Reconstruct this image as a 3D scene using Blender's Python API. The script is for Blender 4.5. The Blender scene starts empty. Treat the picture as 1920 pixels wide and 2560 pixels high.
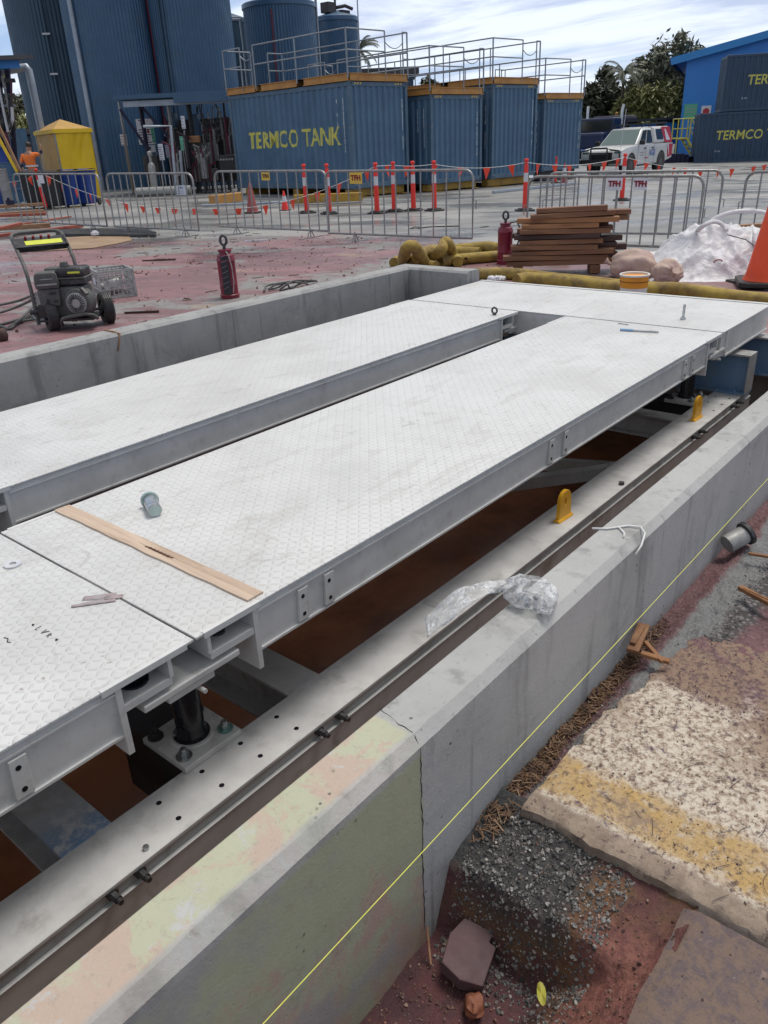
import bpy, bmesh, math, random
from mathutils import Matrix, Vector, Euler, noise
random.seed(7)
SC = bpy.context.scene
COL = SC.collection
PI = math.pi
rad = math.radians

# ---------------------------------------------------------------- camera maths
FPX = 1948.0; CX, CY = 960.0, 1280.0; CAMH = 1.5
RW = Matrix(((0.63732097, -0.35414528, 0.68439981),
             (-0.76945279, -0.24404771, 0.59023988),
             (-0.04200446, -0.9027856, -0.4280348)))
FW = Vector((0.7573, 0.6531, 0)); RT = Vector((0.6531, -0.7573, 0))
SL = 0.0155                                    # the yard falls gently to the right
def gz(x, y): return -SL * (0.653 * x - 0.757 * y)
def at(u, v, off=0.0):
    r = RW @ Vector((u - CX, v - CY, FPX))
    n = Vector((SL * .653, -SL * .757, 1)); o = Vector((0, 0, CAMH))
    return o + r * ((off - n.dot(o)) / n.dot(r))
def atz(u, v, z):
    r = RW @ Vector((u - CX, v - CY, FPX))
    return Vector((0, 0, CAMH)) + r * ((z - CAMH) / r.z)
def col_of(p):
    q = RW.transposed() @ (p - Vector((0, 0, CAMH))); return q.x / q.z * FPX + CX
def atD(u, D, off=0.0):
    a, b = -3.0 * D, 3.0 * D
    for _ in range(50):
        l = (a + b) / 2; p = FW * D + RT * l; p.z = gz(p.x, p.y) + off
        if col_of(p) < u: a = l
        else: b = l
    return p
def vD(u, v, D):                               # point on the ray (u,v) at forward depth D
    r = RW @ Vector((u - CX, v - CY, FPX))
    return Vector((0, 0, CAMH)) + r * (D / r.dot(FW))

# ---------------------------------------------------------------- mesh builder
def frame_of(d):
    d = d.normalized()
    a = Vector((0, 0, 1)) if abs(d.z) < .9 else Vector((1, 0, 0))
    x = d.cross(a).normalized(); y = d.cross(x).normalized()
    return x, y
class MB:
    def __init__(s): s.v = []; s.f = []; s.m = []
    def add(s, vs, fs, mi=0):
        o = len(s.v); s.v += [Vector(p) for p in vs]
        for f in fs: s.f.append([i + o for i in f]); s.m.append(mi)
        return s
    def bx(s, x0, x1, y0, y1, z0, z1, M=None, mi=0):
        vs = [Vector((x, y, z)) for z in (z0, z1) for y in (y0, y1) for x in (x0, x1)]
        if M is not None: vs = [M @ p for p in vs]
        return s.add(vs, [(0, 2, 3, 1), (4, 5, 7, 6), (0, 1, 5, 4), (2, 6, 7, 3), (0, 4, 6, 2), (1, 3, 7, 5)], mi)
    def bar(s, a, b, w, h, up=(0, 0, 1), mi=0):
        a, b = Vector(a), Vector(b); d = (b - a).normalized(); up = Vector(up)
        x = d.cross(up)
        if x.length < 1e-4: x = d.cross(Vector((1, 0, 0)))
        x.normalize(); y = x.cross(d).normalized()
        vs = []
        for p in (a, b):
            for sx, sy in ((-1, -1), (1, -1), (1, 1), (-1, 1)): vs.append(p + x * sx * w / 2 + y * sy * h / 2)
        return s.add(vs, [(0, 1, 2, 3), (7, 6, 5, 4), (0, 4, 5, 1), (1, 5, 6, 2), (2, 6, 7, 3), (3, 7, 4, 0)], mi)
    def tube(s, path, r, n=8, closed=False, cap=True, mi=0):
        P = [Vector(p) for p in path]; k = len(P)
        rs = r if isinstance(r, (list, tuple)) else [r] * k
        x = None; vs = []
        for i in range(k):
            if closed: d = P[(i + 1) % k] - P[i - 1]
            else: d = P[min(i + 1, k - 1)] - P[max(i - 1, 0)]
            if d.length < 1e-9: d = Vector((0, 0, 1))
            d.normalize()
            if x is None: x, y = frame_of(d)
            else:
                x = (x - d * x.dot(d))
                if x.length < 1e-6: x, _ = frame_of(d)
                x.normalize(); y = d.cross(x)
            for j in range(n):
                t = 2 * PI * j / n; vs.append(P[i] + (x * math.cos(t) + y * math.sin(t)) * rs[i])
        fs = []
        for i in range(k if closed else k - 1):
            for j in range(n):
                a = i * n + j; b = i * n + (j + 1) % n; c = ((i + 1) % k) * n + (j + 1) % n; d_ = ((i + 1) % k) * n + j
                fs.append((a, b, c, d_))
        if cap and not closed:
            fs.append(tuple(range(n))[::-1]); fs.append(tuple((k - 1) * n + j for j in range(n)))
        return s.add(vs, fs, mi)
    def cyl(s, a, b, r, r2=None, n=16, mi=0):
        return s.tube([a, b], [r, r if r2 is None else r2], n, mi=mi)
    def lathe(s, prof, n=24, M=None, cap=True, mi=0):
        vs = []; k = len(prof)
        for r, z in prof:
            for j in range(n):
                t = 2 * PI * j / n; p = Vector((r * math.cos(t), r * math.sin(t), z)); vs.append(M @ p if M is not None else p)
        fs = [(i * n + j, i * n + (j + 1) % n, (i + 1) * n + (j + 1) % n, (i + 1) * n + j) for i in range(k - 1) for j in range(n)]
        if cap: fs += [tuple(range(n))[::-1], tuple((k - 1) * n + j for j in range(n))]
        return s.add(vs, fs, mi)
    def prism(s, poly, z0, z1, M=None, mi=0):
        n = len(poly); vs = [Vector((x, y, z)) for z in (z0, z1) for x, y in poly]
        if M is not None: vs = [M @ p for p in vs]
        fs = [tuple(range(n))[::-1], tuple(range(n, 2 * n))] + [(i, (i + 1) % n, n + (i + 1) % n, n + i) for i in range(n)]
        return s.add(vs, fs, mi)
    def grid(s, xs, ys, fn, mi=0):
        vs = [fn(x, y) for y in ys for x in xs]; w = len(xs)
        return s.add(vs, [(j * w + i, j * w + i + 1, (j + 1) * w + i + 1, (j + 1) * w + i) for j in range(len(ys) - 1) for i in range(w - 1)], mi)
    def blob(s, c, rx, ry, rz, amp=.15, fr=2.0, n=14, m=9, seed=0, M=None, mi=0):
        vs = []; c = Vector(c)
        for i in range(m + 1):
            ph = PI * i / m
            for j in range(n):
                t = 2 * PI * j / n; d = Vector((math.sin(ph) * math.cos(t), math.sin(ph) * math.sin(t), math.cos(ph)))
                k = 1 + amp * noise.noise(d * fr + Vector((seed * 7.3, seed * 1.7, seed)))
                p = Vector((d.x * rx * k, d.y * ry * k, d.z * rz * k)); p = M @ p if M is not None else p
                vs.append(c + p)
        fs = [(i * n + j, (i + 1) * n + j, (i + 1) * n + (j + 1) % n, i * n + (j + 1) % n) for i in range(m) for j in range(n)]
        return s.add(vs, fs, mi)
    def xf(s, M): s.v = [M @ p for p in s.v]; return s
    def build(s, name, mat, parent=None, smooth=None, bevel=0, seg=1, subsurf=0):
        me = bpy.data.meshes.new(name); me.from_pydata([tuple(p) for p in s.v], [], s.f)
        mats = mat if isinstance(mat, (list, tuple)) else [mat]
        for m in mats: me.materials.append(m)
        if len(mats) > 1: me.polygons.foreach_set('material_index', s.m)
        bm = bmesh.new(); bm.from_mesh(me); bmesh.ops.remove_doubles(bm, verts=bm.verts, dist=1e-5)
        bmesh.ops.recalc_face_normals(bm, faces=bm.faces)
        if bevel: 
            es = [e for e in bm.edges if len(e.link_faces) == 2 and e.calc_face_angle(0) > .6]
            bmesh.ops.bevel(bm, geom=es, offset=bevel, segments=seg, affect='EDGES', profile=.5, clamp_overlap=True)
        bm.to_mesh(me); bm.free()
        o = bpy.data.objects.new(name, me); COL.objects.link(o)
        if parent is not None: o.parent = parent
        if subsurf:
            md = o.modifiers.new('sub', 'SUBSURF'); md.levels = subsurf; md.render_levels = subsurf
        if smooth is not None: shade(me, smooth)
        return o
def shade(me, ang):
    me.polygons.foreach_set('use_smooth', [True] * len(me.polygons))
    if ang < 3.1:
        bm = bmesh.new(); bm.from_mesh(me)
        for e in bm.edges:
            if len(e.link_faces) == 2 and e.calc_face_angle(0) > ang: e.smooth = False
        bm.to_mesh(me); bm.free()
    me.update()

def tag(o, label=None, cat=None, group=None, kind=None):
    if label: o['label'] = label
    if cat: o['category'] = cat
    if group: o['group'] = group
    if kind: o['kind'] = kind
    return o
def thing(name, label, cat, loc=(0, 0, 0), rz=0.0, group=None, rot=None, scale=None):
    o = bpy.data.objects.new(name, None); COL.objects.link(o); o.empty_display_size = .1
    o.location = loc; o.rotation_euler = rot if rot is not None else (0, 0, rz)
    if scale: o.scale = (scale,) * 3
    return tag(o, label, cat, group)
def copy_tree(o, parent=None):
    c = o.copy(); COL.objects.link(c)
    if parent is not None: c.parent = parent
    for ch in list(o.children): copy_tree(ch, c)
    return c
def text_mesh(body, size, depth=.004, bold=0.0, align='CENTER', shear=0.0, sx=1.0):
    cu = bpy.data.curves.new('txt', 'FONT'); cu.body = body; cu.size = size; cu.extrude = depth / 2
    cu.offset = bold; cu.align_x = align; cu.align_y = 'CENTER'; cu.shear = shear; cu.resolution_u = 3
    t = bpy.data.objects.new('txt', cu); COL.objects.link(t)
    me = bpy.data.meshes.new_from_object(t, depsgraph=bpy.context.evaluated_depsgraph_get())
    bpy.data.objects.remove(t); bpy.data.curves.remove(cu)
    for v in me.vertices: v.co.x *= sx
    return me
def put_text(name, body, size, mat, parent, M, **k):   # M places text plane (x right, y up, z out)
    me = text_mesh(body, size, **k); me.transform(M); me.materials.clear(); me.materials.append(mat)
    o = bpy.data.objects.new(name, me); COL.objects.link(o); o.parent = parent; return o

# ---------------------------------------------------------------- materials
class NT:
    def __init__(s, name):
        s.mat = bpy.data.materials.new(name); s.mat.use_nodes = True; s.t = s.mat.node_tree
        s.b = s.t.nodes['Principled BSDF']; s.n = s.t.nodes; s.l = s.t.links
    def lk(s, a, b): s.l.new(a, b)
    def val(s, sock, v):
        if hasattr(v, 'links') or isinstance(v, bpy.types.NodeSocket): s.l.new(v, sock)
        else: sock.default_value = v
    def math(s, op, a, b=0.0, clamp=False):
        n = s.n.new('ShaderNodeMath'); n.operation = op; n.use_clamp = clamp
        s.val(n.inputs[0], a); s.val(n.inputs[1], b); return n.outputs[0]
    def coord(s, kind='Object'):
        if kind == 'Position': return s.n.new('ShaderNodeNewGeometry').outputs['Position']
        return s.n.new('ShaderNodeTexCoord').outputs[kind]
    def mapping(s, c, scale=(1, 1, 1), rot=(0, 0, 0), loc=(0, 0, 0)):
        m = s.n.new('ShaderNodeMapping'); s.lk(c, m.inputs['Vector'])
        m.inputs['Scale'].default_value = scale; m.inputs['Rotation'].default_value = rot; m.inputs['Location'].default_value = loc
        return m.outputs[0]
    def noise(s, c, scale=5, detail=6, rough=.6, dist=0.0):
        n = s.n.new('ShaderNodeTexNoise'); s.lk(c, n.inputs['Vector'])
        n.inputs['Scale'].default_value = scale; n.inputs['Detail'].default_value = detail
        n.inputs['Roughness'].default_value = rough; n.inputs['Distortion'].default_value = dist
        return n.outputs['Fac']
    def voro(s, c, scale=5, feat='F1', out='Distance'):
        n = s.n.new('ShaderNodeTexVoronoi'); n.feature = feat; s.lk(c, n.inputs['Vector']); n.inputs['Scale'].default_value = scale
        return n.outputs[out]
    def ramp(s, f, a, b, lo=0.0, hi=1.0):
        n = s.n.new('ShaderNodeMapRange'); n.interpolation_type = 'SMOOTHSTEP'
        s.val(n.inputs['Value'], f); n.inputs['From Min'].default_value = a; n.inputs['From Max'].default_value = b
        n.inputs['To Min'].default_value = lo; n.inputs['To Max'].default_value = hi; return n.outputs[0]
    def mix(s, f, a, b):
        n = s.n.new('ShaderNodeMix'); n.data_type = 'RGBA'; s.val(n.inputs[0], f)
        for sock, v in ((n.inputs[6], a), (n.inputs[7], b)):
            if isinstance(v, (tuple, list)): sock.default_value = (*v[:3], 1)
            else: s.l.new(v, sock)
        return n.outputs[2]
    def sep(s, c):
        n = s.n.new('ShaderNodeSeparateXYZ'); s.lk(c, n.inputs[0]); return n.outputs
    def bump(s, h, strength=.3, dist=.01, prev=None):
        n = s.n.new('ShaderNodeBump'); s.lk(h, n.inputs['Height']); n.inputs['Strength'].default_value = strength
        n.inputs['Distance'].default_value = dist
        if prev is not None: s.lk(prev, n.inputs['Normal'])
        return n.outputs[0]
    def out(s, color, rough=.6, metal=0.0, normal=None, spec=None, **k):
        s.val(s.b.inputs['Base Color'], (*color[:3], 1) if isinstance(color, (tuple, list)) else color)
        s.val(s.b.inputs['Roughness'], rough); s.val(s.b.inputs['Metallic'], metal)
        if spec is not None: s.val(s.b.inputs['Specular IOR Level'], spec)
        if normal is not None: s.lk(normal, s.b.inputs['Normal'])
        for a, v in k.items(): s.val(s.b.inputs[a.replace('_', ' ')], v)
        return s.mat
def pm(name, c1, c2=None, scale=4.0, rough=.55, metal=0.0, bump=0.0, bscale=60, dirt=None, dscale=9.0, damt=.5, stretch=(1, 1, 1), spec=None):
    t = NT(name); c = t.mapping(t.coord(), scale=stretch)
    if c2 is None: c2 = tuple(x * .8 for x in c1)
    f = t.ramp(t.noise(c, scale, 7, .65), .3, .7)
    colr = t.mix(f, c1, c2)
    if dirt is not None:
        g = t.ramp(t.noise(c, dscale, 8, .7), .5, .72, 0, damt); colr = t.mix(g, colr, dirt)
    nrm = t.bump(t.noise(c, bscale, 5, .6, .8 if bscale < 30 else 0), bump, .25 / bscale if bscale < 30 else .004) if bump else None
    rg = t.ramp(t.noise(c, scale * 2.3, 5, .6), .25, .75, max(rough - .1, .02), min(rough + .12, 1))
    return t.out(colr, rg, metal, nrm, spec)
M = {}
M['deck_steel'] = pm('painted_steel', (.64, .64, .63), (.54, .54, .53), 3, .45, 0, .05, 80, (.22, .21, .19), 14, .3)
M['beam_steel'] = pm('grey_beam_paint', (.50, .505, .50), (.36, .365, .36), 2.5, .42, .0, .06, 60, (.16, .13, .11), 7, .7)
M['flange_steel'] = pm('worn_galvanised_flange', (.60, .60, .59), (.44, .44, .435), 4, .5, .0, .08, 60, (.20, .19, .18), 6, .6)
M['mount_steel'] = pm('mount_plate_paint', (.62, .62, .60), (.5, .5, .49), 6, .5, 0, .08, 90, (.25, .23, .2), 16, .5)
M['zinc'] = pm('zinc_plated_bolt', (.55, .57, .58), (.36, .38, .39), 40, .32, .9)
M['greenzinc'] = pm('green_passivated_washer', (.20, .38, .33), (.14, .28, .24), 60, .35, .6)
M['palezinc'] = pm('pale_zinc_face', (.44, .54, .51), (.36, .45, .43), 40, .4, .3)
M['darkbolt'] = pm('dark_oiled_bolt', (.06, .06, .065), (.1, .1, .1), 40, .45, .6)
M['black_rubber'] = pm('black_rubber', (.014, .014, .015), (.025, .025, .026), 12, .5)
M['black_gloss'] = pm('black_gloss_metal', (.008, .008, .012), (.012, .012, .018), 9, .22)
M['blue_steel'] = pm('blue_primer_steel', (.14, .27, .46), (.19, .31, .47), 3, .45, 0, .05, 60, (.3, .3, .3), 6, .5)
M['galv'] = pm('galvanised_tube', (.24, .24, .24), (.34, .34, .34), 14, .42, .75)
M['galv_rail'] = pm('galvanised_handrail', (.30, .33, .36), (.22, .24, .27), 6, .5, .5)
M['yellow_paint'] = pm('yellow_lug_paint', (.86, .47, .025), (.74, .36, .02), 20, .45, 0, .1, 90)
M['orange_beam'] = pm('ochre_beam_paint', (.52, .27, .07), (.40, .19, .05), 2, .6, 0, .1, 30, (.22, .12, .07), 5, .5)
M['yellow_beam'] = pm('yellow_skid_paint', (.45, .26, .03), (.3, .17, .03), 2, .6, 0, .1, 30, (.1, .07, .04), 4, .7)
def container_paint(name, a, b, fade, rust):
    t = NT(name); c = t.coord(); v = t.mapping(c, (3.2, 3.2, .22)); n = t.noise(c, 1.3, 7, .65); s_ = t.noise(v, 2.2, 8, .7); z = t.sep(c)
    col = t.mix(t.ramp(n, .3, .7), a, b); col = t.mix(t.ramp(s_, .52, .70, 0, .55), col, fade)
    col = t.mix(t.ramp(t.noise(v, 5.5, 6, .7), .60, .72, 0, .7), col, tuple(x * .35 for x in a))
    r = t.math('MULTIPLY', t.ramp(t.noise(v, 4.0, 7, .72), .60, .68), t.ramp(t.noise(c, 1.1, 3), .50, .62)); col = t.mix(t.math('MULTIPLY', r, .8), col, rust)
    return t.out(col, t.ramp(n, .3, .7, .42, .62), 0, t.bump(t.noise(c, 2.2, 4, .5), .5, .05))
M['cont_blue'] = container_paint('container_blue_paint', (.044, .105, .185), (.072, .150, .240), (.11, .175, .25), (.11, .06, .04))
M['cont_rail'] = pm('container_frame_paint', (.075, .14, .21), (.05, .10, .16), 2, .5, 0, .1, 20, (.22, .2, .18), 5, .5)
M['cont_dark'] = container_paint('container_navy_paint', (.020, .045, .085), (.028, .060, .11), (.05, .08, .12), (.07, .04, .03))
t = NT('lime_stencil_paint'); c = t.coord(); n1 = t.noise(t.mapping(c, (1, 4, .9)), 5, 7, .7); n2 = t.noise(c, 3, 5, .6)
col = t.mix(t.ramp(n2, .35, .65), (.62, .56, .10), (.46, .47, .13)); col = t.mix(t.ramp(n1, .60, .68, 0, .6), col, (.08, .15, .20)); col = t.mix(t.ramp(n2, .58, .68, 0, .5), col, (.45, .28, .08))
M['lime_paint'] = t.out(col, .6)
M['white_paint'] = pm('white_streak_paint', (.62, .64, .66), (.4, .44, .5), 12, .6)
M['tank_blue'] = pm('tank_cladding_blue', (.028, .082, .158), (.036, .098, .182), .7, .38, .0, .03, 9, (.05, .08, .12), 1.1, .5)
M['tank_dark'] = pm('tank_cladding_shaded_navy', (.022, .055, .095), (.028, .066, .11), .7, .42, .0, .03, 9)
M['pipe_grey'] = pm('pale_pipe_cladding', (.33, .37, .42), (.26, .30, .35), 3, .4, .3)
M['pipe_red'] = pm('maroon_pipe_paint', (.12, .015, .035), (.08, .012, .03), 4, .5)
M['shed_blue'] = pm('blue_wall_sheeting', (.030, .215, .62), (.034, .19, .55), .5, .5, 0, .03, 6)
M['shed_trim'] = pm('blue_gutter_trim', (.03, .24, .58), (.026, .21, .52), .8, .45)
M['dark_roof'] = pm('dark_roof_sheet', (.03, .032, .036), (.05, .05, .055), 1.5, .6)
M['hivis'] = pm('bollard_orange_plastic', (.80, .035, .02), (.70, .03, .02), 12, .42, 0, 0, 30, (.35, .04, .03), 9, .35)
M['flag'] = pm('orange_flag_vinyl', (.80, .06, .02), (.68, .05, .02), 20, .5)
M['cone'] = pm('orange_cone_plastic', (.80, .075, .012), (.72, .065, .012), 6, .5, 0, .05, 40, (.4, .1, .05), 8, .35)
M['cone_dirty'] = pm('grubby_cone_plastic', (.34, .07, .06), (.22, .06, .06), 10, .6, 0, .05, 40, (.12, .07, .07), 6, .6)
M['reflective'] = pm('reflective_white_band', (.62, .62, .64), (.5, .5, .54), 20, .35)
M['jack_red'] = pm('jack_maroon_paint', (.22, .012, .035), (.15, .010, .028), 14, .42, 0, .1, 50, (.10, .03, .04), 16, .5)
M['timber'] = pm('sawn_timber', (.36, .20, .11), (.25, .13, .07), 5, .75, 0, .3, 50, (.10, .045, .03), 6, .5, (.3, 3, 3))
M['timber_red'] = pm('red_stained_timber', (.40, .10, .06), (.26, .06, .045), 5, .75, 0, .3, 50, (.12, .05, .04), 6, .4, (.3, 3, 3))
M['sleeper'] = pm('wet_hardwood_sleeper', (.24, .115, .058), (.13, .060, .034), 5, .7, 0, .4, 50, (.26, .14, .08), 5, .5, (.3, 3, 3))
M['sleeper_pale'] = pm('orange_hardwood_sleeper', (.36, .175, .075), (.23, .105, .05), 5, .7, 0, .4, 50, (.1, .05, .03), 5, .4, (.3, 3, 3))
M['sleeper_dark'] = pm('dark_hardwood_sleeper', (.05, .028, .024), (.08, .04, .032), 5, .7, 0, .4, 50, (.02, .02, .02), 5, .4, (.3, 3, 3))
M['plank'] = pm('weathered_plank', (.60, .475, .37), (.44, .33, .245), 3, .8, 0, .3, 60, (.25, .16, .10), 9, .65, (6, .5, 3))
M['sand_bag'] = pm('stained_woven_bag', (.54, .41, .33), (.44, .31, .29), 6, .85, 0, .8, 26, (.18, .10, .10), 5, .5)
M['bulk_bag'] = pm('white_woven_bag', (.68, .68, .69), (.57, .57, .62), 3, .5, 0, .55, 6, (.36, .22, .22), 2.2, .6)
M['hose_yellow'] = pm('muddy_yellow_hose', (.38, .27, .05), (.20, .13, .035), 6, .75, 0, .6, 40, (.10, .06, .035), 4.5, .95)
M['hose_dark'] = pm('grey_pressure_hose', (.07, .07, .07), (.12, .12, .115), 10, .6)
M['pail_orange'] = pm('pail_orange_label', (.72, .30, .02), (.62, .24, .02), 6, .45)
M['pail_white'] = pm('pail_white_plastic', (.68, .68, .66), (.58, .58, .56), 6, .45)
M['grey_plastic'] = pm('grey_crate_plastic', (.42, .42, .41), (.33, .33, .325), 12, .55, 0, 0, 40, (.14, .13, .12), 12, .5)
M['engine'] = pm('dusty_engine_grey', (.055, .056, .054), (.095, .095, .09), 10, .55, .0, .1, 60, (.20, .19, .175), 9, .6)
M['engine_light'] = pm('cast_alloy_grey', (.40, .40, .385), (.26, .26, .25), 16, .5, .2)
M['engine_black'] = pm('black_tank_enamel', (.014, .014, .018), (.028, .028, .03), 9, .38, 0, 0, 30, (.12, .12, .11), 9, .5)
M['tyre'] = pm('dusty_tyre_rubber', (.03, .03, .03), (.06, .058, .055), 12, .8, 0, .2, 80)
M['lime_label'] = pm('lime_label', (.66, .70, .06), (.58, .62, .05), 20, .5)
M['white_car'] = pm('silver_white_car_paint', (.60, .60, .60), (.54, .54, .53), 1.5, .25, .0, 0, 10, (.38, .36, .34), 2.4, .3)
M['red_car'] = pm('red_vinyl_wrap', (.46, .02, .03), (.38, .018, .026), 4, .3)
M['glass'] = NT('tinted_glass').out((.03, .035, .035), .06, 0, None, .8)
M['screen'] = NT('windscreen_glass').out((.10, .15, .14), .06, 0, None, 1.0)
M['black_trim'] = pm('black_plastic_trim', (.015, .015, .016), (.022, .022, .023), 10, .5)
M['sign_white'] = pm('white_sign_face', (.66, .67, .72), (.56, .57, .64), 9, .5)
M['sign_yellow'] = pm('yellow_sign_face', (.70, .50, .05), (.62, .42, .08), 9, .5)
M['sign_green'] = pm('green_sign_face', (.12, .42, .28), (.10, .36, .24), 9, .5)
M['ink_red'] = pm('maroon_ink', (.22, .01, .02), (.2, .01, .02), 9, .5)
M['ink_black'] = pm('black_ink', (.02, .02, .025), (.015, .015, .02), 9, .5)
M['ink_blue'] = pm('blue_ink', (.08, .16, .42), (.08, .14, .38), 9, .5)
M['ink_brown'] = pm('brown_ink', (.12, .05, .02), (.1, .04, .02), 9, .5)
M['tent'] = pm('yellow_tent_fabric', (.80, .53, .012), (.72, .46, .01), 1.5, .5, 0, .25, 5)
M['tent_tan'] = pm('tan_tent_fabric', (.54, .33, .09), (.46, .27, .08), 2, .6, 0, .2, 5)
M['bin_blue'] = pm('blue_bin_plastic', (.012, .05, .24), (.01, .04, .2), 3, .45)
M['bin_black'] = pm('black_bin_plastic', (.014, .014, .015), (.02, .02, .021), 3, .5)
M['skin'] = pm('skin', (.34, .19, .13), (.30, .16, .11), 20, .55)
M['hair'] = pm('dark_hair', (.02, .016, .014), (.035, .028, .024), 40, .6)
M['shirt'] = pm('orange_hivis_shirt', (.80, .19, .03), (.70, .15, .03), 9, .75)
M['navy'] = pm('navy_work_fabric', (.012, .013, .04), (.02, .02, .055), 9, .8)
M['leaf_dark'] = pm('dark_leaves', (.028, .034, .02), (.05, .056, .03), .8, .6)
M['leaf_olive'] = pm('olive_leaves', (.13, .15, .045), (.17, .175, .06), .6, .6)
M['leaf_grey'] = pm('grey_green_leaves', (.12, .13, .08), (.17, .175, .115), .8, .65)
M['palm_leaf'] = pm('palm_fronds', (.045, .055, .03), (.065, .075, .04), .8, .55)
M['bark'] = pm('bark', (.11, .085, .065), (.07, .055, .045), 4, .85, 0, .3, 20)
M['terracotta'] = pm('terracotta', (.22, .075, .038), (.16, .055, .03), 12, .7, 0, .2, 60, (.12, .04, .03), 14, .4)
M['brick_mauve'] = pm('mauve_concrete_block', (.12, .070, .075), (.085, .05, .055), 9, .8, 0, .4, 70, (.10, .05, .05), 12, .4)
M['scrap_wood'] = pm('wet_scrap_wood', (.28, .13, .05), (.17, .075, .035), 8, .7, 0, .3, 60, (.40, .24, .13), 10, .4, (1, 1, 1))
M['leaf_litter'] = pm('orange_dead_leaf', (.25, .095, .03), (.17, .065, .025), 20, .7)
M['leaf_yellow'] = pm('yellow_green_leaf', (.36, .34, .04), (.30, .26, .04), 20, .6)
M['string_line'] = pm('fluoro_string', (.72, .74, .12), (.66, .66, .12), 30, .6)
M['white_cord'] = pm('white_cord', (.72, .72, .70), (.6, .6, .58), 20, .6)
M['tape'] = pm('pink_grey_tape', (.36, .34, .34), (.34, .25, .26), 18, .6, 0, .2, 90)
M['stone_grey'] = pm('crushed_stone', (.30, .29, .275), (.06, .06, .062), 3, .8, 0, .2, 80)
M['stone_brown'] = pm('brown_gravel', (.24, .13, .09), (.15, .08, .065), 30, .8, 0, .2, 80)
def isl(name, cols, rough=.8, bump=.3, sheen=None):      # every stone, chip or leaf gets its own tone
    t = NT(name); n = t.n.new('ShaderNodeNewGeometry'); r = n.outputs['Random Per Island']; cr = t.n.new('ShaderNodeValToRGB'); t.lk(r, cr.inputs[0])
    el = cr.color_ramp.elements; el[0].color = (*cols[0], 1); el[0].position = 0; el[1].color = (*cols[-1], 1); el[1].position = 1
    for i, c in enumerate(cols[1:-1]): e = el.new((i + 1) / (len(cols) - 1)); e.color = (*c, 1)
    c2 = t.mix(t.ramp(t.noise(t.coord(), 40, 4), .4, .7, 0, .35), cr.outputs[0], tuple(x * .4 for x in cols[0]))
    return t.out(c2, rough, 0, t.bump(t.noise(t.coord(), 90, 4), bump, .003) if bump else None)
M['mulch'] = isl('wood_mulch', [(.035, .022, .016), (.12, .06, .032), (.22, .125, .065), (.08, .042, .026), (.30, .20, .12)])
M['stone_grey'] = isl('crushed_stone', [(.05, .05, .052), (.12, .118, .115), (.30, .29, .275), (.08, .08, .082), (.20, .17, .15), (.42, .41, .39)])
M['stone_brown'] = isl('brown_gravel', [(.10, .05, .042), (.22, .11, .08), (.16, .085, .07), (.34, .24, .18), (.07, .045, .042), (.28, .13, .10)])
M['leaf_dark'] = isl('dark_leaves', [(.024, .030, .018), (.05, .058, .03), (.075, .08, .042), (.035, .04, .024)], .6, 0)
M['leaf_olive'] = isl('olive_leaves', [(.10, .12, .035), (.19, .20, .065), (.25, .24, .09), (.13, .14, .04)], .6, 0)
M['leaf_grey'] = isl('grey_green_leaves', [(.10, .11, .07), (.19, .195, .125), (.24, .235, .16), (.08, .085, .055)], .65, 0)
M['stack_pipe'] = pm('bright_exhaust_pipe', (.6, .6, .58), (.45, .45, .44), 4, .3, .8)
M['truck_blue'] = pm('blue_truck_paint', (.010, .022, .08), (.009, .02, .06), 2, .35)
M['stair_yellow'] = pm('yellow_green_rail_paint', (.58, .55, .10), (.5, .46, .08), 5, .5)
M['machine_grey'] = pm('grimy_machine_paint', (.075, .072, .068), (.12, .115, .105), 3, .6, .0, .1, 20, (.03, .03, .03), 4, .5)
M['machine_dark'] = pm('dark_machine_paint', (.022, .022, .026), (.04, .038, .04), 3, .6)
M['pale_panel'] = pm('mauve_grey_panel', (.24, .23, .30), (.20, .19, .25), 3, .5)
M['pale_blue'] = pm('pale_blue_plastic', (.25, .42, .62), (.2, .36, .55), 20, .4)
M['ply'] = pm('muddy_plywood', (.34, .24, .15), (.26, .17, .10), 1.5, .7, 0, .2, 30, (.2, .13, .12), 3, .5)
M['flat_steel'] = pm('dark_steel_plate', (.035, .035, .036), (.07, .07, .07), 3, .35, .3)
M['lift_eye'] = pm('dark_steel_eye', (.10, .105, .11), (.06, .06, .065), 30, .4, .7)
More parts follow.
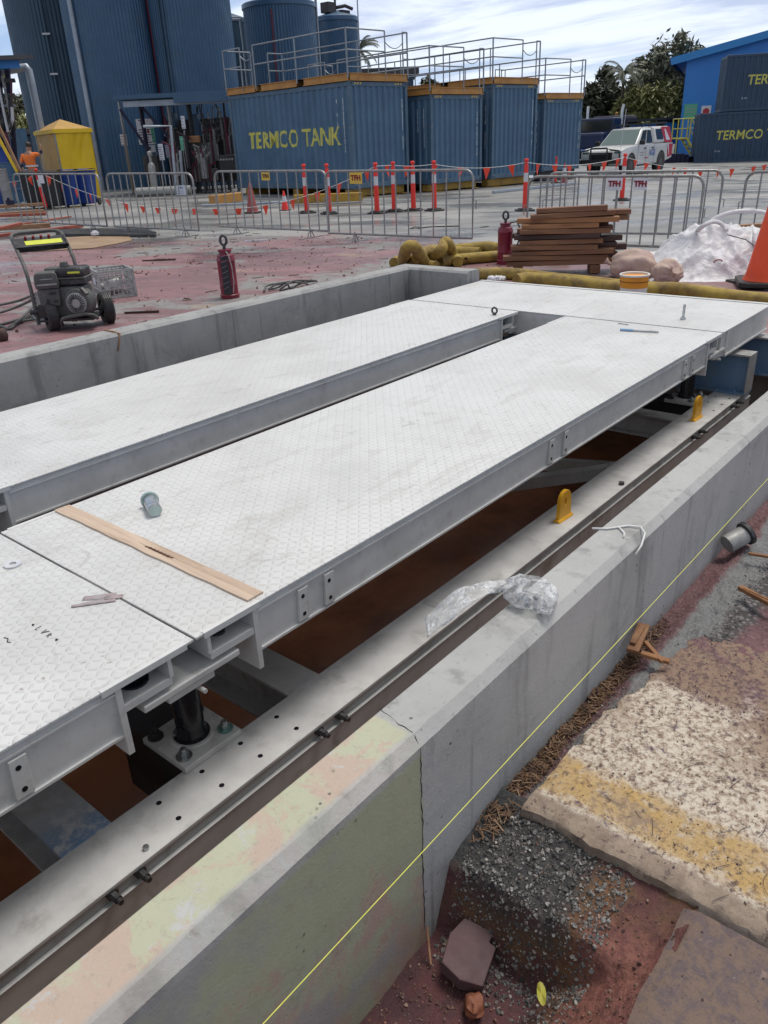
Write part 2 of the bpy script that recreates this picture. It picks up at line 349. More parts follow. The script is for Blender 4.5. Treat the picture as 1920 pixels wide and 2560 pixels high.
# ---------------------------------------------------------------- special surfaces
def deck_material():
    t = NT('white_tread_plate'); P = t.coord('Position'); s = t.sep(P)
    # tear-drop tread: cells in a 45 degree lattice, dashes alternate direction
    def dash(u0, v0, ox, oy, a, b):
        px = t.math('SUBTRACT', t.math('FRACT', t.math('ADD', u0, ox)), .5)
        py = t.math('SUBTRACT', t.math('FRACT', t.math('ADD', v0, oy)), .5)
        q = t.math('ADD', t.math('POWER', t.math('DIVIDE', px, a), 2), t.math('POWER', t.math('DIVIDE', py, b), 2))
        return t.ramp(q, 1.0, .35)
    k = 1 / .040
    cu, sn = math.cos(rad(4)), math.sin(rad(4))
    m = t.mapping(P, (k, k, k), (0, 0, rad(49))); ms = t.sep(m)
    h = t.math('MAXIMUM', dash(ms[0], ms[1], 0, 0, .40, .13), dash(ms[0], ms[1], .5, .5, .13, .40))
    n1 = t.noise(P, 1.6, 6, .65); n2 = t.noise(P, 14, 6, .7)
    col = t.mix(t.ramp(n1, .35, .7), (.64, .64, .63), (.53, .53, .525))
    col = t.mix(t.ramp(n2, .56, .75, 0, .35), col, (.40, .39, .375))
    n3 = t.noise(t.mapping(P, (1, 3.5, 1), (0, 0, rad(20))), 2.6, 8, .72, .6); col = t.mix(t.ramp(n3, .52, .64, 0, .4), col, (.45, .435, .41))
    n4 = t.noise(P, 5.5, 7, .75, .8); col = t.mix(t.ramp(n4, .58, .68, 0, .5), col, (.36, .34, .31)); col = t.mix(t.ramp(t.noise(P, 30, 6, .72), .62, .70, 0, .8), col, (.27, .24, .21))
    col = t.mix(t.math('MULTIPLY', h, .30), col, (.44, .44, .43))  # dashes darkened: the shading of the tread is painted into the colour
    b = t.bump(h, .95, .0016); b = t.bump(t.noise(P, 90, 4), .08, .002, b)
    return t.out(col, t.ramp(n1, .3, .7, .36, .5), 0, b)
M['deck'] = deck_material()

def concrete(name, base, dark, stain=False, seam=None):
    t = NT(name); P = t.coord('Position'); s = t.sep(P)
    n1 = t.noise(P, 1.7, 8, .65); n2 = t.noise(P, 11, 8, .7); n3 = t.noise(t.mapping(P, (7, 7, .8)), 1.4, 6, .6)
    col = t.mix(t.ramp(n1, .3, .72), base, dark)
    col = t.mix(t.ramp(n3, .52, .68, 0, .6), col, tuple(x * .55 for x in dark)); col = t.mix(t.ramp(t.noise(t.mapping(P, (16, 16, .6)), 1.5, 5, .6), .62, .72, 0, .5), col, tuple(x * .45 for x in dark))
    col = t.mix(t.ramp(n2, .56, .78, 0, .55), col, tuple(min(x * 1.3, .6) for x in base))
    bl = t.noise(P, 3.3, 9, .76, .4); col = t.mix(t.ramp(bl, .53, .66, 0, .5), col, tuple(x * .68 for x in dark)); col = t.mix(t.ramp(t.noise(P, 60, 5, .7), .60, .72, 0, .5), col, tuple(x * .5 for x in dark))
    if stain:      # older pour of the wall, stained by the soil: it ends at the crack
        m = t.ramp(t.math('ADD', s[0], t.math('MULTIPLY', t.math('SUBTRACT', n2, .5), .04)), 1.0, .985)
        st1 = t.noise(P, 5.5, 9, .74, .6)
        topc = t.mix(t.ramp(st1, .46, .54), (.43, .44, .30), (.47, .35, .27)); topc = t.mix(t.ramp(t.noise(P, 8, 9, .75), .56, .63, 0, .95), topc, (.46, .46, .46)); topc = t.mix(t.ramp(t.noise(P, 45, 6, .75), .54, .68, 0, .6), topc, (.33, .27, .22))
        fc = t.mix(t.ramp(t.math('SUBTRACT', t.noise(P, 2.6, 8, .72, .5), t.math('MULTIPLY', s[2], .25)), .48, .56), (.33, .34, .22), (.37, .255, .19)); fc = t.mix(t.ramp(t.noise(P, 7, 8, .75), .58, .68, 0, .6), fc, (.18, .17, .11))
        fc = t.mix(t.ramp(t.noise(t.mapping(P, (1, 1, 1), (0, 0, 0), (7, 0, 0)), 2.2, 7, .65), .54, .64, 0, .85), fc, (.28, .28, .275))
        vert = t.ramp(s[2], .345, .352); pk = t.mix(vert, fc, topc)
        rim = t.math('MULTIPLY', t.ramp(s[2], .325, .34), t.ramp(t.math('ADD', s[1], t.math('MULTIPLY', n2, .02)), .835, .82))     # the arris stays bare grey
        k = t.math('MULTIPLY', t.math('MULTIPLY', m, .85), t.math('SUBTRACT', 1.0, t.math('MULTIPLY', rim, .8)))
        col = t.mix(k, col, pk)
        pits = t.ramp(t.voro(P, 34), .20, .10)
        sel = t.ramp(t.noise(P, 6, 3), .58, .66)
        col = t.mix(t.math('MULTIPLY', pits, sel), col, (.05, .05, .05))
    else:
        pits = t.ramp(t.voro(P, 30), .17, .09)
        col = t.mix(t.math('MULTIPLY', pits, t.ramp(t.noise(P, 5, 3), .55, .65)), col, (.07, .07, .07))
    b = t.bump(t.noise(P, 130, 6, .7), .4, .003); b = t.bump(n2, .35, .010, b); b = t.bump(t.ramp(t.voro(P, 30), .05, .14), .25, .004, b)
    return t.out(col, t.ramp(n1, .3, .7, .62, .85), 0, b)
M['wall_right'] = concrete('pit_wall_concrete', (.40, .40, .39), (.31, .31, .305), True)
M['wall_left'] = concrete('far_wall_concrete', (.34, .34, .335), (.25, .25, .25))

def ground_material():
    t = NT('yard_ground'); P = t.coord('Position'); s = t.sep(P)
    st = t.mapping(P, (1, 1, 1), (0, 0, rad(49)))
    flat = t.mapping(st, (.8, 1.3, 1))
    big = t.noise(P, .35, 5, .6); med = t.noise(flat, .9, 8, .62, .3); fine = t.noise(P, 9, 8, .7); gr = t.noise(P, 55, 4, .7)
    D = t.math('ADD', t.math('MULTIPLY', s[0], .757), t.math('MULTIPLY', s[1], .653))
    edge = t.math('ADD', D, t.math('MULTIPLY', t.math('SUBTRACT', big, .5), 5))
    lat = t.math('SUBTRACT', t.math('MULTIPLY', s[0], .653), t.math('MULTIPLY', s[1], .757))
    edge = t.math('ADD', edge, t.ramp(lat, -1, 4, 0, 4.6))
    red = t.ramp(edge, 16.2, 14.2)
    grey = t.mix(t.ramp(med, .34, .68), (.245, .245, .24), (.15, .15, .15))
    grey = t.mix(t.ramp(t.noise(flat, .33, 6, .6), .5, .62, 0, .8), grey, (.33, .325, .315))
    grey = t.mix(t.ramp(fine, .58, .74, 0, .6), grey, (.09, .085, .085))
    rd = t.mix(t.ramp(med, .38, .62), (.27, .145, .155), (.18, .10, .108))
    rd = t.mix(t.ramp(t.noise(flat, .55, 7, .68, .5), .52, .58), rd, (.225, .22, .215)); rd = t.mix(t.ramp(t.noise(P, 3.5, 7, .72), .52, .66, 0, .75), rd, (.15, .10, .095))
    rd = t.mix(t.ramp(t.noise(P, .8, 6, .6), .60, .72, 0, .8), rd, (.36, .26, .17))
    rd = t.mix(t.ramp(fine, .52, .70, 0, .75), rd, (.10, .055, .055)); rd = t.mix(t.ramp(t.noise(P, 22, 6, .75), .60, .70, 0, .6), rd, (.36, .29, .28))
    col = t.mix(red, grey, rd)
    col = t.mix(t.ramp(gr, .6, .75, 0, .35), col, (.07, .06, .06))
    wet = t.ramp(t.noise(flat, .42, 6, .6), .42, .62)
    far = t.ramp(D, 9, 14)
    rough = t.ramp(t.math('MULTIPLY', wet, t.math('ADD', t.math('MULTIPLY', far, .6), .4)), 0, 1, .62, .16)
    b = t.bump(fine, .35, .02); b = t.bump(gr, .35, .006, b)
    return t.out(col, rough, 0, b)
M['ground'] = ground_material()

def crust_material():       # right of the wall: red crust, with a grey wet strip
    t = NT('red_soil_crust'); P = t.coord('Position'); s = t.sep(P)
    n = t.noise(P, 3.2, 8, .7, .4); f = t.noise(P, 34, 7, .75); g = t.voro(P, 70)
    col = t.mix(t.ramp(n, .35, .65), (.20, .095, .10), (.125, .065, .072))
    col = t.mix(t.ramp(f, .5, .72, 0, .8), col, (.06, .035, .04))
    col = t.mix(t.ramp(t.noise(P, 60, 3), .58, .7, 0, .5), col, (.36, .24, .23))
    strip = t.math('ADD', s[1], t.math('MULTIPLY', t.math('SUBTRACT', n, .5), .18))
    lx = t.math('SUBTRACT', strip, t.ramp(s[0], 1.6, 3.2, .0, -.03))
    band = t.math('MULTIPLY', t.ramp(lx, .585, .62), t.ramp(lx, .725, .70))
    col = t.mix(band, col, t.mix(t.ramp(f, .4, .7), (.20, .20, .20), (.12, .12, .12)))
    rock = t.math('MULTIPLY', t.ramp(lx, .52, .56), t.ramp(lx, .63, .59))
    col = t.mix(t.math('MULTIPLY', rock, .85), col, t.mix(t.ramp(t.voro(P, 45), .2, .5), (.22, .22, .215), (.05, .05, .05)))
    blue = t.ramp(t.noise(P, 5.5, 4, .6), .69, .74, 0, .7)
    col = t.mix(blue, col, (.16, .22, .32))
    pale = t.ramp(t.noise(t.mapping(P, (1, 1, 1), (0, 0, 0), (3.1, 0, 0)), 2.6, 6, .65), .58, .68, 0, .8)
    col = t.mix(t.math('MULTIPLY', pale, t.ramp(strip, .45, .3)), col, (.38, .26, .17))
    b = t.bump(t.math('ADD', f, t.math('MULTIPLY', g, .6)), .9, .012)
    return t.out(col, t.math('SUBTRACT', t.ramp(n, .3, .7, .55, .8), t.math('MULTIPLY', band, .3)), 0, b)
M['crust'] = crust_material()

def slab_material():
    t = NT('worn_slab_concrete'); P = t.coord('Position'); s = t.sep(P)
    n = t.noise(P, 2.6, 8, .72, .5); f = t.noise(P, 58, 7, .78); m = t.noise(P, 13, 9, .78, .3)
    col = t.mix(t.ramp(f, .44, .57), (.72, .64, .53), (.37, .275, .21))
    col = t.mix(t.ramp(f, .57, .63, 0, .95), col, (.085, .052, .045))
    col = t.mix(t.ramp(m, .56, .68, 0, .8), col, (.30, .21, .155))
    # bare concrete at the broken edge, then an old yellow painted line
    e = t.math('ADD', s[0], t.math('MULTIPLY', t.math('SUBTRACT', m, .5), .10))
    edge = t.ramp(e, 1.362, 1.335)
    ed = t.mix(t.ramp(m, .35, .65), (.42, .33, .255), (.26, .195, .15))
    yel = t.math('MULTIPLY', t.ramp(e, 1.355, 1.375), t.ramp(e, 1.53, 1.49))
    yc = t.mix(t.ramp(n, .35, .65), (.57, .36, .11), (.52, .37, .20))
    yc = t.mix(t.ramp(f, .50, .62, 0, .75), yc, (.24, .155, .10)); yc = t.mix(t.ramp(t.noise(P, 5, 8, .75), .54, .62, 0, .8), yc, (.30, .215, .15))
    col = t.mix(t.math('MULTIPLY', yel, t.ramp(m, .62, .50, .12, .95)), col, yc)
    col = t.mix(edge, col, ed)
    # far side of the slab disappears under soil
    soil = t.ramp(t.math('ADD', t.math('ADD', s[0], t.math('MULTIPLY', t.math('SUBTRACT', f, .5), .35)), t.math('MULTIPLY', t.math('SUBTRACT', n, .5), 1.2)), 1.80, 2.12)
    col = t.mix(soil, col, t.mix(t.ramp(f, .4, .62), (.24, .135, .135), (.10, .055, .065)))
    tan = t.math('MULTIPLY', t.ramp(e, 1.62, 1.86), t.ramp(n, .46, .54))
    col = t.mix(t.math('MULTIPLY', tan, t.ramp(f, .62, .45, .1, .8)), col, (.33, .23, .15)); col = t.mix(t.ramp(t.noise(P, 34, 7, .8), .55, .62, 0, .85), col, (.085, .055, .055))
    pur = t.ramp(t.noise(P, 8.5, 8, .78), .60, .66, 0, .75)
    col = t.mix(pur, col, (.13, .085, .13))
    b = t.bump(t.math('ADD', f, t.math('MULTIPLY', m, .7)), .95, .009)
    return t.out(col, .78, 0, b)
M['slab'] = slab_material()
def slab2_material():
    t = NT('purple_brown_slab'); P = t.coord('Position')
    n = t.noise(P, 24, 9, .82, .4); f = t.noise(P, 66, 7, .8)
    col = t.mix(t.ramp(n, .44, .58), (.19, .13, .10), (.125, .093, .098))
    col = t.mix(t.ramp(f, .52, .7, 0, .85), col, (.07, .05, .05))
    col = t.mix(t.ramp(t.noise(P, 24, 4), .62, .72, 0, .6), col, (.34, .24, .19))
    return t.out(col, .75, 0, t.bump(f, .7, .008))
M['slab2'] = slab2_material()
def trench_material():
    t = NT('wet_red_clay'); P = t.coord('Position'); s = t.sep(P)
    n = t.noise(P, 6, 8, .7, .3); f = t.noise(P, 45, 6, .75)
    col = t.mix(t.ramp(n, .35, .65), (.13, .045, .046), (.072, .030, .038))
    och = t.math('MULTIPLY', t.ramp(t.math('ADD', s[2], t.math('MULTIPLY', n, .12)), -.20, -.10), t.ramp(n, .42, .6))
    col = t.mix(och, col, (.17, .088, .038))
    col = t.mix(t.ramp(f, .5, .72, 0, .8), col, (.035, .018, .020))
    redg = t.math('MULTIPLY', t.ramp(s[1], .47, .40), t.ramp(s[0], 1.25, 1.1))
    col = t.mix(t.math('MULTIPLY', redg, .8), col, t.mix(t.ramp(f, .4, .6), (.30, .12, .095), (.17, .06, .05)))
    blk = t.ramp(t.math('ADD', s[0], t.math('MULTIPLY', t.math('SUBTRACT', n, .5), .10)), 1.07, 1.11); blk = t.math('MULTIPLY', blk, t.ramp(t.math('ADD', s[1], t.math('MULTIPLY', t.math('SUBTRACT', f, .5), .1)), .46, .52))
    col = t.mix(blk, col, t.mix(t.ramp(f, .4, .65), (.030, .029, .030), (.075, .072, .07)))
    return t.out(col, t.ramp(n, .3, .7, .35, .7), 0, t.bump(f, .9, .012))
M['clay'] = trench_material()
t = NT('muddy_water'); P = t.coord('Position')
M['water'] = t.out(t.mix(t.ramp(t.noise(P, 1.6, 8, .7), .38, .62), (.25, .100, .046), (.145, .055, .028)), .22, 0, t.bump(t.noise(P, 3, 2), .03, .02), .25)
t = NT('clear_plastic_bag')
M['plastic'] = t.out((.80, .81, .82), .16, 0, t.bump(t.noise(t.coord(), 22, 5, .65, 1.0), .9, .03), Alpha=t.ramp(t.noise(t.coord(), 18, 5, .6, 1.2), .42, .60, .22, .85))
M['crack'] = NT('crack_shadow_grit').out((.03, .03, .03), .9)

# ---------------------------------------------------------------- setting: ground sheets
def lin(a, b, n): return [a + (b - a) * i / n for i in range(n + 1)]
g = MB()
far = 260
PX0, PX1 = -3.0, 6.62
def flat(x0, x1, y0, y1, nx=1, ny=1):
    g.grid(lin(x0, x1, nx), lin(y0, y1, ny), lambda x, y: Vector((x, y, gz(x, y))))
flat(PX1, far, -far, far, 4, 4); flat(-far, PX0, -far, far); flat(PX0, PX1, 5.13, far); flat(PX0, PX1, -far, -3.0)
go = g.build('ground', M['ground']); tag(go, 'wet yard ground of red dirt turning to grey hardstand', kind='structure')

def bumpy(x, y, a): return a * (noise.noise(Vector((x * 9, y * 9, 3))) + .6 * noise.noise(Vector((x * 31, y * 31, 9))) + .35 * noise.noise(Vector((x * 80, y * 80, 1))))
def crust_z(x, y):
    k = min(1, max(0, (x - 1.3) / .3))
    z = gz(x, y) + .002 + bumpy(x, y, .013) - .016
    if y > .70: z -= .04 * min(1, (y - .70) / .05)
    return z
g = MB()
xs = lin(1.30, 3.6, 150) + [3.6 + .1 * i for i in range(1, 31)]
ys = lin(-.9, .80, 120)
g.grid(xs, ys, lambda x, y: Vector((x, y, crust_z(x, y))))
g.grid(lin(1.30, 6.62, 20), lin(-3.0, -.9, 8), lambda x, y: Vector((x, y, gz(x, y) - .004)))
tag(g.build('soil', M['crust'], smooth=3.2), 'red soil crust beside the pit wall', kind='structure')

# broken concrete slab on the right with an irregular left and far margin
def slab_sheet():
    g = MB(); xs = lin(1.285, 2.35, 90); ys = lin(-2.2, .70, 140)
    def fn(x, y):
        lim = .715 - .10 * max(0, x - 1.55) - .035 * abs(noise.noise(Vector((x * 6, 0, 2)))) - .02 * noise.noise(Vector((x * 25, 0, 5)))
        yy = min(y, lim)
        xx = x + (.010 * noise.noise(Vector((y * 9, 4, 0))) + .008 * noise.noise(Vector((y * 34, 4, 0))) + .005 * noise.noise(Vector((y * 90, 4, 0)))) * max(0, 1 - (x - 1.285) / .1)
        sink = max(0, (x - 1.75) / .6) * .02 + .012 * max(0, noise.noise(Vector((x * 3, y * 3, 8)))) * max(0, (x - 1.6))
        edge = .007 * max(0, 1 - (x - 1.285) / .014) ** 2 + .010 * max(0, 1 - (lim - yy) / .02) ** 2 + .012 * max(0, noise.noise(Vector((x * 30, y * 30, 6))) - .1) * max(0, 1 - (x - 1.285) / .05)
        return Vector((xx, yy, .008 + gz(x, y) + bumpy(x, y, .0055) - sink - edge))
    g.grid(xs, ys, fn)
    w = len(xs)                                   # skirt down the broken edges
    near = [g.v[j * w] for j in range(len(ys))]; lef = [g.v[(len(ys) - 1) * w + i] for i in range(w)]
    for line in (near, lef):
        vs = list(line) + [p - Vector((0, 0, .11)) + Vector((.012 * noise.noise(p * 18), .012 * noise.noise(p * 22), 0)) for p in line]
        n = len(line); g.add(vs, [(i, i + 1, n + i + 1, n + i) for i in range(n - 1)])
    return g
tag(slab_sheet().build('concrete_slab', M['slab'], smooth=1.0), 'worn cream slab with an old yellow line', kind='structure')
g = MB(); xs = lin(-3.0, 1.268, 110); ys = lin(-3.0, .285, 110)
def lower(x, y):
    e = max(0, 1 - (.285 - y) / .04)
    return Vector((x, y + (.010 * noise.noise(Vector((x * 14, 2, 0)))) * e, gz(x, y) - .004 + bumpy(x, y, .003) - .016 * e * e))
g.grid(xs, ys, lower)
line = g.v[-len(xs):]; n = len(line)
g.add(list(line) + [p - Vector((0, 0, .10)) for p in line], [(i, i + 1, n + i + 1, n + i) for i in range(n - 1)])
tag(g.build('pavement', M['slab2'], smooth=1.0), 'purple brown weathered slab in the corner', kind='structure')

# trench dug along the wall
def trench_z(x, y):
    d1 = 1.30 - x + .03 * noise.noise(Vector((y * 7, x * 3, 0))); d2 = y - .275 + .03 * noise.noise(Vector((x * 8, 1, 0)))
    z1 = -.030 - .24 * d1 if d1 < .20 else -.078 - (d1 - .20) * 3.2
    z2 = -.035 - .95 * d2
    z = max(-.262 + .010 * (x - .8), z1, z2)
    return z + bumpy(x, y, .010)
g = MB(); g.grid(lin(-.6, 1.33, 190), lin(.262, .815, 60), lambda x, y: Vector((x, y, trench_z(x, y))))
g.bx(-3, -.6, .262, .815, -.4, -.26)
tag(g.build('trench', M['clay'], smooth=3.2), 'wet red clay trench beside the wall', kind='structure')

# pit floor water
g = MB(); g.grid(lin(-3.0, 6.9, 4), lin(.9, 5.0, 3), lambda x, y: Vector((x, y, -.78)))
tag(g.build('water', M['water']), 'muddy brown water in the pit', kind='structure')

# ---------------------------------------------------------------- loose stone, mulch
def rock(g, c, s, seed):
    rnd = random.Random(seed); E = Euler((rnd.uniform(0, 6), rnd.uniform(0, 6), rnd.uniform(0, 6))).to_matrix()
    pts = [Vector(p) for p in ((1, 0, 0), (-1, 0, 0), (0, 1, 0), (0, -1, 0), (0, 0, 1), (0, 0, -1), (.6, .6, .6), (-.6, .6, -.6), (.6, -.6, -.6), (-.6, -.6, .6))]
    pts = [E @ Vector((p.x * rnd.uniform(.7, 1.3), p.y * rnd.uniform(.7, 1.2), p.z * rnd.uniform(.5, .9))) * s + Vector(c) for p in pts]
    g.add(pts, [(0, 6, 2), (6, 4, 2), (0, 4, 6), (0, 2, 8), (2, 5, 8), (2, 7, 5), (2, 1, 7), (2, 4, 1), (4, 9, 1), (9, 3, 1), (3, 7, 1), (3, 5, 7), (3, 8, 5), (3, 0, 8), (0, 3, 9), (0, 9, 4)])
rn = random.Random(3)
g = MB(); i = 0
while i < 3800:
    x = rn.uniform(1.02, 1.30); y = rn.uniform(.40, .76)
    if rn.random() < .25: x = rn.uniform(.95, 1.12)
    s = rn.choice((.0015, .002, .0025, .003, .004, .006)) * rn.uniform(.7, 1.2)
    rock(g, (x, y, trench_z(x, y) + s * .3), s, i); i += 1
tag(g.build('gravel', M['stone_grey']), 'dark crushed stone under the slab edge', 'gravel', kind='stuff')
g = MB()
for i in range(3600):
    x = rn.uniform(-.3, 1.25); y = rn.uniform(.27, .50) if rn.random() < .6 else rn.uniform(.27, .80)
    if rn.random() < .35: x, y = rn.uniform(.55, .95), rn.uniform(.3, .79)
    s = rn.choice((.0015, .002, .0025, .003, .0045)) * rn.uniform(.7, 1.2)
    rock(g, (x, y, trench_z(x, y) + s * .3), s, i + 5000)
tag(g.build('gravel', M['stone_brown']), 'red brown gravel on the trench bank and floor', 'gravel', kind='stuff')
g = MB()
for i in range(2600):
    x = rn.uniform(1.28, 3.4); y = rn.gauss(.575, .022) if x > 1.9 else rn.uniform(.66, .74)
    if i % 4 == 0: y = rn.uniform(-.5, .70)
    s = rn.choice((.0012, .0018, .0024, .0035)) * rn.uniform(.7, 1.3)
    rock(g, (x, y, crust_z(x, y) + s * .3 + (.012 if x < 1.8 and y < .66 else 0)), s, i + 9000)
tag(g.build('gravel', M['stone_grey']), 'grey stones strewn along the strip beside the wall', 'gravel', kind='stuff')
g = MB()
for i in range(2600):            # crumbs of soil lying on both slabs
    if i % 3: x, y = rn.uniform(1.32, 2.3), rn.uniform(-.7, .62)
    else: x, y = rn.uniform(.3, 1.25), rn.uniform(-.6, .26)
    if noise.noise(Vector((x * 5, y * 5, 2))) < -.05 and i % 4: continue
    s = rn.choice((.0009, .0012, .0016, .0022, .0032)) * rn.uniform(.7, 1.2)
    rock(g, (x, y, (.008 if x > 1.28 else -.004) + gz(x, y) + s * .3 - (max(0, (x - 1.75) / .6) * .02 if x > 1.28 else 0)), s, i + 40000)
for i in range(150):
    x, y = rn.uniform(1.3, 2.3), rn.uniform(-.5, .6); a = rn.uniform(0, PI); l = rn.uniform(.008, .035); z = .012 + gz(x, y) - max(0, (x - 1.75) / .6) * .02; c_ = rn.uniform(-.4, .4)
    g.tube([(x + l * k * math.cos(a + c_ * k), y + l * k * math.sin(a + c_ * k), z) for k in (-1, -.5, 0, .5, 1)], .0007, 4)
M['crumb'] = isl('soil_crumbs', [(.05, .03, .035), (.10, .065, .075), (.07, .04, .035), (.15, .10, .08), (.09, .06, .10)])
tag(g.build('gravel', M['crumb']), 'dark soil crumbs and twigs strewn over the cream and brown slabs', 'soil crumbs', kind='stuff')
g = MB()
for i in range(900):
    x, y = rn.uniform(3.2, 11), rn.uniform(5.3, 15); s = rn.choice((.006, .008, .010, .014, .020)) * rn.uniform(.7, 1.2)
    rock(g, (x, y, gz(x, y) + s * .2), s, i + 20000)
for i in range(160):
    x, y = rn.uniform(3.2, 11), rn.uniform(5.3, 15); a = rn.uniform(0, PI); l = rn.uniform(.02, .09); d = Vector((math.cos(a), math.sin(a), 0)) * l
    g.bar(Vector((x, y, gz(x, y) + .006)) - d, Vector((x, y, gz(x, y) + .008)) + d, .012, .008)
tag(g.build('gravel', M['stone_brown']), 'small stones and chips scattered over the red dirt behind the back wall', 'gravel', kind='stuff')
g = MB()
for i in range(1500):
    x = rn.triangular(1.15, 2.45, 1.45); y = rn.gauss(.762, .013) if x > 1.3 else rn.uniform(.72, .79)
    z = crust_z(x, min(y, .79)) + rn.uniform(.003, .018) if x > 1.28 else trench_z(x, y) + .01
    a = rn.uniform(0, PI); l = rn.uniform(.006, .022); d = Vector((math.cos(a), math.sin(a), rn.uniform(-.22, .22))) * l
    g.bar(Vector((x, y, z)) - d, Vector((x, y, z)) + d, rn.uniform(.0015, .004), .0012)
tag(g.build('mulch', M['mulch']), 'brown wood shavings in the gap along the wall', 'mulch', kind='stuff')

# ---------------------------------------------------------------- concrete pit walls
ZW = .3735; U = 1.2245; ZD = .2755
def chamfer_wall(g, x0, x1, y0, y1, z0, z1, c0=.016, c1=.016, nx=60, jag=None):
    prof = [(y0, z0), (y0, z1 - c0), (y0 + c0, z1), (y1 - c1, z1), (y1, z1 - c1), (y1, z0)]
    vs = []; xs = lin(x0, x1, nx)
    for x in xs:
        for k, (y, z) in enumerate(prof):
            if k in (1, 2) and jag: 
                j = jag(x); vs.append((x, y + (j * .3 if k == 1 else j), z - (j * .8 if k == 1 else 0)))
            else: vs.append((x, y, z))
    n = 6; fs = [(i * n + j, i * n + (j + 1) % n, (i + 1) * n + (j + 1) % n, (i + 1) * n + j) for i in range(nx) for j in range(n)]
    fs += [tuple(range(n)), tuple(nx * n + j for j in range(n))[::-1]]
    g.add(vs, fs)
wr = thing('concrete_wall', 'long grey pit wall in the foreground, cracked through and stained pink and green at its near end', 'wall', (1, .86, 0))
Mi = Matrix.Translation((-1, -.86, 0))
g = MB(); chamfer_wall(g, -3.0, 7.2, .785, .915, -.95, ZW, .022, .006, 420, lambda x: max(0, noise.noise(Vector((x * 3.1, 0, 4))) - .25) * .012 + max(0, noise.noise(Vector((x * 24, 0, 4))) - .25) * .010 + .0015 * noise.noise(Vector((x * 60, 0, 4))))
g.xf(Mi).build('wall_body', M['wall_right'], wr, smooth=.3)
cr = [(.915, ZW), (.895, ZW), (.87, ZW), (.85, ZW), (.83, ZW), (.812, ZW), (.80, ZW - .006), (.7845, ZW - .024)] + [(.7845, ZW - .05 - .045 * i) for i in range(13)]
g = MB(); px = 1.0; pts = []
for i, (y, z) in enumerate(cr):
    xx = 1.015 - (.025 * min(i, 7) / 7) + .008 * noise.noise(Vector((i * 1.9, 2, 1))); pts.append(Vector((xx, y, z)))
fine = []
for i in range(len(pts) - 1):
    for k in range(5):
        q = pts[i].lerp(pts[i + 1], k / 5); q.x += .004 * noise.noise(q * 55); fine.append(q)
g.tube(fine, [max(.0004, .0011 + .0014 * noise.noise(p * 33)) for p in fine], 4)
g.xf(Mi).build('crack', M['crack'], wr)

wl = thing('concrete_wall', 'grey back pit wall that turns the corner behind the deck', 'wall', (6.3, 4.95, 0))
Mi = Matrix.Translation((-6.3, -4.95, 0))
g = MB(); chamfer_wall(g, -3.0, 6.30, 4.955, 5.145, -.95, ZW, .02, .02, 4)
g.xf(Mi).build('long_wall', M['wall_left'], wl)
g = MB(); c = .02      # return leg
prof = [(6.30, -.95), (6.30, ZW - c), (6.30 + c, ZW), (6.50 - c, ZW), (6.50, ZW - c), (6.50, -.95)]
g.prism([(x, z) for x, z in prof], 0, 1); vs = []
g.v = [Vector((p.x, 4.262 + p.z * (5.145 - 4.262), p.y)) for p in g.v]
g.xf(Mi).build('return_wall', M['wall_left'], wl)
we = MB().bx(6.475, 6.62, .92, 4.258, -.95, .02).build('pit_end_wall', M['wall_left']); we.name = 'concrete_wall'
tag(we, 'low concrete end wall hidden under the far cross deck', 'wall')
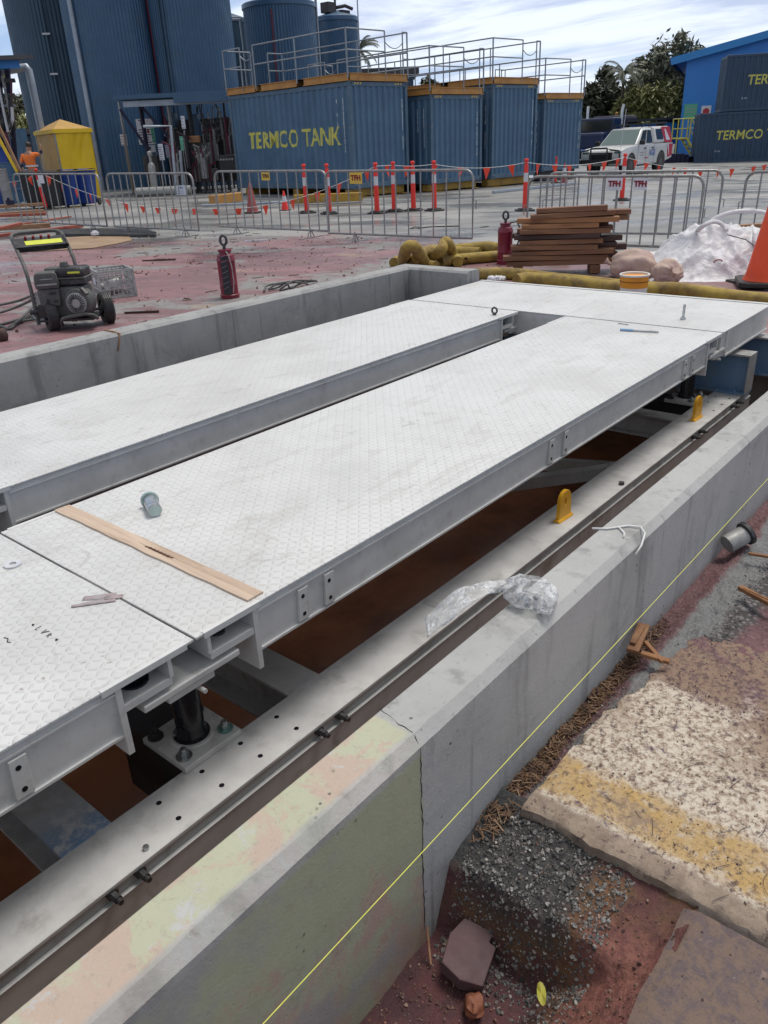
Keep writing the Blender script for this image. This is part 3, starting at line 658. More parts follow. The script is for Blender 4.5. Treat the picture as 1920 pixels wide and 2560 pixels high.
# ---------------------------------------------------------------- weighbridge deck modules
YN, YM0, YM1, YF = 1.600, 2.737, 3.141, 4.205
XJ0, XJ1 = 1.024, 5.362
def deck_panel(label, x0, x1, y0, y1, ends, tags, group='deck panels of the weighbridge', far_side=True):
    """ends: list of (x_end, dir) joints where the side beam is cut back for the bearing shelf"""
    o = Vector(((x0 + x1) / 2, y0, ZD)); th = thing('weighbridge_deck', label, 'weighbridge deck', o, group=group)
    I = Matrix.Translation(-o)
    MB().bx(x0, x1, y0, y1, ZD - .009, ZD).xf(I).build('tread_plate', M['deck'], th, bevel=.0015)
    cuts0 = x0; cuts1 = x1
    for xe, d in ends:
        if d > 0: cuts0 = xe + .222
        else: cuts1 = xe - .25
    for side, y in ((1, y0), (-1, y1)):
        g = MB()
        a, b = (y + .010, y + .018) if side > 0 else (y - .018, y - .010)
        g.bx(cuts0, cuts1, a, b, .113, ZD - .0095)
        a, b = (y + .002, y + .06) if side > 0 else (y - .06, y - .002)
        g.bx(cuts0, cuts1, a, b, ZD - .034, ZD - .0285); g.bx(cuts0, cuts1, a, b, .105, .113)
        g.bx(cuts0, cuts1, y + side * .06 - .003, y + side * .06 + .003, .113, ZD - .034)
        g.xf(I).build('side_beam', M['deck_steel'], th)
        if side > 0:
            for xt in tags:
                g = MB(); g.prism([(xt - .020, .118), (xt + .026, .118), (xt + .030, .232), (xt - .014, .232)], 0, .010)
                g.v = [Vector((p.x, y + .010 - p.z, p.y)) for p in g.v]
                lp = g.xf(I).build('bolt_plate', M['mount_steel'], th, bevel=.001)
                for z in (.14, .205):
                    MB().cyl((xt + .004, y - .0008, z), (xt + .004, y + .004, z), .0075, n=12).xf(I).build('bolt_hole', M['black_gloss'], lp)
        for xe, d in ends:
            st = xe + d * .219 if d > 0 else xe - .25
            MB().bx(st - .009, st + .009, min(y, y + side * .36), max(y, y + side * .36), .044, ZD - .0098).xf(I).build('end_stiffener', M['deck_steel'], th)
            xa, xb = sorted((xe + d * .045 if d > 0 else xe - .09, st - d * .010))
            g = MB(); g.bx(xa, xb, min(y + side * .002, y + side * .30), max(y + side * .002, y + side * .30), .176, .198)
            xg = xa if d > 0 else xb
            g.bx(xg - .006, xg + .006, min(y + side * .001, y + side * .13), max(y + side * .001, y + side * .13), .1985, ZD - .0098)
            g.bx(xa, xb, min(y + side * .17, y + side * .18), max(y + side * .17, y + side * .18), .1985, ZD - .0098)
            g.xf(I).build('bearing_shelf', M['deck_steel'], th)
            bx_ = (xa + xb) / 2; yb = y + side * .07
            g = MB(); g.cyl((bx_, yb, .199), (bx_, yb, .206), .040 if d < 0 else .022, n=16); g.cyl((bx_, yb, .206), (bx_, yb, .228), .018 if d < 0 else .014, n=6)
            g.xf(I).build('shelf_bolt', M['black_gloss'] if d < 0 else M['darkbolt'], th)
            xa2, xb2 = (xe + .03, xe + .24) if d > 0 else (xe - .296, xe - .03)
            MB().bx(xa2, xb2, y - .004 if side > 0 else y - .012, y + .012 if side > 0 else y + .004, ZD - .018, ZD + .0025).xf(I).build('edge_bar', M['deck_steel'], th, bevel=.001)
    return th
deck_panel('long white deck strip beside the cracked wall, with a timber plank lying on it', XJ0 + .004, XJ1 - .01, YN, YM0, [(XJ0, 1), (XJ1, -1)], (1.437, 1.559, 3.06, 3.20, 4.72, 4.85))
deck_panel('white deck strip at the lower left with a washer and black scribble on it', -2.6, XJ0 - .004, YN, YM0, [(XJ0, -1)], (.49,))
deck_panel('long white deck strip along the back pit wall with a steel eye on it', XJ0 + .004, XJ1 - .01, YM1, YF, [(XJ0, 1), (XJ1, -1)], ())
deck_panel('white deck strip mostly out of frame at the left edge behind the gap', -2.6, XJ0 - .004, YM1, YF, [(XJ0, -1)], ())
# cross deck at the far end
X0, X1 = XJ1 + .012, 6.455
o = Vector(((X0 + X1) / 2, 2.9, ZD)); th = thing('weighbridge_deck', 'white cross deck plate at the far end, with the upright stud standing on it', 'weighbridge deck', o, group='deck panels of the weighbridge'); I = Matrix.Translation(-o)
MB().bx(X0, X1, YN, YF, ZD - .009, ZD).xf(I).build('tread_plate', M['deck'], th, bevel=.0015)
g = MB().bx(X0 + .0, X1 - .02, YN + .012, YN + .020, .10, ZD - .0095); g.bx(X0 + .10, X1 - .02, YN + .001, YN + .03, .088, .0995); g.bx(X0 + .09, X0 + .105, YN + .001, YN + .0118, .10, ZD - .0098)
g.xf(I).build('side_beam', M['deck_steel'], th)
MB().bx(X0 + .004, X0 + .012, YN + .0205, YF - .01, .10, ZD - .0095).xf(I).build('front_beam', M['deck_steel'], th)
MB().bx(X1 - .012, X1 - .004, YN + .0205, YF - .01, .10, ZD - .0095).xf(I).build('back_beam', M['deck_steel'], th)
g = MB().bx(X1 - .035, X1 + .004, YN - .002, YF, ZD + .0005, ZD + .006); g.xf(I).build('edge_bar', M['deck_steel'], th, bevel=.001)

# ---------------------------------------------------------------- foundation frame
ZFL = -.239
t = NT('rubbed_beam'); P = t.coord('Position'); sy = t.sep(P)
nb = t.noise(P, 14, 7, .7); c0 = t.mix(t.ramp(nb, .35, .65), (.50, .51, .51), (.36, .37, .37))
rub = t.math('MULTIPLY', t.ramp(t.math('ADD', sy[1], t.math('MULTIPLY', nb, .3)), 2.08, 1.9), t.ramp(t.noise(P, 7, 6, .7), .42, .54))
M['beam_rub'] = t.out(t.mix(rub, c0, (.17, .26, .40)), .45)
def ibeam(x0, x1, y0, y1, zt, depth, along, tf=.014, tw=.010):
    g = MB()
    if along == 'x':
        ym = (y0 + y1) / 2
        g.bx(x0, x1, y0, y1, zt - tf, zt); g.bx(x0, x1, y0, y1, zt - depth, zt - depth + tf); g.bx(x0, x1, ym - tw / 2, ym + tw / 2, zt - depth + tf, zt - tf)
    else:
        xm = (x0 + x1) / 2
        g.bx(x0, x1, y0, y1, zt - tf, zt); g.bx(x0, x1, y0, y1, zt - depth, zt - depth + tf); g.bx(xm - tw / 2, xm + tw / 2, y0, y1, zt - depth + tf, zt - tf)
    return g
def base_beam(label, x0, x1, y0, y1, holes, bumpers):
    o = Vector((2, (y0 + y1) / 2, ZFL)); th = thing('steel_beam', label, 'steel beam', o); I = Matrix.Translation(-o)
    ym = (y0 + y1) / 2; g = MB(); g.bx(x0, x1, y0, y1, ZFL - .014, ZFL); g.xf(I).build('top_flange', M['flange_steel'], th, bevel=.002)
    g = MB(); g.bx(x0, x1, y0 + .010, y0 + .019, ZFL - .30, ZFL - .0145); g.xf(I).build('web', M['beam_steel'], th)
    g = MB(); g.bx(x0, x1, y0 - .012, y1, ZFL - .312, ZFL - .3005); g.xf(I).build('bottom_flange', M['beam_steel'], th, bevel=.002)
    g = MB(); g.bx(x0, x1, y0 - .005, y0 + .0095, ZFL - .058, ZFL - .054); g.xf(I).build('lower_lip', M['beam_steel'], th, bevel=.001)
    g = MB(); g.bx(x0, x1, y0 - .001, y0 + .0095, ZFL - .30, ZFL - .0582); g.xf(I).build('lower_web', M['beam_steel'], th)
    for hx, hy in holes:
        MB().cyl((hx, hy, ZFL - .004), (hx, hy, ZFL + .0006), .0085, n=14).xf(I).build('bolt_hole', M['black_gloss'], th)
    for bxx in bumpers:
        g = MB(); zc = ZFL - .026
        g.cyl((bxx, y0 + .030, zc), (bxx, y0 - .004, zc), .017, n=14); g.cyl((bxx, y0 - .004, zc), (bxx, y0 - .028, zc), .0125, n=6); g.cyl((bxx, y0 - .028, zc), (bxx, y0 - .042, zc), .008, n=10)
        g.xf(I).build('side_bolt', M['darkbolt'], th, smooth=.6)
    return th
holes = [(x, y) for x in (.85, 1.01, 1.167, 1.327) for y in (1.571, 1.666)] + [(x, y) for x in (5.30, 5.46, 5.62) for y in (1.571, 1.666)]
bb = base_beam('pale steel beam between the pit wall and the deck, drilled with bolt holes', -3.0, 5.95, 1.522, 1.716, holes, (.595, .682, 1.385, 1.485, 4.80, 4.93, 5.55, 5.66))
I = Matrix.Translation(-Vector((2, 1.619, ZFL)))
MB().cyl((.727, 1.553, ZFL), (.727, 1.553, ZFL + .010), .0095, n=6).xf(I).build('plug_bolt', M['zinc'], bb)
MB().cyl((3.79, 1.55, ZFL), (3.79, 1.55, ZFL + .014), .016, n=6).xf(I).build('plug_bolt', M['darkbolt'], bb)
g = MB().bx(2.19, 2.225, 1.63, 1.714, ZFL + .0005, ZFL + .0018); g.xf(I).build('splice_plate', M['beam_steel'], bb)
o = base_beam('pale steel beam under the back deck strip, mostly hidden', -3.0, 5.95, 4.25, 4.44, [], ())
for (x0, x1, lab, mt, d) in ((.565, .722, 'pale cross beam left of the black load cell, rubbed blue at its end', 'beam_rub', .2), (1.433, 1.586, 'dark cross beam right of the black load cell', 'beam_steel', .2),
                         (4.98, 5.10, 'cross beam behind the farther yellow lug', 'beam_steel', .16), (-1.6, -1.45, 'cross beam out of frame at the left', 'beam_steel', .2)):
    b = ibeam(x0, x1, 1.718, 4.249, ZFL - .002, d, 'y').build('steel_beam', M[mt], bevel=.0015); tag(b, lab, 'steel beam', 'cross beams of the pit frame')
g = MB(); g.bar((4.10, 1.72, ZFL - .06), (3.72, 2.6, ZFL - .28), .07, .07); tag(g.build('brace', M['beam_steel']), 'grey diagonal brace rising to the beam short of the farther yellow lug', 'brace')
g = MB(); g.bar((5.04, 1.73, ZFL - .40), (4.6, 3.0, ZFL - .44), .05, .09); tag(g.build('brace', M['beam_steel']), 'low grey brace deep under the farther end of the deck', 'brace')
# end beams in blue primer, seen at the far right and through the gap between the strips
def end_beam(x, label, zt, y0):
    o = Vector((x, 2.9, ZFL)); th = thing('end_beam', label, 'steel beam', o); I = Matrix.Translation(-o)
    MB().bx(x - .005, x + .005, y0 + .011, 4.249, ZFL + .014, zt - .0145).xf(I).build('web', M['blue_steel'], th)
    MB().bx(x - .075, x + .075, y0, 4.249, zt - .014, zt).xf(I).build('top_flange', M['beam_steel'], th, bevel=.001)
    MB().bx(x - .075, x + .075, y0 + .001, 4.249, ZFL + .0012, ZFL + .0135).xf(I).build('bottom_flange', M['blue_steel'], th, bevel=.001)
    MB().bx(x - .075, x + .075, y0, y0 + .010, ZFL + .0145, zt - .0148).xf(I).build('end_plate', M['beam_steel'], th, bevel=.001)
    for yy in (1.58, 1.7):
        MB().cyl((x - .05, yy, ZFL + .0135), (x - .05, yy, ZFL + .026), .014, n=6).xf(I).build('bolt', M['blue_steel'], th)
end_beam(5.80, 'blue primed end beam with a bright top flange, at the right behind the farther yellow lug', .052, 1.50)
end_beam(6.38, 'blue primed end beam below the edge of the cross deck, at the right border', .052, 1.30)

# ---------------------------------------------------------------- load cell mounts
def load_mount(label, x, y, side):
    th = thing('load_cell_mount', label, 'load cell mount', (x, y, ZFL), 0 if side > 0 else PI, group='load cell mounts under the deck')
    MB().bx(-.113, .113, -.113, .113, .001, .024).build('base_plate', M['mount_steel'], th, bevel=.002)
    g = MB(); g.lathe([(.060, .024), (.060, .034), (.052, .038), (.046, .060), (.046, .22), (.040, .235), (.040, .30)], 28)
    g.build('column', M['black_gloss'], th, smooth=.6)
    MB().lathe([(.074, .0245), (.070, .029)], 28).build('seat_ring', M['mount_steel'], th, smooth=.6)
    for k, (bx_, by_) in enumerate(((-.082, -.068), (.082, -.07), (-.082, .082), (.082, .082))):
        b = MB().cyl((bx_, by_, .031), (bx_, by_, .048), .0155, n=6).cyl((bx_, by_, .048), (bx_, by_, .058), .0095, n=12).build('bolt', M['zinc'] if k != 2 else M['darkbolt'], th, smooth=.5)
        MB().lathe([(.026, .0242), (.026, .030), (.012, .0305)], 20, Matrix.Translation((bx_, by_, 0))).build('washer', M['greenzinc'] if k == 1 else (M['zinc'] if k == 0 else M['darkbolt']), b, smooth=.6)
    g = MB(); g.bx(-.25, .085, -.205, -.02, .374, .396); g.build('bearing_bar', M['mount_steel'], th, bevel=.004, seg=2)
    g = MB(); g.bx(-.17, -.01, -.200, -.03, .351, .3735); g.build('rocker_plate', M['mount_steel'], th, bevel=.002)
    g = MB(); g.cyl((-.06, -.03, .335), (-.06, -.215, .335), .0075, n=12); g.lathe([(.042, .300), (.042, .3505)], 24, Matrix.Translation((-.04, -.06, 0)))
    g.build('locating_pin', M['mount_steel'], th, smooth=.6)
    g = MB(); g.bx(-.09, .09, -.09, .30, -.30, .0005); g.build('pedestal', M['machine_dark'], th)
    return th
load_mount('black load cell on a pale plate with green washer, below the near deck joint', 1.085, 1.807, 1)
load_mount('dark load cell mount in the shade under the far right deck joint', 5.42, 1.807, 1)
load_mount('load cell mount under the back strip, pale bar showing at the left edge', .97, 3.37, 1)
load_mount('load cell mount with a bright bolt seen through the gap by the cross deck', 5.44, 3.37, 1)

# yellow lifting lugs
def lug(label, x):
    th = thing('lifting_lug', label, 'lifting lug', (x, 1.607, ZFL), rad(-3), group='yellow lifting lugs on the beam')
    w = .058; pts = [(-w, 0), (w, 0), (w * .88, .10)] + [(w * .88 * math.cos(a), .105 + .052 * math.sin(a)) for a in lin(.15, PI - .15, 10)] + [(-w * .88, .10)]
    n = 14; out_ = pts; hc = Vector((0, .098)); hr = (.011, .019)
    # plate with an oval hole: bridge outline and hole
    ring = []
    for k in range(len(pts)): 
        a = math.atan2(pts[k][1] - hc.y, pts[k][0] - hc.x); ring.append((hc.x + hr[0] * math.cos(a), hc.y + hr[1] * math.sin(a)))
    N_ = len(pts); vs = []
    for y in (-.010, .010): vs += [(p[0], y, p[1]) for p in pts] + [(p[0], y, p[1]) for p in ring]
    fs = []
    for i in range(N_):
        j = (i + 1) % N_
        fs += [(i, j, N_ + j, N_ + i), (2 * N_ + i, 3 * N_ + i, 3 * N_ + j, 2 * N_ + j), (i, 2 * N_ + i, 2 * N_ + j, j), (N_ + i, N_ + j, 3 * N_ + j, 3 * N_ + i)]
    MB().add(vs, fs).build('eye_plate', M['yellow_paint'], th, bevel=.002)
    g = MB(); g.prism([(-.022, 0), (.022, 0), (.0102, .016), (-.0102, .016)], -.068, .068, Matrix(((0, 0, 1, 0), (1, 0, 0, 0), (0, 1, 0, 0), (0, 0, 0, 1))))
    g.build('weld_foot', M['yellow_paint'], th, bevel=.003)
    return th
lug('yellow lifting lug on the beam, the nearer and larger of the two', 3.235)
lug('yellow lifting lug on the beam, the farther one beside the blue end beam', 5.07)

# ---------------------------------------------------------------- things lying on the deck
th = thing('timber_plank', 'weathered pale timber plank with a split, lying across the near deck strip', 'plank', (1.272, 2.18, ZD), 0)
g = MB(); pts = []
xs = lin(-.556, .556, 60); vs = []; rn = random.Random(5)
for i, y in enumerate(xs):
    e = .004 * noise.noise(Vector((y * 9, 0, 0))) ; w = .031
    z = .007
    vs += [(-w + e, y, .0004), (-w + e, y, z), (-.006 + e, y, z + .0006 * noise.noise(Vector((y * 20, 2, 0)))), (-.002 + e, y, z - (.003 if -.14 < y < .05 else .0006)), (.002 + e, y, z), (w + e * .5, y, z - .001), (w + e * .5, y, .0004)]
n = 7; k = len(xs)
g.add(vs, [(i * n + j, i * n + (j + 1) % n, (i + 1) * n + (j + 1) % n, (i + 1) * n + j) for i in range(k - 1) for j in range(n)] + [tuple(range(n)), tuple((k - 1) * n + j for j in range(n))[::-1]])
g.build('board', M['plank'], th)
g = MB(); 
for i in range(7): 
    y = .0 - .02 * i; g.bar((-.006, y, .0085), (-.001, y - .03, .0095), .004, .002)
g.build('split', M['ink_brown'], th)
# anchor bolt lying on the deck
p0, p1 = Vector((1.497, 2.47, ZD)), Vector((1.432, 2.345, ZD)); d = (p1 - p0).normalized()
th = thing('anchor_bolt', 'stubby zinc anchor bolt with collar lying on the near deck strip', 'bolt', (1.46, 2.41, ZD)); I = Matrix.Translation((-1.46, -2.41, -ZD))
q = Vector((1.462, 2.41, ZD + .026)); d = Vector((-.42, -.9, 0)).normalized(); q0 = q - d * .05
MB().tube([q0, q0 + d * .10], [.026, .026], 22).xf(I).build('sleeve', M['zinc'], th, smooth=.6)
MB().tube([q0 - d * .002, q0 - d * .016], .034, 22).xf(I).build('collar', M['palezinc'], th, smooth=.6)
MB().tube([q0 - d * .0165, q0 - d * .044], .013, 10).xf(I).build('threaded_tip', M['darkbolt'], th, smooth=.6)
MB().tube([q0 + d * .1005, q0 + d * .103], .0225, 22).xf(I).build('end_face', M['palezinc'], th)
# washer
g = MB(); n = 26; vs = []
for z in (0.0005, .006):
    for r in (.029, .012): vs += [(r * math.cos(2 * PI * j / n), r * math.sin(2 * PI * j / n), z) for j in range(n)]
fs = []
for j in range(n):
    k = (j + 1) % n; fs += [(j, k, n + k, n + j), (2 * n + j, 3 * n + j, 3 * n + k, 2 * n + k), (j, 2 * n + j, 2 * n + k, k), (n + j, n + k, 3 * n + k, 3 * n + j)]
w = MB().add(vs, fs).build('washer', M['reflective']); w.location = (.931, 2.452, ZD); tag(w, 'bright flat washer lying on the deck at the left edge', 'washer')
# torn tape strips
def strip_(g, a, b, w0, w1, z, seed):
    a, b = Vector(a), Vector(b); d = (b - a); nrm = Vector((-d.y, d.x)).normalized(); vs = []; k = 12
    for i in range(k + 1):
        t_ = i / k; w_ = (w0 + (w1 - w0) * t_) / 2; p = a + d * t_
        zz = z + .004 * abs(noise.noise(Vector((t_ * 4, seed, 0)))) + .001
        vs += [(p.x + nrm.x * w_, p.y + nrm.y * w_, zz), (p.x - nrm.x * w_, p.y - nrm.y * w_, zz + .001)]
    g.add(vs, [(2 * i, 2 * i + 1, 2 * i + 3, 2 * i + 2) for i in range(k)])
g = MB(); strip_(g, (1.022, 1.985), (.952, 2.055), .036, .022, ZD, 1); strip_(g, (1.010, 1.965), (.905, 2.04), .024, .012, ZD + .002, 2); strip_(g, (1.02, 1.99), (1.005, 1.972), .055, .05, ZD + .003, 3)
o = g.build('tape', M['tape'], smooth=3.2); md = o.modifiers.new('th', 'SOLIDIFY'); md.thickness = .0012; tag(o, 'torn pinkish grey tape stuck over the deck joint', 'tape')
# black pen scribble on the deck
g = MB(); rn = random.Random(11)
def mark(pts, r): g.tube([(x, y, ZD + .0006) for x, y in pts], r, 4)
bs = Vector((.783, 2.046)); e = Vector((.785, 1.90)); dd = (e - bs).normalized(); nn = Vector((1, 0))
def P2(a, b): p = bs + dd * a + nn * b; return (p.x, p.y)
mark([P2(0, 0), P2(.003, .003), P2(.006, -.002)], .003)
mark([P2(.028, .012), P2(.030, -.008), P2(.040, -.006)], .0012)
mark([P2(.058, .012), P2(.064, -.008), P2(.074, .012), P2(.066, .002)], .0014)
mark([P2(.088, .010), P2(.090, -.008)], .0012); mark([P2(.088, .008), P2(.098, .004), P2(.090, .0), P2(.10, -.008)], .0014)
mark([P2(.128, 0), P2(.132, .003), P2(.134, -.003)], .003)
mark([(.70, 2.05), (.705, 2.035), (.695, 2.02), (.70, 2.01)], .0018)
tag(g.build('pen_mark', M['ink_black']), 'small black marker scribble on the deck at the lower left', 'marking')
# stud, pens, eye at the far end
th = thing('threaded_stud', 'grey threaded stud standing upright on the cross deck', 'bolt', (5.631, 1.969, ZD))
MB().cyl((0, 0, .0005), (0, 0, .016), .020, n=6).build('nut', M['zinc'], th); MB().cyl((0, 0, .016), (0, 0, .105), .0095, n=12).build('shank', M['zinc'], th, smooth=.6)
th = thing('paint_marker', 'slim blue and silver marker pen lying near the cross deck joint', 'pen', (5.12, 2.07, ZD))
MB().cyl((-.03, .125, .009), (-.012, .04, .009), .008, n=10).build('cap', M['pale_blue'], th, smooth=.6); MB().cyl((-.012, .04, .009), (.028, -.12, .009), .007, n=10).build('barrel', M['zinc'], th, smooth=.6)
g = MB().tube([(5.29, 2.30, ZD + .004), (5.285, 2.25, ZD + .004), (5.28, 2.22, ZD + .004)], .003, 6); tag(g.build('wire_offcut', M['engine_light']), 'short grey wire offcut on the deck beside the marker pen', 'wire')
th = thing('steel_eye', 'small dark steel eye standing at the corner of the back deck strip', 'eye bolt', (5.15, 3.235, ZD))
g = MB(); g.tube([(.0, .022 * math.cos(a), .032 + .022 * math.sin(a)) for a in lin(0, 2 * PI, 18)[:-1]], .008, 8, closed=True); g.cyl((0, 0, .0), (0, 0, .012), .014, n=10)
g.build('ring', M['lift_eye'], th, smooth=.8)

# ---------------------------------------------------------------- things on and along the walls
# clear plastic bag with its tail trailing over the beam gap
th = thing('plastic_bag', 'crumpled clear plastic bag on the foreground wall, tail hanging over the gap', 'plastic bag', (1.59, .87, ZW))
g = MB(); n, m = 40, 20; vs = []
for i in range(m + 1):
    ph = PI * i / m
    for j in range(n):
        t_ = 2 * PI * j / n; d = Vector((math.sin(ph) * math.cos(t_), math.sin(ph) * math.sin(t_), math.cos(ph)))
        k = 1 + .16 * noise.noise(d * 2.6 + Vector((3, 1, 2))) + .07 * noise.noise(d * 8)
        z = d.z * .038 * k
        p = Vector((d.x * .062 * k, d.y * .082 * k, max(z, -.026) + .028))
        if d.y < -.5: p.x -= .03 * (-d.y - .5) * 2; p.z *= .75
        vs.append(p)
g.add(vs, [(i * n + j, (i + 1) * n + j, (i + 1) * n + (j + 1) % n, i * n + (j + 1) % n) for i in range(m) for j in range(n)])
g.build('bag_body', M['plastic'], th, smooth=3.2)
g = MB(); k = 34; w = 16; vs = []
A, B = Vector((-.01, .065, .030)), Vector((-.20, .20, -.055))
for i in range(k + 1):
    t_ = i / k; c = A.lerp(B, t_); c.z += .05 * math.sin(PI * t_) * .8
    hw = .012 + .055 * math.sin(min(t_ * 1.15, 1) * PI * .62) ** 1.3
    side = Vector((.52, .78, 0)).normalized().cross(Vector((0, 0, 1)))
    side = Vector((.72, .62, -.15)).normalized()
    for j in range(w + 1):
        s_ = j / w * 2 - 1
        fold = .014 * noise.noise(Vector((s_ * 3.2, t_ * 2.4, 4))) + .007 * noise.noise(Vector((s_ * 9, t_ * 6, 1)))
        vs.append(c + side * hw * s_ + Vector((0, 0, fold + .012 * (1 - s_ * s_))))
g.add(vs, [(i * (w + 1) + j, i * (w + 1) + j + 1, (i + 1) * (w + 1) + j + 1, (i + 1) * (w + 1) + j) for i in range(k) for j in range(w)])
o = g.build('bag_tail', M['plastic'], th, smooth=3.2); md = o.modifiers.new('th', 'SOLIDIFY'); md.thickness = .002
g = MB()
for i in range(9): rock(g, (random.Random(i).uniform(-.03, .02), random.Random(i + 50).uniform(-.05, .03), .016), .012, i)
g.build('fixings', M['zinc'], th)
# white cord and orange string
g = MB(); pts = [(2.075, .93, ZW + .004), (2.10, .89, ZW + .004), (2.155, .845, ZW + .005), (2.165, .81, ZW + .006), (2.14, .785, ZW + .002), (2.10, .777, ZW - .02), (2.06, .777, ZW - .035)]
g.tube(pts, .0032, 6); g.tube([(2.13, .868, ZW + .006), (2.10, .835, ZW + .005), (2.075, .825, ZW + .004)], .0028, 6)
tag(g.build('cord', M['white_cord'], smooth=3), 'white cord looped over the edge of the foreground wall', 'cord')
g = MB(); g.tube([(2.99, 5.16, ZW - .03), (2.99, 5.13, ZW + .004), (2.99, 5.0, ZW + .006), (3.0, 4.952, ZW - .005), (2.985, 4.95, ZW - .05), (2.96, 4.95, ZW - .12)], .006, 6)
tag(g.build('cord', M['timber'], smooth=3), 'short orange cord hanging over the back pit wall', 'cord')
g = MB(); a, b = Vector((.30, .742, .130)), Vector((5.6, .742, .134)); g.tube([a.lerp(b, t_) - Vector((0, 0, .006 * math.sin(PI * t_))) for t_ in lin(0, 1, 12)], .0011, 6)
tag(g.build('string_line', M['string_line']), 'taut yellow string line stretched along the outer face of the foreground wall', 'string line')
# tin can on its side
th = thing('tin_can', 'battered steel tin with a white stripe lying on the dirt beside the wall', 'tin can', (2.985, .728, .012), rad(250), rot=(rad(70), 0, rad(58)), scale=.86)
g = MB(); g.lathe([(.040, -.052), (.043, -.051), (.043, .054), (.054, .058), (.054, .066)], 26); g.build('can_body', M['engine_light'], th, smooth=.6)
MB().lathe([(.045, .045), (.056, .050), (.058, .066), (.049, .069)], 26).build('rim', M['darkbolt'], th, smooth=.6)
vs = []
for z in (-.045, .052):
    for a in lin(-2.2, -1.6, 5): vs.append((.0437 * math.cos(a), .0437 * math.sin(a), z))
MB().add(vs, [(i, i + 1, 6 + i, 5 + i) for i in range(4)]).build('label_stripe', M['reflective'], th)
def splint(name, label, parts, mat, group=None):
    g = MB()
    for a, b, w_, h_ in parts: g.bar(a, b, w_, h_)
    tag(g.build(name, mat, bevel=.0015), label, 'wood scrap', group)
splint('wood_block', 'reddish wedge of scrap wood leaning against the wall foot under the string', [((2.03, .742, .014), (2.17, .765, .030), .038, .014), ((2.05, .752, .030), (2.15, .762, .040), .018, .008)], M['scrap_wood'])
splint('wood_splinter', 'pair of split wood slivers crossed beside the reddish wedge', [((2.03, .715, .02), (2.05, .63, .012), .02, .012), ((2.10, .73, .016), (2.03, .645, .016), .014, .012)], M['scrap_wood'])
splint('wood_splinter', 'pale brown stick on the red dirt at the right border, the nearer one', [((2.62, .60, .012), (2.55, .44, .014), .022, .016), ((2.61, .585, .018), (2.57, .47, .02), .010, .010)], M['scrap_wood'])
splint('wood_splinter', 'thin pale stick on the red dirt beside the tin, farther up', [((2.90, .655, .008), (2.93, .52, .010), .012, .010)], M['scrap_wood'])
rn = random.Random(21)
for i in range(0):
    pass
# things in the trench
th = MB(); poly = [(-.066, -.052), (.03, -.058), (.036, -.04), (.064, -.045), (.07, .03), (.02, .052), (-.05, .05), (-.072, .0)]
Mx = Matrix.Translation((1.005, .672, -.222)) @ Euler((rad(7), rad(-6), rad(18))).to_matrix().to_4x4()
b = MB().prism(poly, -.022, .022, Mx).build('concrete_block', M['brick_mauve'], bevel=.003, seg=2); tag(b, 'broken mauve paving block lying in the trench', 'paving block')
g = MB(); g.blob((.925, .60, -.238), .030, .022, .018, .55, 2.4, 16, 10, 4, Euler((0, 0, .5)).to_matrix()); tag(g.build('terracotta_shard', M['terracotta'], smooth=1.0), 'orange terracotta lump at the bottom edge of the trench', 'terracotta shard')
def leaf(g, c, s, rz, tilt, pts):
    E = Euler((tilt, .15, rz)).to_matrix(); vs = [Vector(c)] + [Vector(c) + E @ Vector((x * s, y * s, .12 * s * math.sin(x * 4))) for x, y in pts]
    g.add(vs, [(0, i, i % len(pts) + 1) for i in range(1, len(pts) + 1)])
star = [(math.cos(2 * PI * i / 10) * (1 if i % 2 == 0 else .32), math.sin(2 * PI * i / 10) * (1 if i % 2 == 0 else .32)) for i in range(10)]
oval = [(math.cos(2 * PI * i / 12), .42 * math.sin(2 * PI * i / 12)) for i in range(12)]
for (c, s, lab, shp, mt) in (((1.245, .742, -.055), .028, 'orange five pointed leaf caught at the slab corner', star, 'leaf_litter'), ((1.19, .742, -.13), .020, 'small orange leaf on the dark gravel below the slab corner', star, 'leaf_litter'), ((.995, .475, -.165), .024, 'yellow green leaf on the gravel bank at the bottom edge', oval, 'leaf_yellow')):
    g = MB(); leaf(g, c, s, rn.uniform(0, 6), .25, shp); o = g.build('dead_leaf', M[mt]); md = o.modifiers.new('th', 'SOLIDIFY'); md.thickness = .0008; tag(o, lab, 'leaf')
g = MB(); g.tube([(.985, .775, -.19), (.965, .755, -.225), (.945, .735, -.245)], .003, 6); tag(g.build('stick', M['timber']), 'thin grey stick leaning in the trench beside the mauve block', 'stick')
g = MB(); g.tube([(1.10, .74, -.215), (1.03, .71, -.225), (.985, .725, -.205), (.96, .68, -.22), (.93, .66, -.24)], .0016, 5); g.tube([(1.15, .76, -.19), (1.10, .73, -.215), (1.06, .745, -.235)], .0014, 5)
tag(g.build('twig', M['mulch']), 'fine dark roots dangling over the mauve block', 'twig')
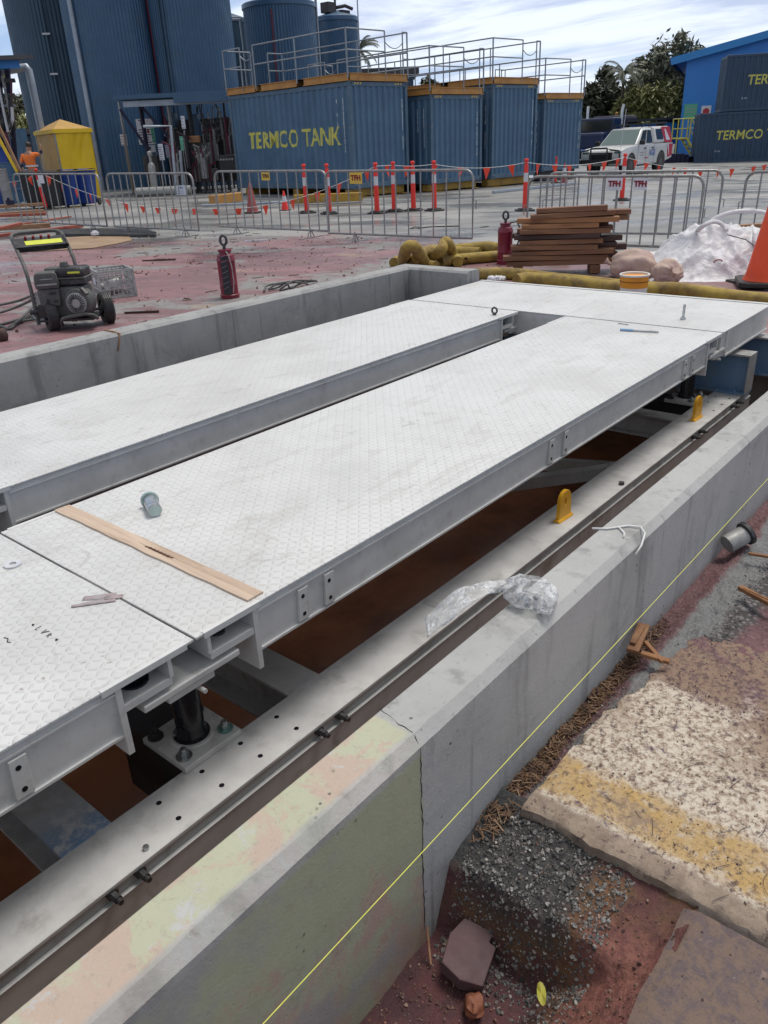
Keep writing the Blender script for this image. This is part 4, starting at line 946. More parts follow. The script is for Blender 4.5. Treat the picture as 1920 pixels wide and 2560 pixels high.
# ---------------------------------------------------------------- crowd barriers
def V2(p): return Vector((p[0], p[1], gz(p[0], p[1])))
_bar = {}
def barrier(label, a, b, H=1.1, nb=12, feet=(.16, .84), sign=None):
    a, b = V2(a), V2(b); L = (b - a).length
    th = thing('crowd_barrier', label, 'crowd barrier', a, math.atan2(b.y - a.y, b.x - a.x), group='steel crowd barriers round the site')
    th.rotation_euler.y = -math.asin((b.z - a.z) / L)
    g = MB(); r = .019; c = .14; pts = [(0, 0, .13)] + [(c - c * math.cos(t_), 0, H - c + c * math.sin(t_)) for t_ in lin(0, PI / 2, 6)] + [(L - c + c * math.sin(t_), 0, H - c + c * math.cos(t_)) for t_ in lin(0, PI / 2, 6)] + [(L, 0, .13)]
    g.tube(pts, r, 8, closed=True); g.build('frame', M['galv'], th, smooth=1.0)
    key = round(H, 3)
    if key not in _bar:
        m = MB().cyl((0, 0, .13), (0, 0, H - .012), .0115, n=7); o = m.build('bar', M['galv'], th, smooth=1.0); _bar[key] = o.data; COL.objects.unlink(o); bpy.data.objects.remove(o)
    for i in range(1, nb):
        o = bpy.data.objects.new('bar', _bar[key]); COL.objects.link(o); o.parent = th; o.location = (L * i / nb, 0, 0)
    for f in feet:
        x = L * f; g = MB(); g.bar((x, -.33, .006), (x, .33, .006), .045, .012); g.tube([(x, -.10, .01), (x, 0, .16)], .010, 6); g.tube([(x, .10, .01), (x, 0, .16)], .010, 6); g.tube([(x, 0, .012), (x, 0, .14)], .010, 6)
        g.build('foot', M['galv'], th)
    for xs_ in (-.0, L):
        g = MB(); s = -1 if xs_ == 0 else 1
        g.tube([(xs_ + s * .018, 0, H * .62), (xs_ + s * .055, 0, H * .62), (xs_ + s * .055, 0, H * .50)], .008, 6); g.build('hook', M['galv'], th)
    if sign:
        for (xf, mt, txt, ink, w, h) in sign:
            x = L * xf; sg = MB().bx(x - w / 2, x + w / 2, -.026, -.022, H - .02 - h, H - .02).build('sign_plate', M[mt], th)
            if txt:
                Mx = Matrix(((1, 0, 0, x), (0, 0, -1, -.0275), (0, 1, 0, H - .02 - h * .5), (0, 0, 0, 1)))
                put_text('lettering', txt, h * .62, M[ink], sg, Mx, depth=.002, bold=.006)
    return th
p2l = atD(60, 18.7)
barrier('barrier cut by the left border of the picture, beside the planks', (12.2, 24.6), (10.9, 22.5), sign=None)
barrier('barrier behind the timber pile with a blank white sign, in front of the blue bin', (p2l.x, p2l.y), (9.24, 14.98), sign=[(.36, 'sign_white', '', None, .2, .16)])
barrier('unsigned barrier on the red dirt in front of the shelter machines', (9.28, 14.78), (9.52, 12.40))
barrier('barrier with a small yellow sign before the lettered container and grubby cone', (10.2, 12.62), (10.48, 10.0), sign=[(.49, 'sign_yellow', 'TFH', 'ink_brown', .19, .13)])
barrier('barrier with a tan TFH sign in front of the row of orange bollards', (10.22, 9.78), (10.62, 7.1), sign=[(.23, 'sign_yellow', 'TFH', 'ink_red', .24, .17)], feet=(.20, .86))
barrier('barrier with two white TFH signs, behind the hardwood stack', (10.62, 6.15), (10.95, 3.78), 1.01, 13, sign=[(.52, 'sign_white', 'TFH', 'ink_red', .21, .15), (.665, 'sign_white', 'TFH', 'ink_red', .18, .15)])
barrier('unsigned barrier standing just behind the one with white signs', (11.8, 6.5), (12.65, 4.10), 1.01, 12)
barrier('barrier cut by the right border, behind the white bulk bag', (12.15, 3.62), (11.7, 1.2), 1.01, 12)

# ---------------------------------------------------------------- bollards, cones
def bollard_mesh():
    th = thing('bollard', '', 'bollard', group='orange T-top bollards'); s = .2; c = .06
    poly = [(-s, -s + c), (-s + c, -s), (s - c, -s), (s, -s + c), (s, s - c), (s - c, s), (-s + c, s), (-s, s - c)]
    g = MB().prism(poly, 0, .035).prism([(x * .7, y * .7) for x, y in poly], .035, .06); g.build('base', M['black_rubber'], th, bevel=.006)
    g = MB(); g.lathe([(.062, .06), (.060, .12), (.052, .62)], 18).lathe([(.050, .80), (.049, .96), (.040, .985), (.034, 1.0)], 18); g.build('post', M['hivis'], th, smooth=.6)
    MB().lathe([(.0525, .615), (.0510, .805)], 18).build('reflective_band', M['reflective'], th, smooth=.6)
    g = MB(); g.lathe([(.026, 1.0), (.026, 1.03), (.05, 1.04), (.052, 1.075), (.036, 1.10)], 16); g.build('top_handle', M['hivis'], th, smooth=.6)
    return th
proto = bollard_mesh(); first = True
BOL = {}
rn = random.Random(2)
for key, (u, v), lab, tilt in (
    ('a', (768, 533), 'orange bollard leftmost of the row before the lettered container side', 0), ('b', (824, 535), 'orange bollard second in the row, right of the leftmost one', 0),
    ('c', (943, 534), 'orange bollard third in the row, where the flag string rises to its top', 0), ('d', (986, 529), 'orange bollard fourth in the row, seen behind the tan TFH sign', 0),
    ('e', (1034, 527), 'orange bollard fifth in the row, before the end wall of the lettered container', 0), ('f', (1086, 527), 'orange bollard last in the row, before the gap between the containers', 0),
    ('g', (1312, 527), 'orange bollard alone before the third container, left of the hardwood stack', 0), ('h', (1554, 501), 'orange bollard in front of the white ute behind the two white signs', 0),
    ('i', (116, 523), 'orange bollard at the far left beside the black bin, leaning a little', .04), ('j', (1388, 458), 'small distant orange bollard between the last two containers', 0)):
    o = proto if first else copy_tree(proto); first = False
    p = at(u, v); o.location = p; o.rotation_euler = (tilt, tilt, rn.uniform(0, 6)); o['label'] = lab; o['group'] = 'orange T-top bollards'; BOL[key] = p
    if key == 'j': o.scale = (.8,) * 3
def cone(label, p, s, body, bands, base='black_rubber', group=None):
    th = thing('traffic_cone', label, 'traffic cone', p, rn.uniform(0, 1), group=group, scale=s)
    g = MB(); q = .19; c = .04
    g.prism([(-q, -q + c), (-q + c, -q), (q - c, -q), (q, -q + c), (q, q - c), (q - c, q), (-q + c, q), (-q, q - c)], 0, .035); g.build('base', M[base], th, bevel=.006)
    g = MB(); g.lathe([(.155, .035), (.145, .05), (.135, .075), (.030, .70), (.024, .71), (.018, .70)], 28); g.build('cone_body', M[body], th, smooth=.7)
    def rr(z): return .135 + (.030 - .135) * (z - .075) / .625
    for z0, z1 in bands: MB().lathe([(rr(z0) + .002, z0), (rr(z1) + .002, z1)], 28).build('reflective_band', M['reflective'], th, smooth=.6)
    return th
cone('tall grubby cone standing before the left end of the lettered container', at(632, 533), 1.0, 'cone_dirty', [], group='traffic cones')
cone('small banded cone between the grubby tall cone and the leftmost bollard', at(713, 526), .66, 'hivis', [(.32, .52)], group='traffic cones')
cone('distant banded cone in front of the last container', at(1409, 463), 1.0, 'cone_dirty', [(.30, .56)], group='traffic cones')
cone('big bright orange cone close at the right border, cut by it', (9.15, 2.38, gz(9.15, 2.38) + .03), 1.48, 'cone', [], group='traffic cones')
g = MB()
for k, (dx, dy, dz, a) in enumerate(((-.05, .12, 0, .3), (.0, -.1, 0, -.2), (.1, .05, .028, .9), (-.1, .28, 0, 1.2))):
    g.bx(-.34, .34, -.16, .16, 0, .026, Matrix.Translation((9.12 + dx, 2.42 + dy, gz(9.1, 2.4) - .028 + dz)) @ Matrix.Rotation(a, 4, 'Z'))
tag(g.build('rubber_mat', M['black_rubber'], bevel=.004), 'heap of flat black rubber mats under the big orange cone', 'rubber mat')

# ---------------------------------------------------------------- flag bunting
def bunting(label, pts, sags, flags, size=.17):
    o = Vector(pts[0]); th = thing('flag_bunting', label, 'bunting', o, group='strings of orange flags'); path = []
    for i in range(len(pts) - 1):
        a, b = Vector(pts[i]), Vector(pts[i + 1])
        for t_ in lin(0, 1, 24)[:24 if i < len(pts) - 2 else 25]:
            p = a.lerp(b, t_); p.z -= sags[i] * 4 * t_ * (1 - t_); path.append(p - o)
    MB().tube(path, .006, 5).build('cord', M['white_cord'], th)
    L = [0]
    for i in range(1, len(path)): L.append(L[-1] + (path[i] - path[i - 1]).length)
    for k in range(flags):
        s_ = L[-1] * (k + .6) / flags + rn.uniform(-.08, .08)
        i = max(j for j in range(len(L)) if L[j] <= min(s_, L[-1] - .01)); i = min(i, len(path) - 2)
        p = path[i].lerp(path[i + 1], (s_ - L[i]) / max(L[i + 1] - L[i], 1e-6)); d = (path[i + 1] - path[i]).normalized()
        w = size * rn.uniform(.75, 1.0); tw = rn.uniform(-.5, .5); nn = Vector((-d.y, d.x, 0))
        d2 = (d * math.cos(tw) + nn * math.sin(tw)).normalized(); sw = nn * rn.uniform(-.05, .05) + d2 * rn.uniform(-.05, .05)
        g = MB(); n = 5; vs = []
        for q in range(n + 1):
            f = q / n; hw = w / 2 * (1 - f)
            c = p + Vector((0, 0, -size * 1.35 * f)) + sw * f * f + nn * .012 * math.sin(f * 4 + k)
            vs += [c - d2 * hw, c + d2 * hw]
        g.add(vs, [(2 * q, 2 * q + 1, 2 * q + 3, 2 * q + 2) for q in range(n)])
        ob = g.build('flag', M['flag'], th); md = ob.modifiers.new('th', 'SOLIDIFY'); md.thickness = .003
def topb(k, h=1.02): return BOL[k] + Vector((0, 0, h))
mid = at(500, 520, .16)
bunting('flag string sagging low from the far left bollard to the third bollard of the row', [topb('i'), mid, topb('c')], [.32, .30], 17, .19)
bunting('flag string from the bollard row past the lone bollard to the ute bollard', [topb('c'), topb('d'), topb('f'), topb('g'), topb('h')], [.0, .03, .10, .12], 12, .19)
bunting('flag string from the ute bollard sagging away to the right border', [topb('h'), atD(2080, 17.5, 1.15)], [.34], 13, .15)
pz = atD(-30, 25.5, .85); bunting('short flag string leaving the far left bollard towards the left border', [topb('i'), pz], [.18], 3, .19)

# ---------------------------------------------------------------- red lifting jacks
def jack(label, p, rz, H, full):
    th = thing('lifting_jack', label, 'lifting jack', p, rz, group='maroon cylinder jacks'); r = .096; hb = H - .20
    g = MB(); g.lathe([(r + .008, 0), (r + .010, .05), (r, .06), (r, hb * .30), (r + .004, hb * .31), (r, hb * .33), (r, hb * .80), (r + .006, hb * .82), (r + .002, hb * .85), (r * .92, hb * .93), (r * .72, hb * .955), (r * .66, hb), (r * .78, hb + .003), (r * .78, hb + .022), (r * .5, hb + .024)], 28)
    g.build('cylinder', M['jack_red'], th, smooth=.6)
    g = MB(); g.cyl((0, 0, hb + .02), (0, 0, hb + .075), .018, n=10); c = .034
    g.tube([(c * math.cos(a), 0, hb + .115 + .048 * math.sin(a)) for a in lin(0, 2 * PI, 20)[:-1]], .014, 8, closed=True); g.tube([(c * .9, -.02, hb + .09), (c * .9, .02, hb + .09)], .016, 8)
    g.build('lifting_eye', M['lift_eye'], th, smooth=.8)
    if full:
        g = MB(); vs = []
        for z in (.06, hb * .92):
            for a in lin(-.45, .45, 6): vs.append(((r + .004) * math.sin(a), -(r + .004) * math.cos(a), z))
        g.add(vs, [(i, i + 1, 8 + i, 7 + i) for i in range(6)]); o = g.build('strap_panel', M['machine_dark'], th)
        g = MB()
        for k in range(7): g.bar((-.035, -r - .006, .12 + k * .055), (.02 + .01 * (k % 2), -r - .006, .145 + k * .055), .009, .004)
        g.build('lacing', M['pale_panel'], o)
        g = MB(); g.tube([(.02, -r * .6, hb + .01), (.055, -r - .02, hb - .02), (.075, -r - .012, hb * .7), (.078, -r - .006, hb * .4), (.06, -r - .010, .08)], .006, 6); g.build('hose', M['engine_light'], th, smooth=1)
    else:
        g = MB(); g.tube([(r * .5, 0, hb + .02), (r + .05, -.02, hb + .035), (r + .085, -.03, hb - .04), (r + .08, -.03, hb - .20), (r + .03, -.03, hb - .33)], .010, 8); g.build('hose', M['black_rubber'], th, smooth=1)
        MB().bar((.05, -r - .004, hb * .35), (.05, -r - .004, hb * .85), .022, .012).build('side_rail', M['jack_red'], th)
    return th
jack('maroon jack with a laced strap standing behind the back pit wall', (5.66, 6.98, .01), rad(-49), .70, True)
jack('maroon jack with a black hose standing beside the yellow suction hose heap', (9.32, 5.71, gz(9.3, 5.7)), rad(-49), .69, False)

# ---------------------------------------------------------------- milk crate
th = thing('milk_crate', 'grey plastic milk crate of odds and ends behind the pressure washer', 'crate', (5.03, 8.24, gz(5.0, 8.2)), rad(-20))
g = MB(); a = .19; h = .30
for sx, sy in ((-1, -1), (1, -1), (1, 1), (-1, 1)): g.bx(sx * a - .012, sx * a + .012, sy * a - .012, sy * a + .012, .0, h)
for k, sgn in ((0, -1), (0, 1), (1, -1), (1, 1)):
    def W(p, q): 
        return (p, sgn * a, q) if k == 0 else (sgn * a, p, q)
    for z, w_ in ((.012, .024), (.10, .012), (.19, .012), (.265, .012), (.292, .022)): g.bar(W(-a, z), W(a, z), .012, w_)
    for i in range(1, 8): g.bar(W(-a + 2 * a * i / 8, .01), W(-a + 2 * a * i / 8, h - .01), .010, .010)
    g.bar(W(-a + .05, .15), W(a - .05, .15), .006, .05)
for i in range(8): g.bx(-a, a, -a + i * .054, -a + i * .054 + .012, .004, .014); 
g.build('crate_frame', M['grey_plastic'], th)
g = MB().bx(-a - .014, -a - .0115, -.06, .05, .15, .215); g.build('label', M['sign_white'], th)
g = MB()
for i in range(7):
    r_ = random.Random(i); g.blob((r_.uniform(-.11, .11), r_.uniform(-.11, .11), .07 + .03 * (i % 3)), .06, .045, .05, .3, 2, 10, 7, i)
tag(g.build('scrap_pile', M['engine_light'], smooth=1.2), 'jumble of grey fittings lying inside the milk crate', 'fittings').location = th.location

# ---------------------------------------------------------------- pressure washer
PWp = Vector((3.62, 7.05, .03)) - RT * .145; 
pw = thing('pressure_washer', 'dusty petrol pressure washer with tubular handle and two tyres behind the back wall', 'pressure washer', PWp, 0)
# local axes: x to the picture's right along the axle, y away from the camera, handle leaning to the left rear
pw.rotation_euler = (0, 0, rad(-19)); Q = Matrix.Rotation(rad(-30), 4, 'Z')      # Q: picture-facing frame of the engine
rw_ = .15
for k, x in enumerate((.12, .63)):
    Mx = Matrix.Translation((x, .0, rw_)) @ Matrix.Rotation(PI / 2, 4, 'Y')
    w = MB().lathe([(.085, -.045), (.135, -.05), (.150, -.035), (.152, 0), (.150, .035), (.135, .05), (.085, .045)], 30, Mx, cap=False).build('wheel', M['tyre'], pw, smooth=.7)
    g = MB(); g.lathe([(.0, -.03), (.084, -.032), (.086, .032), (.0, .03)], 24, Mx); g.lathe([(.03, -.05), (.03, .05)], 14, Mx); g.build('rim', M['engine'], w, smooth=.5)
    g = MB()
    for j in range(4): g.lathe([(.1525, -.03 + j * .018), (.1545, -.028 + j * .018), (.1545, -.022 + j * .018), (.1525, -.02 + j * .018)], 30, Mx, cap=False)
    g.build('tread', M['engine_black'], w)
MB().cyl((.12, 0, rw_), (.63, 0, rw_), .014, n=10).build('axle', M['engine'], pw)
hl = [(0, -.01, .08), (0, 0, .40), (0, .03, .52), (0, .12, .61), (0, .28, .69), (0, .46, .77), (0, .56, .81), (.03, .615, .83), (.10, .63, .836), (.36, .63, .836), (.43, .615, .83), (.46, .56, .81), (.46, .44, .755), (.46, .30, .68), (.46, .21, .61), (.46, .17, .52), (.46, .15, .38), (.46, .12, .10)]
MB().tube(hl, .017, 10).build('handle', M['engine'], pw, smooth=1.2)
Ql = lambda l, d, z: Q @ Vector((l, d, z))
MB().tube([Ql(*p) for p in ((.22, .0, .06), (.225, -.04, .10), (.26, -.075, .135), (.32, -.085, .15), (.47, -.06, .165), (.53, -.04, .15), (.545, .02, .11))], .017, 10).build('front_loop', M['engine'], pw, smooth=1.2)
g = MB(); g.bx(.02, .52, -.02, .34, .10, .12, Q); g.tube([(0, 0, .11), (0, .30, .11), (.46, .30, .11), (.50, 0, .11)], .015, 8); g.build('base_frame', M['engine_black'], pw, smooth=.6)
Tm = Matrix.Translation((.23, .40, .755)) @ Matrix.Rotation(rad(24), 4, 'X')
tr = MB().bx(-.215, .215, -.075, .085, -.012, .012, Tm).bx(-.215, .215, -.085, -.0755, -.04, .016, Tm).bx(-.235, -.2155, -.095, .09, -.03, .02, Tm).bx(.2155, .235, -.095, .09, -.03, .02, Tm).build('tool_tray', M['engine_black'], pw, bevel=.004, seg=2)
MB().bx(-.14, .19, -.055, .02, .0125, .015, Tm).build('lime_label', M['lime_label'], tr)
for i in range(4): MB().cyl(Tm @ Vector((-.12 + i * .07, .06, .012)), Tm @ Vector((-.12 + i * .07, .06, .04)), .012, n=10).build('nozzle', M['ink_red'], tr)
en = MB().bx(.08, .46, .03, .30, .13, .40, Q).bx(.24, .36, .10, .24, .35, .45, Q).build('engine_block', M['engine'], pw, bevel=.02, seg=2)
g = MB()
for i in range(6): g.bx(.065, .11, .04, .26, .17 + i * .03, .182 + i * .03, Q)
g.build('cooling_fins', M['engine_light'], en)
prof = [(-.10, .0), (.10, .0), (.105, .05), (.098, .12), (.08, .145), (-.08, .145), (-.10, .12), (-.105, .05)]
Ma = Q @ Matrix.Translation((.165, -.03, .395)) @ Matrix.Rotation(rad(14), 4, 'Z') @ Matrix(((1, 0, 0, 0), (0, 0, 1, 0), (0, 1, 0, 0), (0, 0, 0, 1)))
ac = MB().prism(prof, 0, .16).xf(Ma).build('air_cleaner', M['engine'], pw, bevel=.014, seg=3, smooth=.5)
g = MB(); g.prism([(-.085, .035), (.085, .035), (.085, .048), (-.085, .048)], -.008, .01); g.prism([(-.05, .085), (.06, .085), (.06, .092), (-.05, .092)], -.004, .01); g.xf(Ma).build('cover_rib', M['engine_light'], ac)
MB().prism([(-.09, -.15), (.085, -.16), (.095, -.002), (-.095, -.002)], .01, .13).xf(Ma).build('carburettor_cover', M['engine'], pw, bevel=.012, seg=2)
g = MB(); g.prism([(.0, -.05), (.06, -.05), (.06, -.03), (.0, -.03)], .002, .012); g.prism([(-.03, -.12), (-.01, -.12), (-.01, -.09), (-.03, -.09)], .002, .012); g.prism([(.03, -.12), (.07, -.12), (.07, -.10), (.03, -.10)], .002, .012); g.xf(Ma).build('slot', M['black_rubber'], ac)
f1 = MB().bx(.23, .49, .03, .26, .475, .565, Q).build('fuel_tank', M['engine_black'], pw, bevel=.028, seg=3, smooth=.6)
MB().bx(.222, .498, .022, .268, .465, .482, Q).build('tank_seam', M['engine'], f1, bevel=.006)
MB().bx(.232, .488, .032, .258, .415, .4645, Q).build('tank_base', M['engine_black'], f1, bevel=.012, seg=2)
MB().lathe([(.042, .565), (.042, .58), (.036, .592), (.034, .605)], 20, Q @ Matrix.Translation((.29, .15, 0))).build('fuel_cap', M['engine'], f1, smooth=.6)
MB().bx(.35, .46, .0285, .030, .515, .532, Q).build('lime_label', M['lime_label'], f1)
MB().bx(.10, .26, .12, .26, .42, .56, Q).build('muffler_box', M['engine'], pw, bevel=.02, seg=2)
rc = Q @ Matrix.Translation((.405, -.02, .262)) @ Matrix.Rotation(rad(-6), 4, 'Z') @ Matrix.Rotation(rad(90), 4, 'X')
h = MB().lathe([(.128, -.12), (.130, -.02), (.120, .005), (.10, .012)], 30, rc).build('recoil_housing', M['engine'], pw, smooth=.6)
g = MB().lathe([(.092, .0125), (.094, .026), (.08, .032), (.034, .034), (.030, .038), (.0, .039)], 30, rc); g.build('recoil_cover', M['engine_light'], h, smooth=.6)
g = MB()
for i in range(26):
    a_ = 2 * PI * i / 26; c_, s_ = math.cos(a_), math.sin(a_)
    g.bar(rc @ Vector((c_ * .042, s_ * .042, .0365)), rc @ Vector((c_ * .084, s_ * .084, .0345)), .0075, .006)
g.build('recoil_slots', M['black_rubber'], h)
g = MB(); g.bar(rc @ Vector((.06, .13, .0)), rc @ Vector((.12, .075, .03)), .04, .026); g.build('pull_handle', M['engine_black'], h, bevel=.005)
g = MB().bx(.02, .10, -.0, .08, .25, .37, Q); g.build('silver_bracket', M['engine_light'], pw, bevel=.008)
g = MB().bx(.03, .14, -.04, .09, .14, .25, Q).cyl(Ql(.04, -.02, .20), Ql(-.04, -.04, .20), .022).cyl(Ql(.085, .02, .25), Ql(.085, .02, .31), .012); g.build('pump', M['engine_black'], pw, bevel=.006)
# hoses on the dirt
def cable(name, label, cat, pts, r, mat, group=None, n=8):
    P = [Vector(p) for p in pts]; out = []
    for i in range(len(P) - 1):
        p0, p1, p2, p3 = P[max(i - 1, 0)], P[i], P[i + 1], P[min(i + 2, len(P) - 1)]
        for t_ in lin(0, 1, 8)[:8]:
            out.append(.5 * ((2 * p1) + (p2 - p0) * t_ + (2 * p0 - 5 * p1 + 4 * p2 - p3) * t_ * t_ + (3 * p1 - p0 - 3 * p2 + p3) * t_ ** 3))
    out.append(P[-1]); o = MB().tube(out, r, n).build(name, mat, smooth=1.3); return tag(o, label, cat, group)
def G3(u, v, h=0.0): return at(u, v, h)
cable('pressure_hose', 'grey hose sweeping in from the left to the washer, the uppermost one', 'hose', [G3(-60, 772, .03), G3(0, 762, .03), G3(45, 752, .06), G3(72, 742, .10), G3(96, 732, .16)], .014, M['hose_dark'], 'grey hoses of the pressure washer')
cable('pressure_hose', 'grey hose second from the top, rising to the washer frame', 'hose', [G3(-60, 795, .02), G3(0, 781, .03), G3(40, 768, .06), G3(75, 752, .12), G3(97, 738, .17)], .014, M['hose_dark'], 'grey hoses of the pressure washer')
cable('pressure_hose', 'grey hose running steeply down from the washer to the ground', 'hose', [G3(96, 745, .14), G3(80, 768, .10), G3(55, 795, .05), G3(24, 818, .014), G3(60, 800, .014), G3(86, 775, .07), G3(95, 748, .13)], .013, M['hose_dark'], 'grey hoses of the pressure washer')
cable('pressure_hose', 'grey hose lying lowest along the dirt towards the wheel', 'hose', [G3(-60, 818, .014), G3(0, 811, .014), G3(50, 798, .02), G3(100, 790, .014), G3(118, 788, .014)], .014, M['hose_dark'], 'grey hoses of the pressure washer')
cable('pressure_hose', 'grey hose bent in a tight loop on the dirt beside the wheel', 'hose', [G3(-50, 824, .014), G3(0, 816, .014), G3(24, 822, .014), G3(45, 806, .02), G3(80, 799, .02), G3(116, 797, .02)], .013, M['hose_dark'], 'grey hoses of the pressure washer')
g = MB(); g.blob(G3(5, 838, .05), .055, .05, .06, .2, 2, 12, 8, 3); tag(g.build('hose_fitting', M['sleeper_dark'], smooth=1.2), 'dark rounded lump cut by the left border above the wall', 'fitting')
g = MB(); g.blob(G3(86, 779, .02), .035, .03, .02, .3, 2, 10, 7, 6); tag(g.build('stone', M['timber'], smooth=1.2), 'pale orange stone among the hoses', 'stone')
# coil of cable behind the wall
cable('cable_coil', 'loose coil of grey cable on the dirt behind the wall, right of the laced jack', 'cable', [G3(660, 728, .02), G3(668, 714, .03), G3(700, 708, .05), G3(735, 703, .10), G3(760, 704, .04), G3(735, 716, .02), G3(700, 726, .03), G3(722, 708, .11), G3(742, 701, .10), G3(790, 702, .02), G3(752, 708, .05), G3(728, 722, .02), G3(715, 706, .10), G3(700, 716, .03), G3(672, 724, .02), G3(690, 712, .06), G3(745, 706, .09), G3(770, 711, .02)], .011, M['hose_dark'], None, 6)
# ---------------------------------------------------------------- timber piles at the left
def beam_(g, p, q, w, h, roll=0): 
    up = Vector((0, math.sin(roll), math.cos(roll))); g.bar(p, q, w, h, up)
rn = random.Random(33)
specs = [   # (image left end, image right end, height of centre, width, thickness, material, label)
    ((-120, 610), (205, 570), .045, .13, .06, 'timber_red', 'red stained plank lying lowest and longest in the left pile, nearest the washer handle'),
    ((-130, 590), (128, 574), .09, .16, .09, 'timber', 'thick raw plank in the middle of the left pile, its end grain to the right'),
    ((-120, 570), (120, 560), .22, .12, .06, 'timber_red', 'red plank across the middle of the left pile, on the thick raw one'),
    ((-120, 566), (112, 545), .16, .14, .10, 'timber', 'broad brown plank at the back of the left pile'),
    ((-110, 556), (114, 541), .30, .12, .07, 'timber', 'upper brown plank on the back of the left pile'),
    ((-100, 545), (120, 535), .05, .05, .03, 'timber_red', 'thin reddish batten lying behind the left pile'),
    ((-90, 612), (60, 592), .13, .10, .05, 'timber_red', 'short red plank at the front of the left pile, tilted'),
    ((40, 575), (180, 560), .10, .09, .03, 'timber_red', 'slender red batten slanting over the right end of the left pile')]
for (a, b, h, w, th_, mt, lab) in specs:
    p, q = at(*a), at(*b); p.z += h; q.z += h
    if 'tilted' in lab: q.z += .12
    if 'slanting' in lab: q.z += .06
    g = MB(); beam_(g, p, q, w, th_); tag(g.build('timber_plank', M[mt], bevel=.004), lab, 'plank', 'planks in the left timber pile')
g = MB(); p = at(35, 548); g.bx(-.09, .09, -.07, .07, 0, .12, Matrix.Translation(p + Vector((0, 0, .34)))); g.cyl(p + Vector((-.05, -.05, .40)), p + Vector((-.05, -.05, .52)), .04); tag(g.build('power_tool', M['navy'], bevel=.02), 'small dark blue tool lying on the left pile of planks', 'tool')
# muddy plywood sheet on the ground
def sheet(name, label, cat, px, thick, mat, lift=.004):
    P = [at(u, v) for u, v in px]; g = MB(); n = len(P)
    vs = [p + Vector((0, 0, lift)) for p in P] + [p + Vector((0, 0, lift + thick)) for p in P]
    g.add(vs, [tuple(range(n))[::-1], tuple(range(n, 2 * n))] + [(i, (i + 1) % n, n + (i + 1) % n, n + i) for i in range(n)])
    return tag(g.build(name, mat), label, cat)
sheet('plywood_sheet', 'warped muddy plywood sheet lying on the dirt behind the pressure washer', 'sheet', [(38, 629), (90, 630), (230, 622), (290, 611), (331, 602), (325, 594), (250, 591), (150, 596), (80, 606)], .012, M['ply'])
sheet('steel_sheet', 'long dark steel sheet lying flat behind the plywood', 'sheet', [(140, 588), (165, 592), (390, 594), (392, 588), (370, 580), (240, 577), (150, 580)], .05, M['flat_steel'])
th = MB().bx(-.06, .06, -.05, .05, 0, .06).cyl((0, 0, .06), (0, 0, .08), .05).build('white_marker', M['sign_white'], bevel=.01); th.location = at(238, 588, .06); tag(th, 'small white lamp-like cap standing on the dark steel sheet', 'cap')  # plain white-topped cap, carries no light
for (u, v, l, lab) in ((398, 652, .5, 'thin dark stick on the dirt between the crate and the laced jack'), (640, 603, .4, 'pale short rod on the wet ground behind the laced jack'), (355, 783, .35, 'dark splinter on the dirt just behind the back wall')):
    p = at(u, v); g = MB(); g.bar(p + Vector((-.5 * l * .65, .5 * l * .75, .012)), p + Vector((.5 * l * .65, -.5 * l * .75, .012)), .03, .02); tag(g.build('stick', M['sleeper_dark'] if 'pale' not in lab else M['sign_white']), lab, 'stick')
p = at(1040, 571); g = MB(); g.blob(p, .16, .10, .035, .3, 2, 12, 7, 2); tag(g.build('rag', M['black_rubber'], smooth=1.5), 'black rag on the wet ground behind the barrier with the tan sign', 'rag')
cable('cord', 'thin dark cord trailing from the black rag across the wet ground', 'cord', [at(1045, 571, .012), at(1075, 567, .012), at(1110, 566, .012), at(1150, 565, .012)], .010, M['black_rubber'])
p = at(1211, 568); g = MB(); g.blob(p, .14, .05, .02, .2, 2, 12, 7, 9); tag(g.build('rag', M['black_rubber'], smooth=1.5), 'flat black scrap on the wet ground left of the hardwood stack', 'rag')

# ---------------------------------------------------------------- yellow suction hoses
HY = 'muddy yellow suction hoses'
cable('suction_hose', 'yellow hose arching highest in the heap behind the wall corner', 'hose', [at(1005, 655, .05), at(1010, 640, .22), at(1018, 620, .36), at(1036, 618, .36), at(1052, 640, .20), at(1066, 662, .06), at(1090, 668, .05)], .075, M['hose_yellow'], HY, 12)
cable('suction_hose', 'yellow hose looping at the left of the heap, its end dropping to the ground', 'hose', [at(985, 658, .06), at(1000, 652, .07), at(1030, 655, .10), at(1045, 640, .20), at(1075, 626, .18), at(1120, 628, .08), at(1200, 632, .07)], .072, M['hose_yellow'], HY, 12)
cable('suction_hose', 'yellow hose bent upright in the middle of the heap', 'hose', [at(1060, 650, .08), at(1100, 628, .22), at(1112, 606, .30), at(1122, 612, .28), at(1133, 640, .10), at(1145, 655, .06)], .072, M['hose_yellow'], HY, 12)
cable('suction_hose', 'yellow hose lying from the heap towards the maroon jack, nearer strand', 'hose', [at(1100, 655, .07), at(1150, 648, .07), at(1200, 644, .07), at(1245, 640, .07)], .072, M['hose_yellow'], HY, 12)
cable('suction_hose', 'yellow hose lying from the heap towards the maroon jack, farther strand', 'hose', [at(1120, 625, .07), at(1160, 622, .10), at(1210, 617, .12), at(1236, 619, .14), at(1250, 628, .08)], .075, M['hose_yellow'], HY, 12)
cable('suction_hose', 'yellow hose lying flat between the jack and the hardwood stack', 'hose', [at(1290, 640, .06), at(1330, 640, .06), at(1370, 645, .06), at(1420, 648, .06)], .07, M['hose_yellow'], HY, 12)
